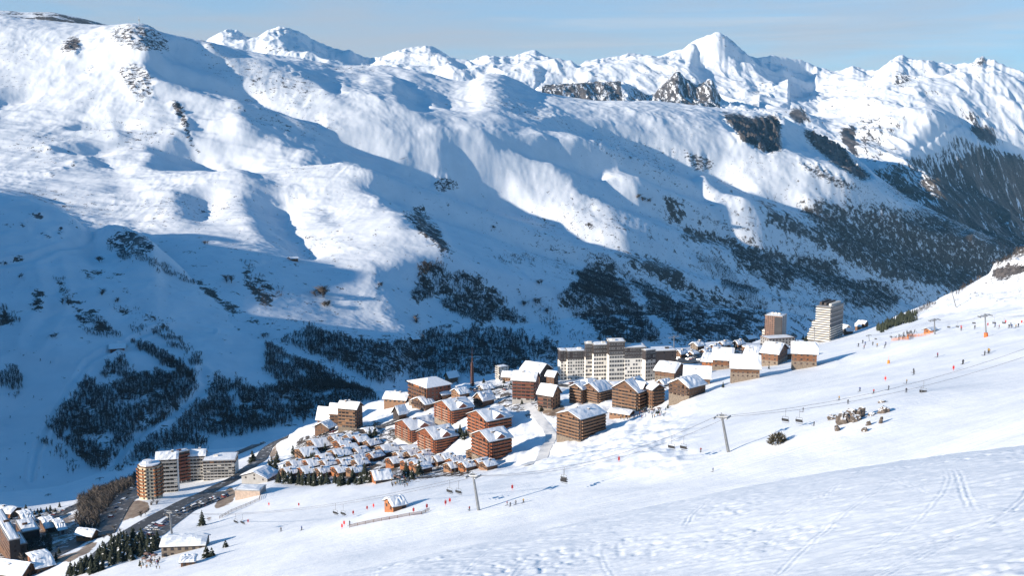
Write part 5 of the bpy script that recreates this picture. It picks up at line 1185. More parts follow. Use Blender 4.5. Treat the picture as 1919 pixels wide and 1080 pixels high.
b = MB(); b.prism(ring, -6, H_, 0); tpart(b.build('tower_wall', [M_CREAM], A_))
b = MB(); b.prism([(x * 1.04, (y - R_ * .6) * 1.04 + R_ * .6) for x, y in ring], H_ + .02, H_ + .5, 0); rf = tpart(b.build('tower_roof', [M_BROWN], A_))
b = MB(); b.prism([(x * .9, (y - R_ * .6) * .9 + R_ * .6) for x, y in ring], H_ + .52, H_ + 1.2, 0); b.prism([(x * .4 - R_ * .2, (y - R_ * .6) * .4 + R_ * .6) for x, y in ring], H_ + 1.2, H_ + 2.8, 0); b.build('snow', [M_ROOFSNOW], rf)
for k in range(9):
    for i in range(10):
        x0, y0 = ring[i]; x1, y1 = ring[(i + 1) % 10]; nx, ny = (y1 - y0), -(x1 - x0)
        if (nx * (p[0]) + ny * (p[1])) > 0: continue
        mx, my = (x0 + x1) / 2, (y0 + y1) / 2; yw = math.atan2(y1 - y0, x1 - x0); L_ = math.hypot(x1 - x0, y1 - y0)
        if k > 0 and i % 3 != 1:
            o = link('balcony', balcony_mesh(L_ * .96, 1.1, fh * .45, M_TAN, M_ORANGE, ('tw', round(L_, 2))), None, A_)
            o.matrix_basis = Matrix.Translation(tw_o) @ Matrix.Rotation(TY, 4, 'Z') @ Matrix.Translation((mx, my, k * fh)) @ Matrix.Rotation(yw, 4, 'Z')
        for e in ((0,) if i % 3 != 1 else (-.25, .25)):
            o = link('window', window_mesh(fh * .4, fh * .45, M_DARK, ('tw', round(fh, 2))), None, A_)
            o.matrix_basis = Matrix.Translation(tw_o) @ Matrix.Rotation(TY, 4, 'Z') @ Matrix.Translation((mx + e * (x1 - x0), my + e * (y1 - y0), (k + .5) * fh)) @ Matrix.Rotation(yw, 4, 'Z')
# low buildings right of it and at the bottom left
B('sports_hall', 'low hall with a broad white ridge roof above the flat-roofed one', 'hall', (501,904), 45, 8, 6, 9, 70, 'x', 1, M_GREY, M_GREY, chim=0, snow=.6, colsl=3)
B('flat_hall', 'flat-roofed low hall with a pale front, at the lower end of the piste', 'hall', (487,929), 43, 3, 7, 0, 84, 'flat', 1, M_RAIL, M_GREY, chim=0, snow=.9, colsl=0, colsr=0)
LOW = 'houses in the lower hamlet'
for C, wl, wr, h, ri, rf, lab, w1, w2 in [((20,1056),24,16,36,2,'flat','tallest dark flat-topped house at the bottom left corner',M_BROWN,M_DARK), ((37,1050),9,12,24,1,'flat','lower dark block leaning against the tallest house of the hamlet',M_DARK,M_DARK), ((43,1019),9,26,17,3,'flat','dark flat-topped house behind the tallest house of the lower hamlet',M_BROWN,M_DARK), ((40,1090),42,8,8,14,'y','house under a big plain snow roof cut by the bottom left corner',M_BROWN,M_BROWN),
    ((70,1077),13,26,9,6,'x','orange-gabled chalet beside the bottom row of pines',M_ORANGE,M_BROWN), ((112,1005),11,10,9,5,'x','small pale house with a white roof by the terraced wall',M_STONE,M_GREY), ((20,972),26,5,8,5,'y','orange-brown house at the left edge by the car park',M_ORANGE,M_BROWN), ((172,1014),24,11,8,7,'y','small orange cabin with a white roof beside the road',M_ORANGE,M_BROWN), ((88,1000),10,14,8,5,'x','dark little house above the car park wall',M_BROWN,M_DARK), ((46,985),9,14,6,4,'x','low dark house among the lower car parks',M_DARK,M_DARK)]:
    B('hamlet_house', lab, 'house', C, wl, wr, h, ri, 36 if rf != 'y' else 74, rf, max(1, int(h / 7)), w1, w2, chim=1, snow=.8, group=LOW)
B('restaurant', 'long stone mountain restaurant under one white roof at the bottom of the piste', 'restaurant', (303,1046), 3, 70, 19, 8, 6, 'x', 2, M_STONE, M_STONE, chim=1, snow=.9, colsr=6, base=M_STONE)
B('kiosk', 'small timber kiosk on the terrace of the stone restaurant', 'kiosk', (339,1064), 4, 22, 8, 3, 10, 'x', 1, M_BROWN, M_BROWN, chim=0, snow=.7)
B('ski_hut', 'little orange ski hut alone on the lower piste', 'hut', (737,961), 16, 24, 10, 9, 32, 'x', 1, M_ORANGE, M_BROWN, chim=0, snow=.7, colsl=2, colsr=2)
B('lift_station', 'low lift station with a snowed-up roof in the shaded valley bottom', 'lift station', (100,952), 44, 28, 7, 5, 62, 'y', 1, M_DARK, M_DARK, chim=0, snow=.5, layers=(LL,), colsl=0, colsr=0)
B('cabin', 'small red cabin alone on the shaded spur', 'cabin', (207,662), 6, 23, 7, 4, 20, 'x', 1, M_ORANGE, M_RED, chim=0, snow=.5, layers=(LL,), colsl=0, colsr=3)
B('cabin', 'tiny hut in the shadow edge on the mountainside', 'cabin', (547,489), 5, 9, 4, 2, 30, 'x', 1, M_BROWN, M_BROWN, chim=0, snow=.4, d=None, layers=(LM,), colsl=0, colsr=0)
B('cabin', 'tiny brown hut below the last sunlit snow at the foot of the mountain', 'cabin', (775,641), 6, 10, 5, 3, 30, 'x', 1, M_TAN, M_BROWN, chim=0, snow=.4, layers=(LM,), colsl=0, colsr=0)
# ---- spire
p = place(885, 724); s = px(np.linalg.norm(p)); sp_ = root('spire', p, math.radians(30), 'slender rust-coloured lattice bell tower with a needle spire', 'tower')
M_RUST = simple_mat('rust_steel', (.13, .06, .045), .7, .35, .8)
b = MB(); hw = 2.3 * s
for sx in (-1, 1):
    for sy in (-1, 1): b.tube((sx * hw, sy * hw, -4), (sx * hw * .62, sy * hw * .62, 44 * s), .26)
for k in range(11):
    z = 4 * s * k; w_ = hw * (1 - .38 * z / (44 * s)); w2 = hw * (1 - .38 * (z + 4 * s) / (44 * s))
    for a in range(4):
        c0, s0 = math.cos(a * math.pi / 2), math.sin(a * math.pi / 2); P0 = (w_ * (c0 - s0), w_ * (s0 + c0), z); P1 = (w_ * (-c0 - s0), w_ * (-s0 + c0), z); P2 = (w2 * (-c0 - s0), w2 * (-s0 + c0), z + 4 * s)
        b.tube(P0, P1, .16, n=4); b.tube(P0, P2, .12, n=4)
b.build('frame', [M_RUST], sp_)
b = MB(); b.prism([(hw * .3, 0), (0, hw * .3), (-hw * .3, 0), (0, -hw * .3)], -3, 26 * s, 0); b.build('shaft', [M_BROWN], sp_)
b = MB()
for z0, z1, w0 in ((26, 27, .95), (33, 34, .85), (40, 41, .75), (44, 45, .7)): b.box(-hw * w0, -hw * w0, z0 * s, hw * w0, hw * w0, z1 * s, 0)
b.box(-hw * .5, -hw * .5, 27.02 * s, hw * .5, hw * .5, 32.98 * s, 1); b.box(-hw * .42, -hw * .42, 34.02 * s, hw * .42, hw * .42, 39.98 * s, 1); b.build('belfry', [M_RUST, simple_mat('rose_panel', (.40, .22, .18), .7, .3, 1)], sp_)
b = MB(); b.tube((0, 0, 45.02 * s), (0, 0, 58 * s), hw * .45, hw * .16, n=6); b.tube((0, 0, 58 * s), (0, 0, 75 * s), hw * .14, .04, n=5); b.build('needle', [M_RUST], sp_)
# ---- rows of small chalets
rows = [('front row', [(350,960),(520,955),(690,950),(860,945),(1015,945)]), ('second row from the front', [(410,885),(575,880),(740,872),(910,868),(1065,865)]), ('third row from the front', [(520,790),(850,790),(705,825),(1045,820)]),
        ('fourth row from the front', [(640,695),(960,720),(1065,745),(1215,790)]), ('rear row', [(830,620),(885,670),(985,605),(1065,630),(1185,665)]), ('right-hand cluster', [(1335,745),(1415,850),(1485,790),(1560,870),(1595,775),(1690,810),(1650,880),(1740,770)]),
        ('row below the residences', [(1780,845),(1700,905),(1860,830),(1940,810),(2030,845),(2000,900),(2110,880),(2250,770),(2150,890),(2360,880),(2290,860)])]
num = ['first', 'second', 'third', 'fourth', 'fifth', 'sixth', 'seventh', 'eighth', 'ninth', 'tenth', 'eleventh']
GRP = 'small timber chalets packed in rows'
for rn, ps in rows:
    for k, (cx, cy) in enumerate(sorted(ps)):
        big = (cx, cy) in ((520,790),(850,790),(1335,745),(640,695),(2250,770)); u, v = 480 + cx / 5.4, 720 + cy / 5.4
        B('small_chalet', 'small snow-roofed timber chalet, %s from the left in the %s' % (num[k], rn), 'chalet', (u - 4, v), 19 if big else 15, 26 if big else 19, 9 if big else 7.5, 8 if big else 6.5, 38 + random.uniform(-6, 6), 'x', 2, M_ORANGE if k % 2 else M_TAN, M_BROWN, chim=1, snow=.32, over=.7, group=GRP, colsl=2, colsr=0, under=4, bal='l')
B('small_chalet', 'double chalet under one long snow roof at the right end of the front row', 'chalet', (704,908), 10, 30, 7, 10, 20, 'x', 2, M_ORANGE, M_DARK, chim=1, snow=.5, group=GRP, colsl=2, colsr=0, under=4)
# ================================================================== roads, trees, cars, lifts, people
CG = lambda x, y: (240 + x / 6.854, 820 + y / 6.854)
A_ = lambda x, y: (x / 3.6, 780 + y / 3.6)
B_ = lambda x, y: (480 + x / 5.4, 720 + y / 5.4)
E_ = lambda x, y: (1240 + x / 4.7975, 560 + y / 4.7975)
F_ = lambda x, y: (1560 + x / 4.5, 460 + y / 4.5)
H_ = lambda x, y: (1119 + x / 2.4, 630 + y / 2.4)
K_ = lambda x, y: (1300 + x / 4.569, 700 + y / 4.569)
def _asph():
    m, nt, b = new_mat('wet_asphalt')
    tc = nt.nodes.new('ShaderNodeTexCoord'); P = tc.outputs['Object']
    n = noise_(nt, P, .25, 6, .65); n2 = noise_(nt, P, 2.0, 4, .6)
    c = mix_(nt, n2, (.05, .048, .048), (.085, .08, .078))
    c = mix_(nt, map_(nt, n, .57, .68), c, (.6, .62, .65))
    nt.links.new(c, b.inputs['Base Color']); b.inputs['Roughness'].default_value = .6
    return m
M_ASPH = _asph()
def gsurf(x, y): return LN.h(x, y)
def strip(name, pts, w, mat, lift=.28, kind='structure', edge=True):
    W = [place(u, v)[:2] for u, v in pts]; W = np.array(W)
    # resample
    seg = np.r_[0, np.cumsum(np.linalg.norm(np.diff(W, axis=0), axis=1))]; n = max(8, int(seg[-1] / 2.5)); t = np.linspace(0, seg[-1], n)
    P = np.stack([np.interp(t, seg, W[:, 0]), np.interp(t, seg, W[:, 1])], 1)
    k = np.hanning(11); k /= k.sum()
    for ax in (0, 1): P[:, ax] = np.convolve(np.pad(P[:, ax], 5, mode='edge'), k, 'valid')
    T = np.gradient(P, axis=0); T /= np.linalg.norm(T, axis=1)[:, None]; Nn = np.stack([-T[:, 1], T[:, 0]], 1)
    q = np.linspace(-.5, .5, 7); V = np.zeros((n, 7, 3))
    for j, o in enumerate(q):
        XY = P + Nn * (o * w); V[:, j, :2] = XY; V[:, j, 2] = LN.h(XY[:, 0], XY[:, 1])
    c = V[:, :, 2].max(1); V[:, :, 2] = np.maximum(V[:, :, 2], .6 * V[:, :, 2] + .4 * c[:, None]) + lift
    me = mesh_np(name, V.reshape(-1, 3), grid_faces(n, 7)); me.materials.append(mat)
    o = bpy.data.objects.new(name, me); COL.objects.link(o); o['kind'] = kind
    return o, P, Nn
strip('road', [(150,1072),(190,1042),(228,1010),(265,985),(320,957),(372,932),(415,910),(455,890),(486,866),(500,843),(520,829),(545,815)], 10, M_ASPH)
strip('road', [(186,1010),(207,975),(228,945),(246,922),(262,905)], 15, M_ASPH)
strip('road', [(-30,1012),(40,990),(95,970),(150,950),(190,930)], 12, M_ASPH)
strip('road', [(30,1082),(90,1048),(140,1020),(178,1006)], 13, M_ASPH)
strip('road', [(400,868),(440,853),(480,838),(520,823)], 12, M_ASPH)
strip('road', [(650,822),(690,806),(740,790),(770,783)], 7, M_ASPH)
strip('road', [(282,1010),(312,985),(345,962),(390,938),(425,922)], 11, M_ASPH, .22)
strip('road', [(1283,682),(1300,672),(1330,664),(1352,660)], 26, M_ASPH, .5)
strip('road', [(575,828),(600,822),(640,820)], 9, M_ASPH)

M_TROD = simple_mat('trodden_snow', (.72, .72, .72), .7, .18, .4)
strip('path', [(975,752),(990,764),(1008,782),(1024,800),(1034,822),(1020,850),(985,876)], 6, M_TROD, .2)
strip('path', [(850,736),(885,730),(930,727),(975,722),(1030,722),(1080,724),(1130,728),(1200,728)], 7, M_ASPH, .25)
strip('path', [(560,862),(620,848),(690,842),(760,845)], 4, M_TROD, .2)
strip('path', [(545,884),(620,872),(700,868),(780,872),(850,868)], 4, M_TROD, .2)
# ---- conifers
def pine_mesh(r, H=1.0):
    V, Fc, Mi = [], [], []
    tiers = 11
    for k in range(tiers):
        z0 = .10 + .84 * k / tiers; R = .26 * (1 - (k / tiers) ** 1.15) + .02; n = 9 if k < 7 else 6
        for j in range(n):
            if r.random() < .12: continue
            th = 2 * math.pi * (j + r.uniform(-.35, .35)) / n; R_ = R * r.uniform(.65, 1.25); w = .075 * r.uniform(.7, 1.3) * (1 - .5 * k / tiers)
            c, s = math.cos(th), math.sin(th); zt = z0 + r.uniform(.02, .07); ze = z0 - R_ * r.uniform(.15, .4)
            i = len(V)
            V += [(0, 0, zt), (c * R_ * .6 - s * w, s * R_ * .6 + c * w, (zt + ze) / 2), (c * R_, s * R_, ze), (c * R_ * .6 + s * w, s * R_ * .6 - c * w, (zt + ze) / 2), (c * R_ * .45, s * R_ * .45, (zt + ze) / 2 - .05)]
            Fc += [(i, i + 1, i + 2), (i, i + 2, i + 3), (i + 1, i + 4, i + 2), (i + 4, i + 3, i + 2)]
            sn = r.random() < .08; Mi += [1 if sn else 0] * 2 + [0, 0]
    i = len(V); V += [(0, 0, 1.0)] + [(.03 * math.cos(a), .03 * math.sin(a), .86) for a in (0, 2.1, 4.2)]; Fc += [(i, i + 1, i + 2), (i, i + 2, i + 3), (i, i + 3, i + 1)]; Mi += [0] * 3
    return V, Fc, Mi
M_PINE = simple_mat('pine_needles', (.018, .028, .016), .9, .4, .8, (.045, .05, .03))
M_BARK = simple_mat('bark', (.06, .045, .035), .9, .3, 2)
PM = []
for k in range(6):
    V, Fc, Mi = pine_mesh(np.random.default_rng(60 + k)); b = MB(); b.v, b.f, b.m = V, Fc, Mi; PM.append(b.mesh('crown', [M_PINE, M_ROOFSNOW]))
b = MB(); b.tube((0, 0, -.15), (0, 0, .8), .03, .008, 6); TRUNK = b.mesh('trunk', [M_BARK])
def pine(u, v, hpx, label, group=None, L=None, name='pine_tree', wide=1.0):
    p = place(u, v, (L,) if L else None); h = hpx * px(np.linalg.norm(p))
    o = root(name, p, random.uniform(0, 6.28), label, 'tree', group)
    for nm, me in (('crown', random.choice(PM)), ('trunk', TRUNK)):
        c = link(nm, me, None, o); c.scale = (h * wide, h * wide, h)
    return o
rp = np.random.default_rng(77)
poly = [A_(*q) for q in [(420,1100),(560,1030),(640,975),(760,900),(850,845),(950,850),(1060,860),(1080,900),(960,960),(860,985),(700,1050),(560,1085)]]
n = 0
while n < 84:
    u, v = rp.uniform(110, 305), rp.uniform(1010, 1085)
    if inside(poly, np.array([u]), np.array([v]))[0]: pine(u, v, rp.uniform(20, 32), 'dark pine in the dense row along the bottom edge of the piste', 'pines in the row along the bottom of the piste', wide=1.25); n += 1
for q, h in [((215,800),16),((375,715),13),((230,1000),16),((130,900),18),((300,1010),17),((430,1000),18),((540,1020),18),((720,1020),18),((980,1000),20),((1100,960),22),((1520,930),20),((1650,930),22),((700,690),13),((510,815),13),((560,815),13),((820,810),13),((900,815),14),((1580,960),16),((160,850),15),((190,880),17),((270,960),13),((640,1015),15),((800,1010),15),((1210,980),14),((350,1010),14),((590,1030),16),((880,1020),14),((1050,1000),15)]:
    pine(*B_(*q), h * 1.45, 'dark pine growing among the packed small chalets', 'pines among the small chalets', wide=1.25)
for q, h in [((1120,560),16),((1150,540),20),((1205,520),22),((1100,470),9),((1180,560),14)]: pine(*B_(*q), h, 'dark pine in the clump between the brown hotel and the leftmost residence', 'pines between the hotel and the residences')
for q, h in [((640,800),24),((605,820),20),((665,830),20),((690,800),16)]: pine(720 + q[0] / 4.5, 640 + q[1] / 4.5, h, 'dark tree in the gap between the orange residences', 'trees between the residences', wide=1.3)
rq = np.random.default_rng(12)
for pl, n_, h0, h1, lb, gr in [([B_(*q) for q in [(190,900),(280,1000),(520,1040),(760,1040),(1000,1030),(1180,1000),(1180,975),(900,1000),(400,985),(230,880)]], 40, 14, 25, 'dark pine in the hedge of trees along the front of the small chalets', 'pines along the front of the chalets'),
        ([B_(*q) for q in [(330,800),(520,760),(900,760),(1150,850),(1100,880),(700,840),(420,860)]], 26, 10, 17, 'dark pine growing among the packed small chalets', 'pines among the small chalets'),
        ([(880,722),(935,708),(1000,740),(1040,772),(1010,778),(940,745),(900,738)], 16, 8, 14, 'small pine in the upper village between the timber blocks', 'pines in the upper village'),
        ([(1150,772),(1240,778),(1258,765),(1225,770)], 8, 7, 12, 'small pine on the bank in front of the arched hotel', 'pines before the arched hotel'),
        ([(1270,676),(1345,652),(1430,652),(1420,664),(1340,668)], 22, 6, 11, 'small dark tree among the far houses', 'trees among the far houses'),
        ([(1460,655),(1515,640),(1520,632),(1470,644)], 14, 7, 12, 'dark tree on the bank below the high-rises', 'trees below the high-rises'),
        ([(0,1040),(90,1010),(120,1050),(50,1078),(0,1070)], 22, 12, 22, 'dark tree between the houses of the lower hamlet', 'trees in the lower hamlet'),
        ([(0,968),(60,955),(110,950),(130,960),(40,985),(0,995)], 22, 8, 14, 'dark tree by the lower car park', 'trees by the lower car park')]:
    k = 0; us = [q[0] for q in pl]; vs = [q[1] for q in pl]
    while k < n_:
        u, v = rq.uniform(min(us), max(us)), rq.uniform(min(vs), max(vs))
        if inside(pl, np.array([u]), np.array([v]))[0]: pine(u, v, rq.uniform(h0, h1), lb, gr, wide=rq.uniform(1.1, 1.5)); k += 1
pine(473, 868, 24, 'large snow-laden fir beside the road above the apartment block', wide=1.5)
pine(379, 986, 30, 'tall dark pine standing alone on the roadside terrace', wide=1.1)
pine(387, 1046, 24, 'bushy pine at the right end of the stone restaurant', wide=1.6); pine(397, 1044, 18, 'smaller pine beside the bushy one at the stone restaurant', wide=1.5); pine(423, 1027, 15, 'little round pine alone in the snow right of the stone restaurant', wide=1.6)
pine(1355, 727, 12, 'small fir in the snow below the broad chalet on the piste edge'); pine(1441, 692, 9, 'small fir beside the chalet with the open gable')
pine(262, 1062, 12, 'small pine at the left corner of the restaurant terrace')
for q, h in [((1780,190),24),((1590,310),20)]: pass
# bare shrubs and hedges of the near slope
_bush_m = [twig_tris(np.random.default_rng(90 + k), 26, 1.7, .2) for k in range(4)]
def bush(u, v, hpx, label, group=None, L=None, mat=None, dense=3):
    p = place(u, v, (L,) if L else None); h = hpx * px(np.linalg.norm(p)); r = np.random.default_rng(int(u * 3 + v))
    me = plant_mesh('twigs', r.normal(0, h * .35, dense), r.normal(0, h * .35, dense), np.zeros(dense), _bush_m, h, mat or M_WOOD, int(u))
    o = bpy.data.objects.new('shrub', me); COL.objects.link(o); o.location = tuple(p); o.name = 'shrub'
    tag(o, label, 'shrub', group); return o
def mugo(u, v, hpx, label):
    p = place(u, v); h = hpx * px(np.linalg.norm(p)); r = np.random.default_rng(4); V, Fc, Mi = [], [], []
    for k in range(800):
        q = r.normal(0, 1, 3); q /= np.linalg.norm(q); q *= r.uniform(.45, 1.0); q[2] = abs(q[2]); c = np.array([q[0] * .75, q[1] * .6, q[2] * .9])
        a = r.normal(0, 1, 3); a /= np.linalg.norm(a); e = np.cross(a, q); e /= np.linalg.norm(e); i = len(V); s = .15
        V += [tuple(h * (c - a * s * .4)), tuple(h * (c + a * s * .4)), tuple(h * (c + q * s * 1.8 + e * .03))]; Fc.append((i, i + 1, i + 2)); Mi.append(1 if (r.random() < .03 and q[2] > .5) else 0)
    b = MB(); b.v, b.f, b.m = V, Fc, Mi; o = root('shrub', p, 0, label, 'shrub'); b.build('foliage', [simple_mat('mugo', (.05, .05, .025), .9, .4, 1, (.11, .085, .05)), M_ROOFSNOW], o)
    b = MB(); b.tube((0, 0, -.3), (0, 0, h * .6), h * .07, h * .02); b.build('stem', [M_BARK], o)
mugo(1457, 832, 22, 'round olive-brown dwarf pine alone on the open piste')
wood(LN, [A_(*q) for q in [(530,600),(640,540),(760,490),(935,405),(940,440),(800,540),(740,600),(690,690),(640,780),(560,800),(510,740)]], 3.0, 8.5, 'brown bare hedge on the bank left of the car park below the apartment block', 51, (-.4, 14))
wood(LN, [B_(*q) for q in [(0,540),(150,470),(330,430),(440,390),(420,420),(200,520),(20,580)]], 3.2, 5, 'brown bare shrubs along the edge of the upper car park', 52, (-.3, 14))
wood(LN, [F_(*q) for q in [(380,700),(450,665),(530,650),(560,610),(650,590),(720,580),(720,630),(640,660),(540,680),(420,730)]], 4.2, 6, 'dark evergreens on the slope beyond the far ski lift', 53, (-.45, 30), 4, CNF, M_NEEDLE)
wood(LN, [F_(*q) for q in [(500,800),(560,780),(640,745),(690,745),(680,780),(560,806)]], 4.5, 3.2, 'reddish thicket on the piste beside the orange net', 54, (-.5, 20), 3)
wood(LN, [F_(*q) for q in [(700,575),(760,520),(830,490),(880,490),(860,515),(780,545),(730,580)]], 4.5, 4, 'reddish thicket higher on the far slope', 55, (-.4, 20), 3)
wood(LN, [F_(*q) for q in [(1020,440),(1100,345),(1250,240),(1400,140),(1640,0),(1640,50),(1450,140),(1330,210),(1200,310),(1100,380)]], 5.0, 6, 'dark scrub along the skyline of the rocky slope on the right', 56, (-.5, 20), 3)
wood(LN, [A_(*q) for q in [(130,940),(200,880),(300,850),(360,860),(300,960),(150,1040)]], 3.2, 6.5, 'dark bushes between the houses of the lower hamlet', 57, (-.5, 14), 4)
for (u, v, h, lb) in [(603,556,20,'large round bare bush in the sun at the edge of the mountain shade'), (613,574,10,'smaller bare bush below the large round one in the sun')]: bush(u, v, h, lb, None, LM, None, 9)
for k, (x, y, h) in enumerate([(570,450,9),(510,390,8),(565,640,10),(660,680,8),(1150,355,8),(1280,570,14),(330,260,12),(1490,880,10),(1230,950,9),(1190,970,10),(1150,960,10),(300,880,8),(635,280,9),(120,540,8),(230,640,9),(200,700,9),(370,690,10),(25,470,8)]):
    bush(x / 3, 340 + y / 3, h, 'lone bare bush on the open snow of the shaded spur', 'lone bushes on the shaded spur', LL if x < 1140 else LM, None, 4)
for k, (x, y, h) in enumerate([(540,830,9),(600,830,9),(430,800,14),(220,590,8),(855,265,8),(1110,690,12),(1020,700,10),(1160,740,12),(1110,580,9),(1700,110,9),(1665,95,8),(1730,115,8)]):
    bush(640 + x / 3, 340 + y / 3, h, 'lone bare bush on the snow between the mountainside woods', 'lone bushes on the mountainside', LM, None, 4)
for q, h in [((1000,650),7),((960,680),9),((790,790),9),((725,830),9),((1010,600),8),((1040,600),9)]: bush(*A_(*q), h * 1.2, 'leafless roadside bush by the apartment block', 'leafless bushes along the road', LN, None, 3)

# ---- rocks on the piste
def boulder(u, v, wpx, hpx, label, seed):
    p = place(u, v); s = px(np.linalg.norm(p)); r = np.random.default_rng(seed)
    bm = bmesh.new(); bmesh.ops.create_icosphere(bm, subdivisions=3, radius=1.0)
    w, h = wpx * s / 2, hpx * s
    for vt in bm.verts:
        c = vt.co; n = 1 + .38 * float(noise2(np.array([c.x * 1.3 + seed]), np.array([c.y * 1.3 + c.z * 2.1]), seed)[0]) + .22 * float(noise2(np.array([c.x * 3.1]), np.array([c.z * 3.3 + c.y * 2 + seed]), seed + 1)[0])
        q = Vector((c.x * w * n, c.y * w * .8 * n, c.z * h * .85 * n)); q.z = min(q.z, h * .8 + .1 * q.x); vt.co = q
    me = bpy.data.meshes.new('rock'); bm.to_mesh(me); bm.free()
    me.materials.append(M_ROCK); o = bpy.data.objects.new('rock', me); COL.objects.link(o); o.location = tuple(p); o.rotation_euler = (r.uniform(-.2, .2), r.uniform(-.2, .2), r.uniform(0, 6))
    tag(o, label, 'rock', 'rocks on the open piste')
def _rock():
    m, nt, b = new_mat('piste_rock')
    tc = nt.nodes.new('ShaderNodeTexCoord'); ge = nt.nodes.new('ShaderNodeNewGeometry'); sp = nt.nodes.new('ShaderNodeSeparateXYZ'); nt.links.new(ge.outputs['Normal'], sp.inputs[0])
    n = noise_(nt, tc.outputs['Object'], .9, 6, .65); c = mix_(nt, map_(nt, n, .3, .7), (.05, .042, .037), (.17, .135, .11))
    f = map_(nt, math_(nt, 'ADD', sp.outputs[2], math_(nt, 'MULTIPLY', n, .5)), .92, 1.06)
    nt.links.new(mix_(nt, f, c, (.84, .86, .88)), b.inputs['Base Color']); b.inputs['Roughness'].default_value = .85
    bp = nt.nodes.new('ShaderNodeBump'); bp.inputs['Strength'].default_value = .9; bp.inputs['Distance'].default_value = .6; nt.links.new(n, bp.inputs['Height']); nt.links.new(bp.outputs[0], b.inputs['Normal'])
    return m
M_ROCK = _rock()
for k, (x, y, w_, h_, lb) in enumerate([(1200,392,80,40,'leftmost flat rock of the big outcrop on the piste'),(1285,425,95,95,'largest rock of the outcrop, at its front'),(1345,372,90,70,'rock with a snow cap in the middle of the outcrop'),(1425,372,70,85,'tall split rock at the right of the outcrop'),(1390,405,80,50,'low rock at the foot of the tall split one'),
    (1232,492,42,50,'small pointed rock below the left of the outcrop'),(1497,445,34,40,'small dark rock in the snow hollow right of the outcrop'),(1465,497,42,36,'small streaked rock below the snow hollow'),(1600,428,28,58,'narrow upright rock right of the outcrop'),(1630,332,85,48,'wedge-shaped rock above and right of the outcrop'),(1620,250,55,20,'thin snowed-over rock uppermost on the piste'),(1525,356,60,22,'flat rock just right of the tall split one')]):
    boulder(*K_(x, y), w_ / 3.7, h_ / 3.9, lb, 200 + k)

# ---- cars
def car_mesh(col, k):
    b = MB()
    prof = [(-2.2,.35),(-2.15,.8),(-1.3,.92),(1.9,.95),(2.2,.85),(2.2,.35)]
    n = len(prof); V = [(x, -.88, z) for x, z in prof] + [(x, .88, z) for x, z in prof]
    b.poly(V, [tuple(range(n)), tuple(reversed(range(n, 2 * n)))] + [(i, n + i, n + (i + 1) % n, (i + 1) % n) for i in range(n)], 0)
    V = [(-1.2,-.8,.93),(1.9,-.8,.95),(1.9,.8,.95),(-1.2,.8,.93),(-.5,-.66,1.42),(1.5,-.66,1.45),(1.5,.66,1.45),(-.5,.66,1.42)]
    b.poly(V, [(0,1,5,4),(1,2,6,5),(2,3,7,6),(3,0,4,7)], 1)
    V2 = [(x, y, 1.435) for x, y in ((-.5,-.66),(1.5,-.66),(1.5,.66),(-.5,.66))]; b.poly(V2 + [(x, y, 1.43 + (.14 if k % 2 else .05)) for x, y, _ in V2], [(0,3,2,1),(4,5,6,7),(0,1,5,4),(1,2,6,5),(2,3,7,6),(3,0,4,7)], 3 if k % 2 else 0)
    for x in (-1.35, 1.35):
        for y in (-.9, .7): b.tube((x, y, .33), (x, y + .2, .33), .33, n=10, m=2)
    for y in (-.6, .6): b.box(-2.24, y - .2, .58, -2.17, y + .2, .74, 3)
    return b.mesh('parked_car', [simple_mat('car_paint_%s' % 'abcdefg'[k], col, .35, .06, .5), M_GLASS, M_BLACK, M_ROOFSNOW])
CARS = [car_mesh(c, k) for k, c in enumerate([(.03,.03,.035),(.35,.36,.38),(.05,.07,.14),(.55,.55,.56),(.10,.10,.11),(.22,.03,.03),(.09,.08,.07)])]
def cars(pts, n, yaw, label, group, rows=1, gap=6.0, jit=.5):
    W = np.array([place(u, v)[:2] for u, v in pts]); seg = np.r_[0, np.cumsum(np.linalg.norm(np.diff(W, axis=0), axis=1))]
    for k in range(n):
        t = (k + .5 + random.uniform(-.2, .2)) / n * seg[-1]; x, y = np.interp(t, seg, W[:, 0]), np.interp(t, seg, W[:, 1])
        dx, dy = np.interp(t + 1, seg, W[:, 0]) - np.interp(t - 1, seg, W[:, 0]), np.interp(t + 1, seg, W[:, 1]) - np.interp(t - 1, seg, W[:, 1]); al = math.atan2(dy, dx)
        for r_ in range(rows):
            if random.random() < .12: continue
            o_ = (r_ - (rows - 1) / 2) * gap; X, Y = x - math.sin(al) * o_, y + math.cos(al) * o_
            o = bpy.data.objects.new('parked_car', random.choice(CARS)); COL.objects.link(o); o.location = (X, Y, float(LN.h(X, Y)) + .3); o.rotation_euler = (0, 0, al + yaw + random.uniform(-.06, .06)); o.scale = (.9, .9, .95)
            tag(o, label, 'car', group)
cars([A_(*q) for q in [(930,850),(1010,790),(1100,715)]], 11, 1.3, 'parked car in the row beside the road above the bottom pines', 'cars beside the road above the bottom pines', 2)
cars([A_(*q) for q in [(1150,690),(1250,650),(1400,590),(1520,540)]], 18, 1.3, 'parked car in the long double row on the roadside terrace', 'cars on the roadside terrace', 2)
cars([A_(*q) for q in [(690,720),(760,620),(840,520),(900,470)]], 15, 1.4, 'parked car in the double row beside the rounded corner tower', 'cars beside the corner tower', 2, 9)
cars([A_(*q) for q in [(10,800),(150,745),(300,690),(460,625)]], 18, 1.4, 'parked car in the lower car park at the left edge', 'cars in the lower car park', 2, 8)
cars([A_(*q) for q in [(230,985),(330,925),(430,880),(530,830)]], 12, .1, 'parked car in line along the lower hamlet street', 'cars along the hamlet street', 1)
cars([A_(*q) for q in [(640,760),(700,720)]], 4, .1, 'parked car by the small orange cabin', 'cars by the orange cabin', 1)
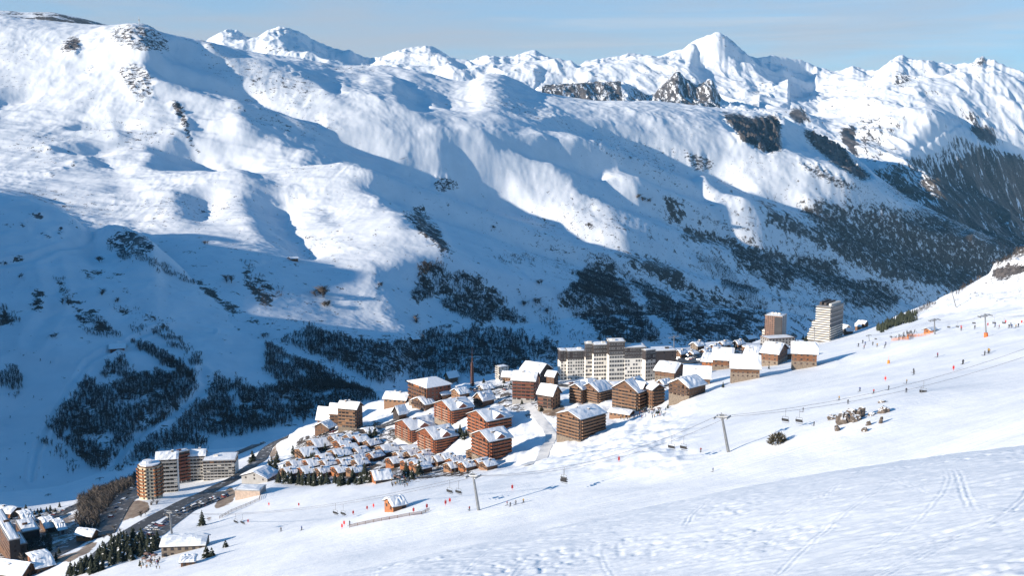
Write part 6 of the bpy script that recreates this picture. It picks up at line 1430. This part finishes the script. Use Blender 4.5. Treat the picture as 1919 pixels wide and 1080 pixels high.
cars([B_(*q) for q in [(-260,720),(-100,665),(60,615),(200,560)]], 18, 1.4, 'parked car along the upper edge of the road before the wood', 'cars along the upper road', 1)
cars([B_(*q) for q in [(500,600),(600,560),(720,530),(820,500)]], 9, 1.2, 'parked car in front of the brown hotel', 'cars in front of the hotel', 2, 7)
cars([E_(*q) for q in [(225,560),(280,545),(340,530)]], 6, 1.4, 'parked car in the far car park beside the white block', 'cars in the far car park', 3, 9)
cars([E_(*q) for q in [(360,590),(410,570),(440,560)]], 4, 1.4, 'parked car under the snow bank by the orange chalet', 'cars by the orange chalet', 1)
cars([E_(*q) for q in [(1150,385),(1230,370),(1310,360)]], 6, 1.4, 'parked car between the high-rise and the stepped tower', 'cars below the high-rises', 1)
cars([(1062,722),(1100,724),(1135,727)], 9, 1.3, 'parked car in front of the white apartment block', 'cars before the white block', 1)
cars([(940,735),(960,728),(985,724)], 6, 1.3, 'parked car on the lane beside the tall timber block', 'cars by the tall timber block', 1)
cars([(860,735),(885,732),(915,730)], 6, 1.4, 'parked car at the foot of the spire', 'cars at the foot of the spire', 2, 7)

# ---- people
def figure():
    """one continuous body grown over a joint skeleton: a skier leaning a little forward"""
    me = bpy.data.meshes.new('person')
    J = [(0,0,.95),(0,.03,1.2),(0,.08,1.42),(0,.1,1.54),(0,.12,1.68),(.1,0,.9),(.13,.12,.5),(.13,0,.08),(.13,.14,.04),(-.1,0,.9),(-.13,.12,.5),(-.13,0,.08),(-.13,.14,.04),(.2,.08,1.4),(.3,.05,1.15),(.32,.28,1.02),(-.2,.08,1.4),(-.3,.05,1.15),(-.32,.28,1.02)]
    Ed = [(0,1),(1,2),(2,3),(3,4),(0,5),(5,6),(6,7),(7,8),(0,9),(9,10),(10,11),(11,12),(2,13),(13,14),(14,15),(2,16),(16,17),(17,18)]
    Rr = [.17,.17,.17,.07,.13,.12,.09,.08,.06,.12,.09,.08,.06,.09,.07,.05,.09,.07,.05]
    me.from_pydata(J, Ed, []); o = bpy.data.objects.new('person', me); COL.objects.link(o)
    m = o.modifiers.new('skin', 'SKIN'); 
    for i, r_ in enumerate(Rr): me.skin_vertices[0].data[i].radius = (r_, r_)
    me.skin_vertices[0].data[0].use_root = True
    o.modifiers.new('sub', 'SUBSURF').levels = 1
    dg = bpy.context.evaluated_depsgraph_get(); out = bpy.data.meshes.new_from_object(o.evaluated_get(dg)); bpy.data.objects.remove(o); bpy.data.meshes.remove(me)
    return out
BODY = figure()
SUITS = []
M_SKIN = simple_mat('skin', (.5, .32, .25), .6, .1, 3)
for k, c in enumerate([(.02,.02,.03),(.03,.06,.2),(.3,.03,.03),(.03,.12,.15),(.06,.06,.06),(.35,.2,.03)]):
    m_ = BODY.copy(); m_.name = 'body'; m_.materials.clear(); a = simple_mat('ski_suit_%s' % 'abcdef'[k], c, .7, .2, 4); m_.materials.append(a); m_.materials.append(simple_mat('trousers_%s' % 'abcdef'[k], (.02, .02, .025), .7, .2, 4)); m_.materials.append(M_SKIN)
    for p_ in m_.polygons:
        z = p_.center.z; p_.material_index = 2 if (1.52 < z < 1.66 and p_.center.y > .14) else (1 if z < .9 else 0)
    SUITS.append(m_)
b = MB()
for x in (-.13, .13): b.box(x - .05, -.8, 0, x + .05, .95, .03); b.box(x - .05, .95, 0.0, x + .05, 1.1, .09)
SKIS = b.mesh('skis', [M_BLACK])
b = MB()
for x in (-.34, .34): b.tube((x, .3, 1.05), (x * 1.1, .1, 0), .015, n=4)
POLES = b.mesh('ski_poles', [M_BLACK])
COLN = ['black', 'blue', 'red', 'teal', 'grey', 'ochre']
def person(u, v, k, label, group, hpx=9.5, ski=True, L=None):
    p = place(u, v, (L,) if L else None); o = root('person', p, random.uniform(0, 6.28), label, 'person', group); s = hpx * px(np.linalg.norm(p)) / 1.75
    for nm, me in (('body', SUITS[k]),) + ((('skis', SKIS), ('ski_poles', POLES)) if ski else ()):
        c = link(nm, me, None, o); c.scale = (s, s, s)
    return o
sk = [F_(*q) for q in [(255,828),(275,843),(265,873),(220,856),(340,843),(377,856),(440,866),(450,843),(885,945),(1100,1003),(1285,930),(1320,912),(685,1078),(1370,690),(1407,703),(1490,698),(1505,680),(1545,698),(1568,690),(1512,697),(1085,720),(1200,705)]] + \
     [H_(*q) for q in [(1424,175),(1393,215),(1390,255),(1182,250),(1243,260),(1312,243),(1128,307),(1089,290),(927,342),(520,612),(466,523),(976,405),(1742,88),(1760,77),(1643,128),(1529,96)]] + [(950,948),(956,950),(967,946),(981,943),(527,997),(565,995),(880,958),(655,985)]
for i, (u, v) in enumerate(sk):
    k = i % 6 if i % 3 else 0
    person(u, v, k, 'skier in %s clothes out on the open piste' % COLN[k], 'skiers in %s on the open piste' % COLN[k], 7 if v < 660 else 9)
rt = np.random.default_rng(9)
for (u0, u1, v0, v1, n_, lb, gr) in [(733,764,895,914,44,'person in the crowd on the terrace below the double chalet','people on the terrace below the double chalet'),(842,888,874,892,44,'person in the crowd on the terrace at the right end of the chalet rows','people on the terrace at the end of the chalet rows'),
        (264,304,1043,1068,40,'person on the terrace of the stone restaurant','people on the restaurant terrace'),(1160,1250,774,789,44,'person on the hotel terrace beside the piste','people on the hotel terrace')]:
    for i in range(n_):
        f = rt.random(); u = u0 + (u1 - u0) * f; v = v0 + (v1 - v0) * rt.random() - (6 * f if u0 > 1100 or 800 < u0 < 900 else 0)
        k = int(rt.integers(6)); person(u, v, k, lb, gr, 6.5, False)
for q in [(100,300),(240,180),(60,520),(150,680),(300,195),(40,770),(120,880),(260,880),(200,400),(90,250)]:
    person(q[0] / 3.176, 620 + q[1] / 3.176, 0, 'tiny skier on the shaded piste across the valley', 'skiers on the shaded piste', 4.5, True, LL)
# ---- terrace furniture: parasols
M_CANV = simple_mat('parasol_cloth', (.24, .15, .12), .8, .15, 2)
b = MB(); n = 8
b.poly([(0, 0, 2.75)] + [(1.5 * math.cos(a), 1.5 * math.sin(a), 2.2) for a in np.arange(n) * 2 * math.pi / n], [(0, 1 + i, 1 + (i + 1) % n) for i in range(n)]); CAN = b.mesh('canopy', [M_CANV])
b = MB(); b.tube((0, 0, -.3), (0, 0, 2.7), .05, n=6); b.tube((0, 0, 0), (0, 0, .1), .3, n=8); POST = b.mesh('pole', [M_DARK])
for (u, v, gr) in [(272,1056,'the restaurant terrace'),(281,1061,'the restaurant terrace'),(290,1050,'the restaurant terrace'),(276,1047,'the restaurant terrace'),(748,903,'the terrace below the double chalet'),(741,900,'the terrace below the double chalet'),(1205,779,'the hotel terrace'),(1222,776,'the hotel terrace'),(1235,773,'the hotel terrace')]:
    p = place(u, v); o = root('parasol', p, 0, 'pale parasol open over the people on ' + gr, 'parasol', 'parasols on ' + gr); link('canopy', CAN, None, o); link('pole', POST, None, o)

# ---- chairlift
def pylon(base, top, label, arm=26, L=None, th=1.0, pad=False, yaw=None, group=None):
    p = place(*base, (L,) if L else None); s = px(np.linalg.norm(p)); d = p[1]
    q = at(top[0], top[1], d * 1.0); ax = q - p; H = np.linalg.norm(ax)
    o = root('lift_pylon', p, 0, label, 'lift pylon', group)
    b = MB(); b.tube(-.08 * ax, ax, .55 * th, .36 * th, 10); b.build('mast', [M_METAL], o)
    a = np.array([math.cos(yaw if yaw is not None else -.25), math.sin(yaw if yaw is not None else -.25), 0]) * arm * s / 2; a[2] = arm * s * .06
    b = MB(); b.tube(ax - a, ax + a, .28 * th, n=6); b.tube(ax * 1.07 - a * .8, ax * 1.07 + a * .8, .13 * th, n=5); b.tube(ax * .93, ax - a * .7, .15 * th, n=5); b.tube(ax * .93, ax + a * .7, .15 * th, n=5); b.build('crossarm', [M_METAL], o)
    al = np.cross(a / np.linalg.norm(a), [0, 0, 1.0]); ends = []
    for sg in (-1, 1):
        c = ax + a * sg; b = MB(); b.tube(c - al * 1.9 * th, c + al * 1.9 * th, .18 * th, n=6)
        for k in range(6): w = c + al * th * (-1.7 + .68 * k); b.tube(w - a / np.linalg.norm(a) * .12 - [0, 0, .25], w + a / np.linalg.norm(a) * .12 - [0, 0, .25], .24 * th, n=8)
        b.build('sheave_train', [M_METAL], o); ends.append(p + c + np.array([0, 0, .08]))
    b = MB(); b.tube(ax, ax * 1.13, .2 * th, .12 * th, 6); b.box(ax[0] * 1.04 - .7 * th, ax[1] * 1.04 - .5 * th, ax[2] * 1.04, ax[0] * 1.04 + .7 * th, ax[1] * 1.04 + .5 * th, ax[2] * 1.04 + .35 * th); b.build('lifting_frame', [M_METAL], o)
    if pad:
        b = MB(); b.tube((0, 0, -.3), tuple(ax / H * min(2.6, H * .2)), 1.0, .9, 10); b.build('crash_pad', [simple_mat('orange_pad', (.6, .13, .03), .7, .2, 1)], o)
    return ends
yw = math.radians(-32)
PA = pylon((1365,848), (1353,782), 'tall chairlift pylon alone in the middle of the open piste', 24, yaw=yw)
PB = pylon((897,957), (887,893), 'chairlift pylon on the piste below the right end of the chalet rows', 20, yaw=yw)
PC = pylon((323,1010), (318,962), 'chairlift pylon behind the stone restaurant', 16, yaw=yw)
PD = pylon((1848,632), (1846,592), 'chairlift pylon with an orange crash pad on the upper piste', 20, pad=True, th=.8, yaw=.1)
PE = pylon((1752,627), (1751,600), 'chairlift pylon beside the small lift hut', 17, th=.8, yaw=.1)
pylon((1263,662), (1263,632), 'lone pylon rising behind the white apartment block', 18, th=.8, yaw=.1)
pylon((1527,650), (1526,616), 'thin pylon behind the last chalet on the piste edge', 7, th=.7, yaw=1.2)
pylon((1792,577), (1784,548), 'slanting pylon at the foot of the rocky slope', 6, th=.7, yaw=1.2)
PG = pylon((1629,640), (1628,629), 'small distant chairlift pylon left of the thicket', 8, th=.5, yaw=.1)
pylon((188,916), (187,897), 'dark chairlift pylon in the shaded valley bottom', 13, LL, .8, yaw=.3); pylon((202,915), (202,902), 'shorter dark pylon right of the shaded valley pylon', 8, LL, .6, yaw=.3)
pylon((90,950), (90,928), 'pale pylon beside the lift station in the shade', 9, LL, .7, yaw=.3)
M_CABLE = simple_mat('steel_cable', (.10, .10, .11), .5, .1, 1)
def cable(P, Q, sag, label, group, r=.05):
    n = 24; pts = [np.array(P) * (1 - t) + np.array(Q) * t - np.array([0, 0, sag * 4 * t * (1 - t)]) for t in np.linspace(0, 1, n)]
    b = MB()
    for i in range(n - 1): b.tube(pts[i], pts[i + 1], r, n=4)
    o = b.build('haul_rope', [M_CABLE]); tag(o, label, 'cable', group); return pts
cb = []
far = [at(2080, 590, 330), at(2110, 596, 330)]
for k in (0, 1):
    side = ('valley-side', 'hill-side')[k]
    cb.append(cable(PC[k], PB[k], 5, '%s chairlift rope hung between the restaurant pylon and the middle pylon' % side, 'chairlift ropes'))
    cb.append(cable(PB[k], PA[k], 5, '%s chairlift rope hung between the two tall piste pylons' % side, 'chairlift ropes'))
    cb.append(cable(PA[k], far[k], 6, '%s chairlift rope running from the tallest pylon off to the upper right' % side, 'chairlift ropes'))
    cb.append(cable(PD[k], PE[k], 2, '%s rope between the crash-pad pylon and the hut pylon' % side, 'upper lift ropes', .035)); cb.append(cable(PE[k], PG[k], 2, '%s rope from the hut pylon down to the small distant pylon' % side, 'upper lift ropes', .035))
    cb.append(cable(PD[k], at(1990, 575, 400 + 8 * k), 2, '%s rope from the crash-pad pylon off the right edge' % side, 'upper lift ropes', .035))
b = MB(); b.tube((0, 0, 0), (0, 0, -2.4), .06, n=5); b.tube((-.9, 0, -2.4), (.9, 0, -2.4), .06, n=5)
for x in (-.9, .9): b.tube((x, 0, -2.4), (x, .1, -3.6), .05, n=5)
HANG = b.mesh('hanger', [M_METAL])
b = MB(); b.box(-1.05, -.15, -3.75, 1.05, .45, -3.6); b.box(-1.05, .4, -4.35, 1.05, .45, -4.25); SEAT = b.mesh('seat', [M_BLACK])
b = MB(); b.poly([(-1.05,-.2,-3.6),(1.05,-.2,-3.6),(1.05,-.35,-2.9),(-1.05,-.35,-2.9),(-1.05,-.12,-3.6),(1.05,-.12,-3.6),(1.05,-.27,-2.9),(-1.05,-.27,-2.9)], [(0,1,2,3),(7,6,5,4),(0,4,5,1),(2,6,7,3),(1,5,6,2),(0,3,7,4)]); BACK = b.mesh('backrest', [M_BLACK])
def chair(pt, label, s=1.0, group='chairs on the chairlift ropes'):
    o = root('lift_chair', pt, math.radians(-35), label, 'lift chair', group); o.scale = (s, s, s)
    for nm, me in (('hanger', HANG), ('seat', SEAT), ('backrest', BACK)): link(nm, me, None, o)
def on_cable(k, u):
    best = min(cb[k], key=lambda p: abs(proj(*p)[0] - u)); return best
for u, k0, lb in [(1488,2,'right of the tallest pylon'),(1720,2,'near the upper right skiers'),(1265,1,'below the hotel terrace'),(1050,1,'right of the middle pylon'),(840,0,'left of the middle pylon'),(637,0,'above the little ski hut'),(440,0,'nearest the stone restaurant')]:
    for j in (0, 1):
        kk = {2: 2, 1: 1, 0: 0}[k0] + 6 * j
        chair(on_cable(kk, u + 8 * j), '%s chair of the pair hanging %s' % (('valley-side', 'hill-side')[j], lb), 1.1)
for u, k0 in [(1778,3),(1796,3),(1826,3),(1880,5),(1862,5),(1668,4),(1700,4),(1640,4)]: chair(on_cable(k0, u), 'small dark chair on the ropes of the upper lift', .75, 'chairs of the upper lift')
# ---- piste markers, nets, hut
M_REDP = simple_mat('red_plastic', (.55, .03, .03), .6, .15, 2); M_ORP = simple_mat('orange_plastic', (.7, .22, .03), .6, .15, 2)
b = MB(); b.tube((0, 0, -.3), (0, 0, 2.2), .07, n=6); b.box(-.35, -.05, .6, .35, .06, 1.7); MARK = b.mesh('piste_marker', [M_REDP])
b = MB(); b.tube((0, 0, -.3), (0, 0, 1.7), .65, .6, 10); b.tube((0, 0, 1.7), (0, 0, 4.2), .06, n=6); PADM = b.mesh('padded_post', [M_ORP])
for u, v in [H_(98,566), H_(1296,203), H_(1603,155), F_(1310,682), F_(1460,660), F_(1595,662), F_(1085,703), (504,949), (465,981), (645,986), (641,992), (662,966), (688,957), (700,953), (835,948), (843,944), (960,919), (775,962), (800,955), (560,950), (1160,866), F_(1020,1056)]:
    p = place(u, v); o = bpy.data.objects.new('piste_marker', MARK); COL.objects.link(o); o.location = tuple(p); o.rotation_euler = (0, 0, random.uniform(-.5, .5)); tag(o, 'small red piste marker stuck in the snow', 'marker', 'red piste markers')
p = place(1665, 682); o = bpy.data.objects.new('padded_post', PADM); COL.objects.link(o); o.location = tuple(p); tag(o, 'orange padded post with a thin mast on the piste above the last chalet', 'post')
def net(pts, hgt, mat, name, label, cat, post=True):
    W = [place(u, v) for u, v in pts]; b = MB(); P = []
    for i in range(len(W) - 1):
        L_ = np.linalg.norm(W[i + 1] - W[i]); n_ = max(2, int(L_ / 3))
        for k in range(n_): x, y = (W[i] + (W[i + 1] - W[i]) * k / n_)[:2]; P.append(np.array([x, y, float(LN.h(x, y))]))
    P.append(W[-1])
    o = root(name, P[0], 0, label, cat); b = MB(); c = MB(); O = P[0]
    for i in range(len(P) - 1):
        for z in (.3, .65, 1.0): a_, e_ = P[i] - O + [0, 0, hgt * z], P[i + 1] - O + [0, 0, hgt * z]; b.tube(a_, e_, .09 if hgt < 2 else .12, n=4)
        c.tube(P[i] - O - [0, 0, .3], P[i] - O + [0, 0, hgt * 1.05], .08, n=5)
    b.build('rails', [mat], o); c.build('posts', [mat], o)
net([F_(500,808), F_(640,800), (1700,632), F_(700,775), F_(780,765), F_(850,745)], 1.6, M_ORP, 'safety_net', 'orange safety net along the piste beside the reddish thicket', 'net')
net([A_(1480,695), A_(1560,650), A_(1660,610), A_(1750,570), A_(1757,540)], 1.4, M_BROWN, 'fence', 'brown fence from the roadside terrace up to the flat-roofed hall', 'fence')
net([(655,990),(700,980),(745,972),(790,965),(805,958)], 1.0, M_BROWN, 'fence', 'low brown fence round the beginners area below the ski hut', 'fence')
B('cabin', 'little lift hut at the foot of the hut pylon', 'cabin', F_(825,738), 5, 9, 4, 3, 40, 'x', 1, M_ORANGE, M_BROWN, chim=0, snow=.3, colsl=1, colsr=1)
# summit mast
p = place(261, 47, (LM,)); p = hit(LM, 261, 46); o = root('mast', p, 0, 'tiny mast on the top of the left summit', 'mast'); s = px(np.linalg.norm(p))
b = MB(); b.tube((0, 0, -4), (0, 0, 14 * s), .9, .5, 6); b.build('pole', [M_METAL], o); b = MB(); b.box(-2.5, -.6, 7 * s, 2.5, .6, 9 * s); b.build('antenna', [M_METAL], o)
# houses of the lower town seen past the stepped tower
rv = np.random.default_rng(31)
def tiny(W, D, H, R, c):
    b = MB(); V = [(0,0,-3),(W,0,-3),(W,D,-3),(0,D,-3),(0,0,H),(W,0,H),(W,D,H),(0,D,H),(0,D/2,H+R),(W,D/2,H+R)]
    b.poly(V, [(3,2,1,0),(0,1,5,4),(2,3,7,6),(4,5,9,8),(6,7,8,9),(1,2,6,9,5),(3,0,4,8,7)], 0)
    for sd in (0, 1):
        e = -1 if sd == 0 else D + 1; z = H - 2 * R / D
        Q = [(-1, e, z + .1), (W + 1, e, z + .1), (W + 1, D / 2, H + R + .1), (-1, D / 2, H + R + .1)]; b.poly(Q + [(x, y, zz + .8) for x, y, zz in Q], [(0,1,2,3),(7,6,5,4),(0,4,5,1),(1,5,6,2),(2,6,7,3),(3,7,4,0)], 1)
    return b.mesh('town_house', [c, M_ROOFSNOW])
TH = [tiny(12, 10, 7, 4, M_BROWN), tiny(16, 11, 9, 4, M_STONE), tiny(10, 9, 6, 4, M_TAN)]
for k in range(48):
    f = rv.random(); u = 1582 + 76 * f; v = 616 - 24 * f + rv.uniform(0, 14) * (1.1 - f * .6)
    p = hit(LN, u, v)
    if p is None or p[1] > 1600: continue
    o = bpy.data.objects.new('town_house', TH[k % 3]); COL.objects.link(o); o.location = tuple(p); o.rotation_euler = (0, 0, rv.uniform(0, 3.1)); o.scale = (.5, .5, .5); tag(o, 'tiny snow-roofed house of the lower town beyond the stepped tower', 'house', 'houses of the lower town')
# ================================================================== light, sky, camera
w = bpy.data.worlds.new('World'); SC.world = w; w.use_nodes = True
nt = w.node_tree; bg = nt.nodes['Background']
sky = nt.nodes.new('ShaderNodeTexSky'); sky.sky_type = 'NISHITA'; sky.sun_disc = False
sky.sun_elevation = SUN_E
sun_dir = np.array([-SUN_H[0] * math.cos(SUN_E), -SUN_H[1] * math.cos(SUN_E), math.sin(SUN_E)])
sky.sun_rotation = math.atan2(sun_dir[0], sun_dir[1])
sky.altitude = 2000; sky.air_density = 1.0; sky.dust_density = 0.3; sky.ozone_density = 6.0
tc = nt.nodes.new('ShaderNodeTexCoord'); sp = nt.nodes.new('ShaderNodeSeparateXYZ'); nt.links.new(tc.outputs['Generated'], sp.inputs[0])
mp = nt.nodes.new('ShaderNodeMapping'); mp.inputs['Scale'].default_value = (1.6, 1.6, 13.0); mp.inputs['Rotation'].default_value = (0, math.radians(3), 0); nt.links.new(tc.outputs['Generated'], mp.inputs[0])
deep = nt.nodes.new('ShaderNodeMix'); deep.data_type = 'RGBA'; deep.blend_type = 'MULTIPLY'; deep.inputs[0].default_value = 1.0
nt.links.new(sky.outputs[0], deep.inputs[6]); deep.inputs[7].default_value = (.46, 1.2, 1.16, 1)       # tint added to the sky light, red cut, to turn shaded snow teal-blue
low = map_(nt, sp.outputs[2], -.02, .55, 1.0, 0.0)
cl = map_(nt, noise_(nt, mp.outputs[0], 1.3, 7, .62, .6), .34, .72)          # thin high streaks of cloud, thickest near the horizon
cl = math_(nt, 'MULTIPLY', math_(nt, 'ADD', math_(nt, 'MULTIPLY', cl, .34), .68), low)
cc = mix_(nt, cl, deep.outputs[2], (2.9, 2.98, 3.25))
mp3 = nt.nodes.new('ShaderNodeMapping'); mp3.inputs['Scale'].default_value = (2.2, 2.2, 34.0); mp3.inputs['Rotation'].default_value = (0, math.radians(2), 0); nt.links.new(tc.outputs['Generated'], mp3.inputs[0])
st = math_(nt, 'MULTIPLY', map_(nt, noise_(nt, mp3.outputs[0], 1.0, 6, .6, .8), .46, .72), .4)
st = math_(nt, 'MULTIPLY', st, map_(nt, sp.outputs[2], .12, .3, 1.0, 0.0))
cc = mix_(nt, st, cc, (3.9, 4.0, 4.2))
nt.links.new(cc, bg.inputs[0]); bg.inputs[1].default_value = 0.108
sl = bpy.data.lights.new('sun', 'SUN'); sl.energy = 5.0; sl.angle = math.radians(0.53); sl.color = (1.0, 0.885, 0.74)
so = bpy.data.objects.new('sun', sl); COL.objects.link(so)
so.rotation_euler = Vector(sun_dir).to_track_quat('Z', 'Y').to_euler(); so.location = (-300, -300, 300)
cd = bpy.data.cameras.new('camera'); cam = bpy.data.objects.new('camera', cd); COL.objects.link(cam)
cd.sensor_width = 36; cd.lens = 36 * F / 1919; cd.clip_start = 0.5; cd.clip_end = 60000
cam.location = (0, 0, 0); cam.rotation_euler = (math.radians(90) - PITCH, 0, 0)
SC.camera = cam
SC.view_settings.view_transform = 'Standard'; SC.view_settings.look = 'None'; SC.view_settings.gamma = 1; SC.view_settings.use_curve_mapping = False
SC.view_settings.exposure = 0.74
SC.cycles.max_bounces = 4; SC.cycles.diffuse_bounces = 2; SC.cycles.use_denoising = True

# ---- the air: a clear winter haze round the camera and the whole land
hb = MB(); hb.box(-9000, -2500, -795, 9000, 12500, 1080); hz = hb.mesh('haze', [])
hm = bpy.data.materials.new('haze'); hm.use_nodes = True; hn = hm.node_tree; hn.nodes.clear()
ho = hn.nodes.new('ShaderNodeOutputMaterial'); hv = hn.nodes.new('ShaderNodeVolumePrincipled'); hn.links.new(hv.outputs[0], ho.inputs['Volume'])
hv.inputs['Color'].default_value = (.30, .66, 1.0, 1); hv.inputs['Density'].default_value = 1.5e-5; hv.inputs['Anisotropy'].default_value = 0.0
hz.materials.append(hm); hzo = bpy.data.objects.new('haze', hz); COL.objects.link(hzo); hzo['kind'] = 'stuff'
SC.cycles.volume_bounces = 0
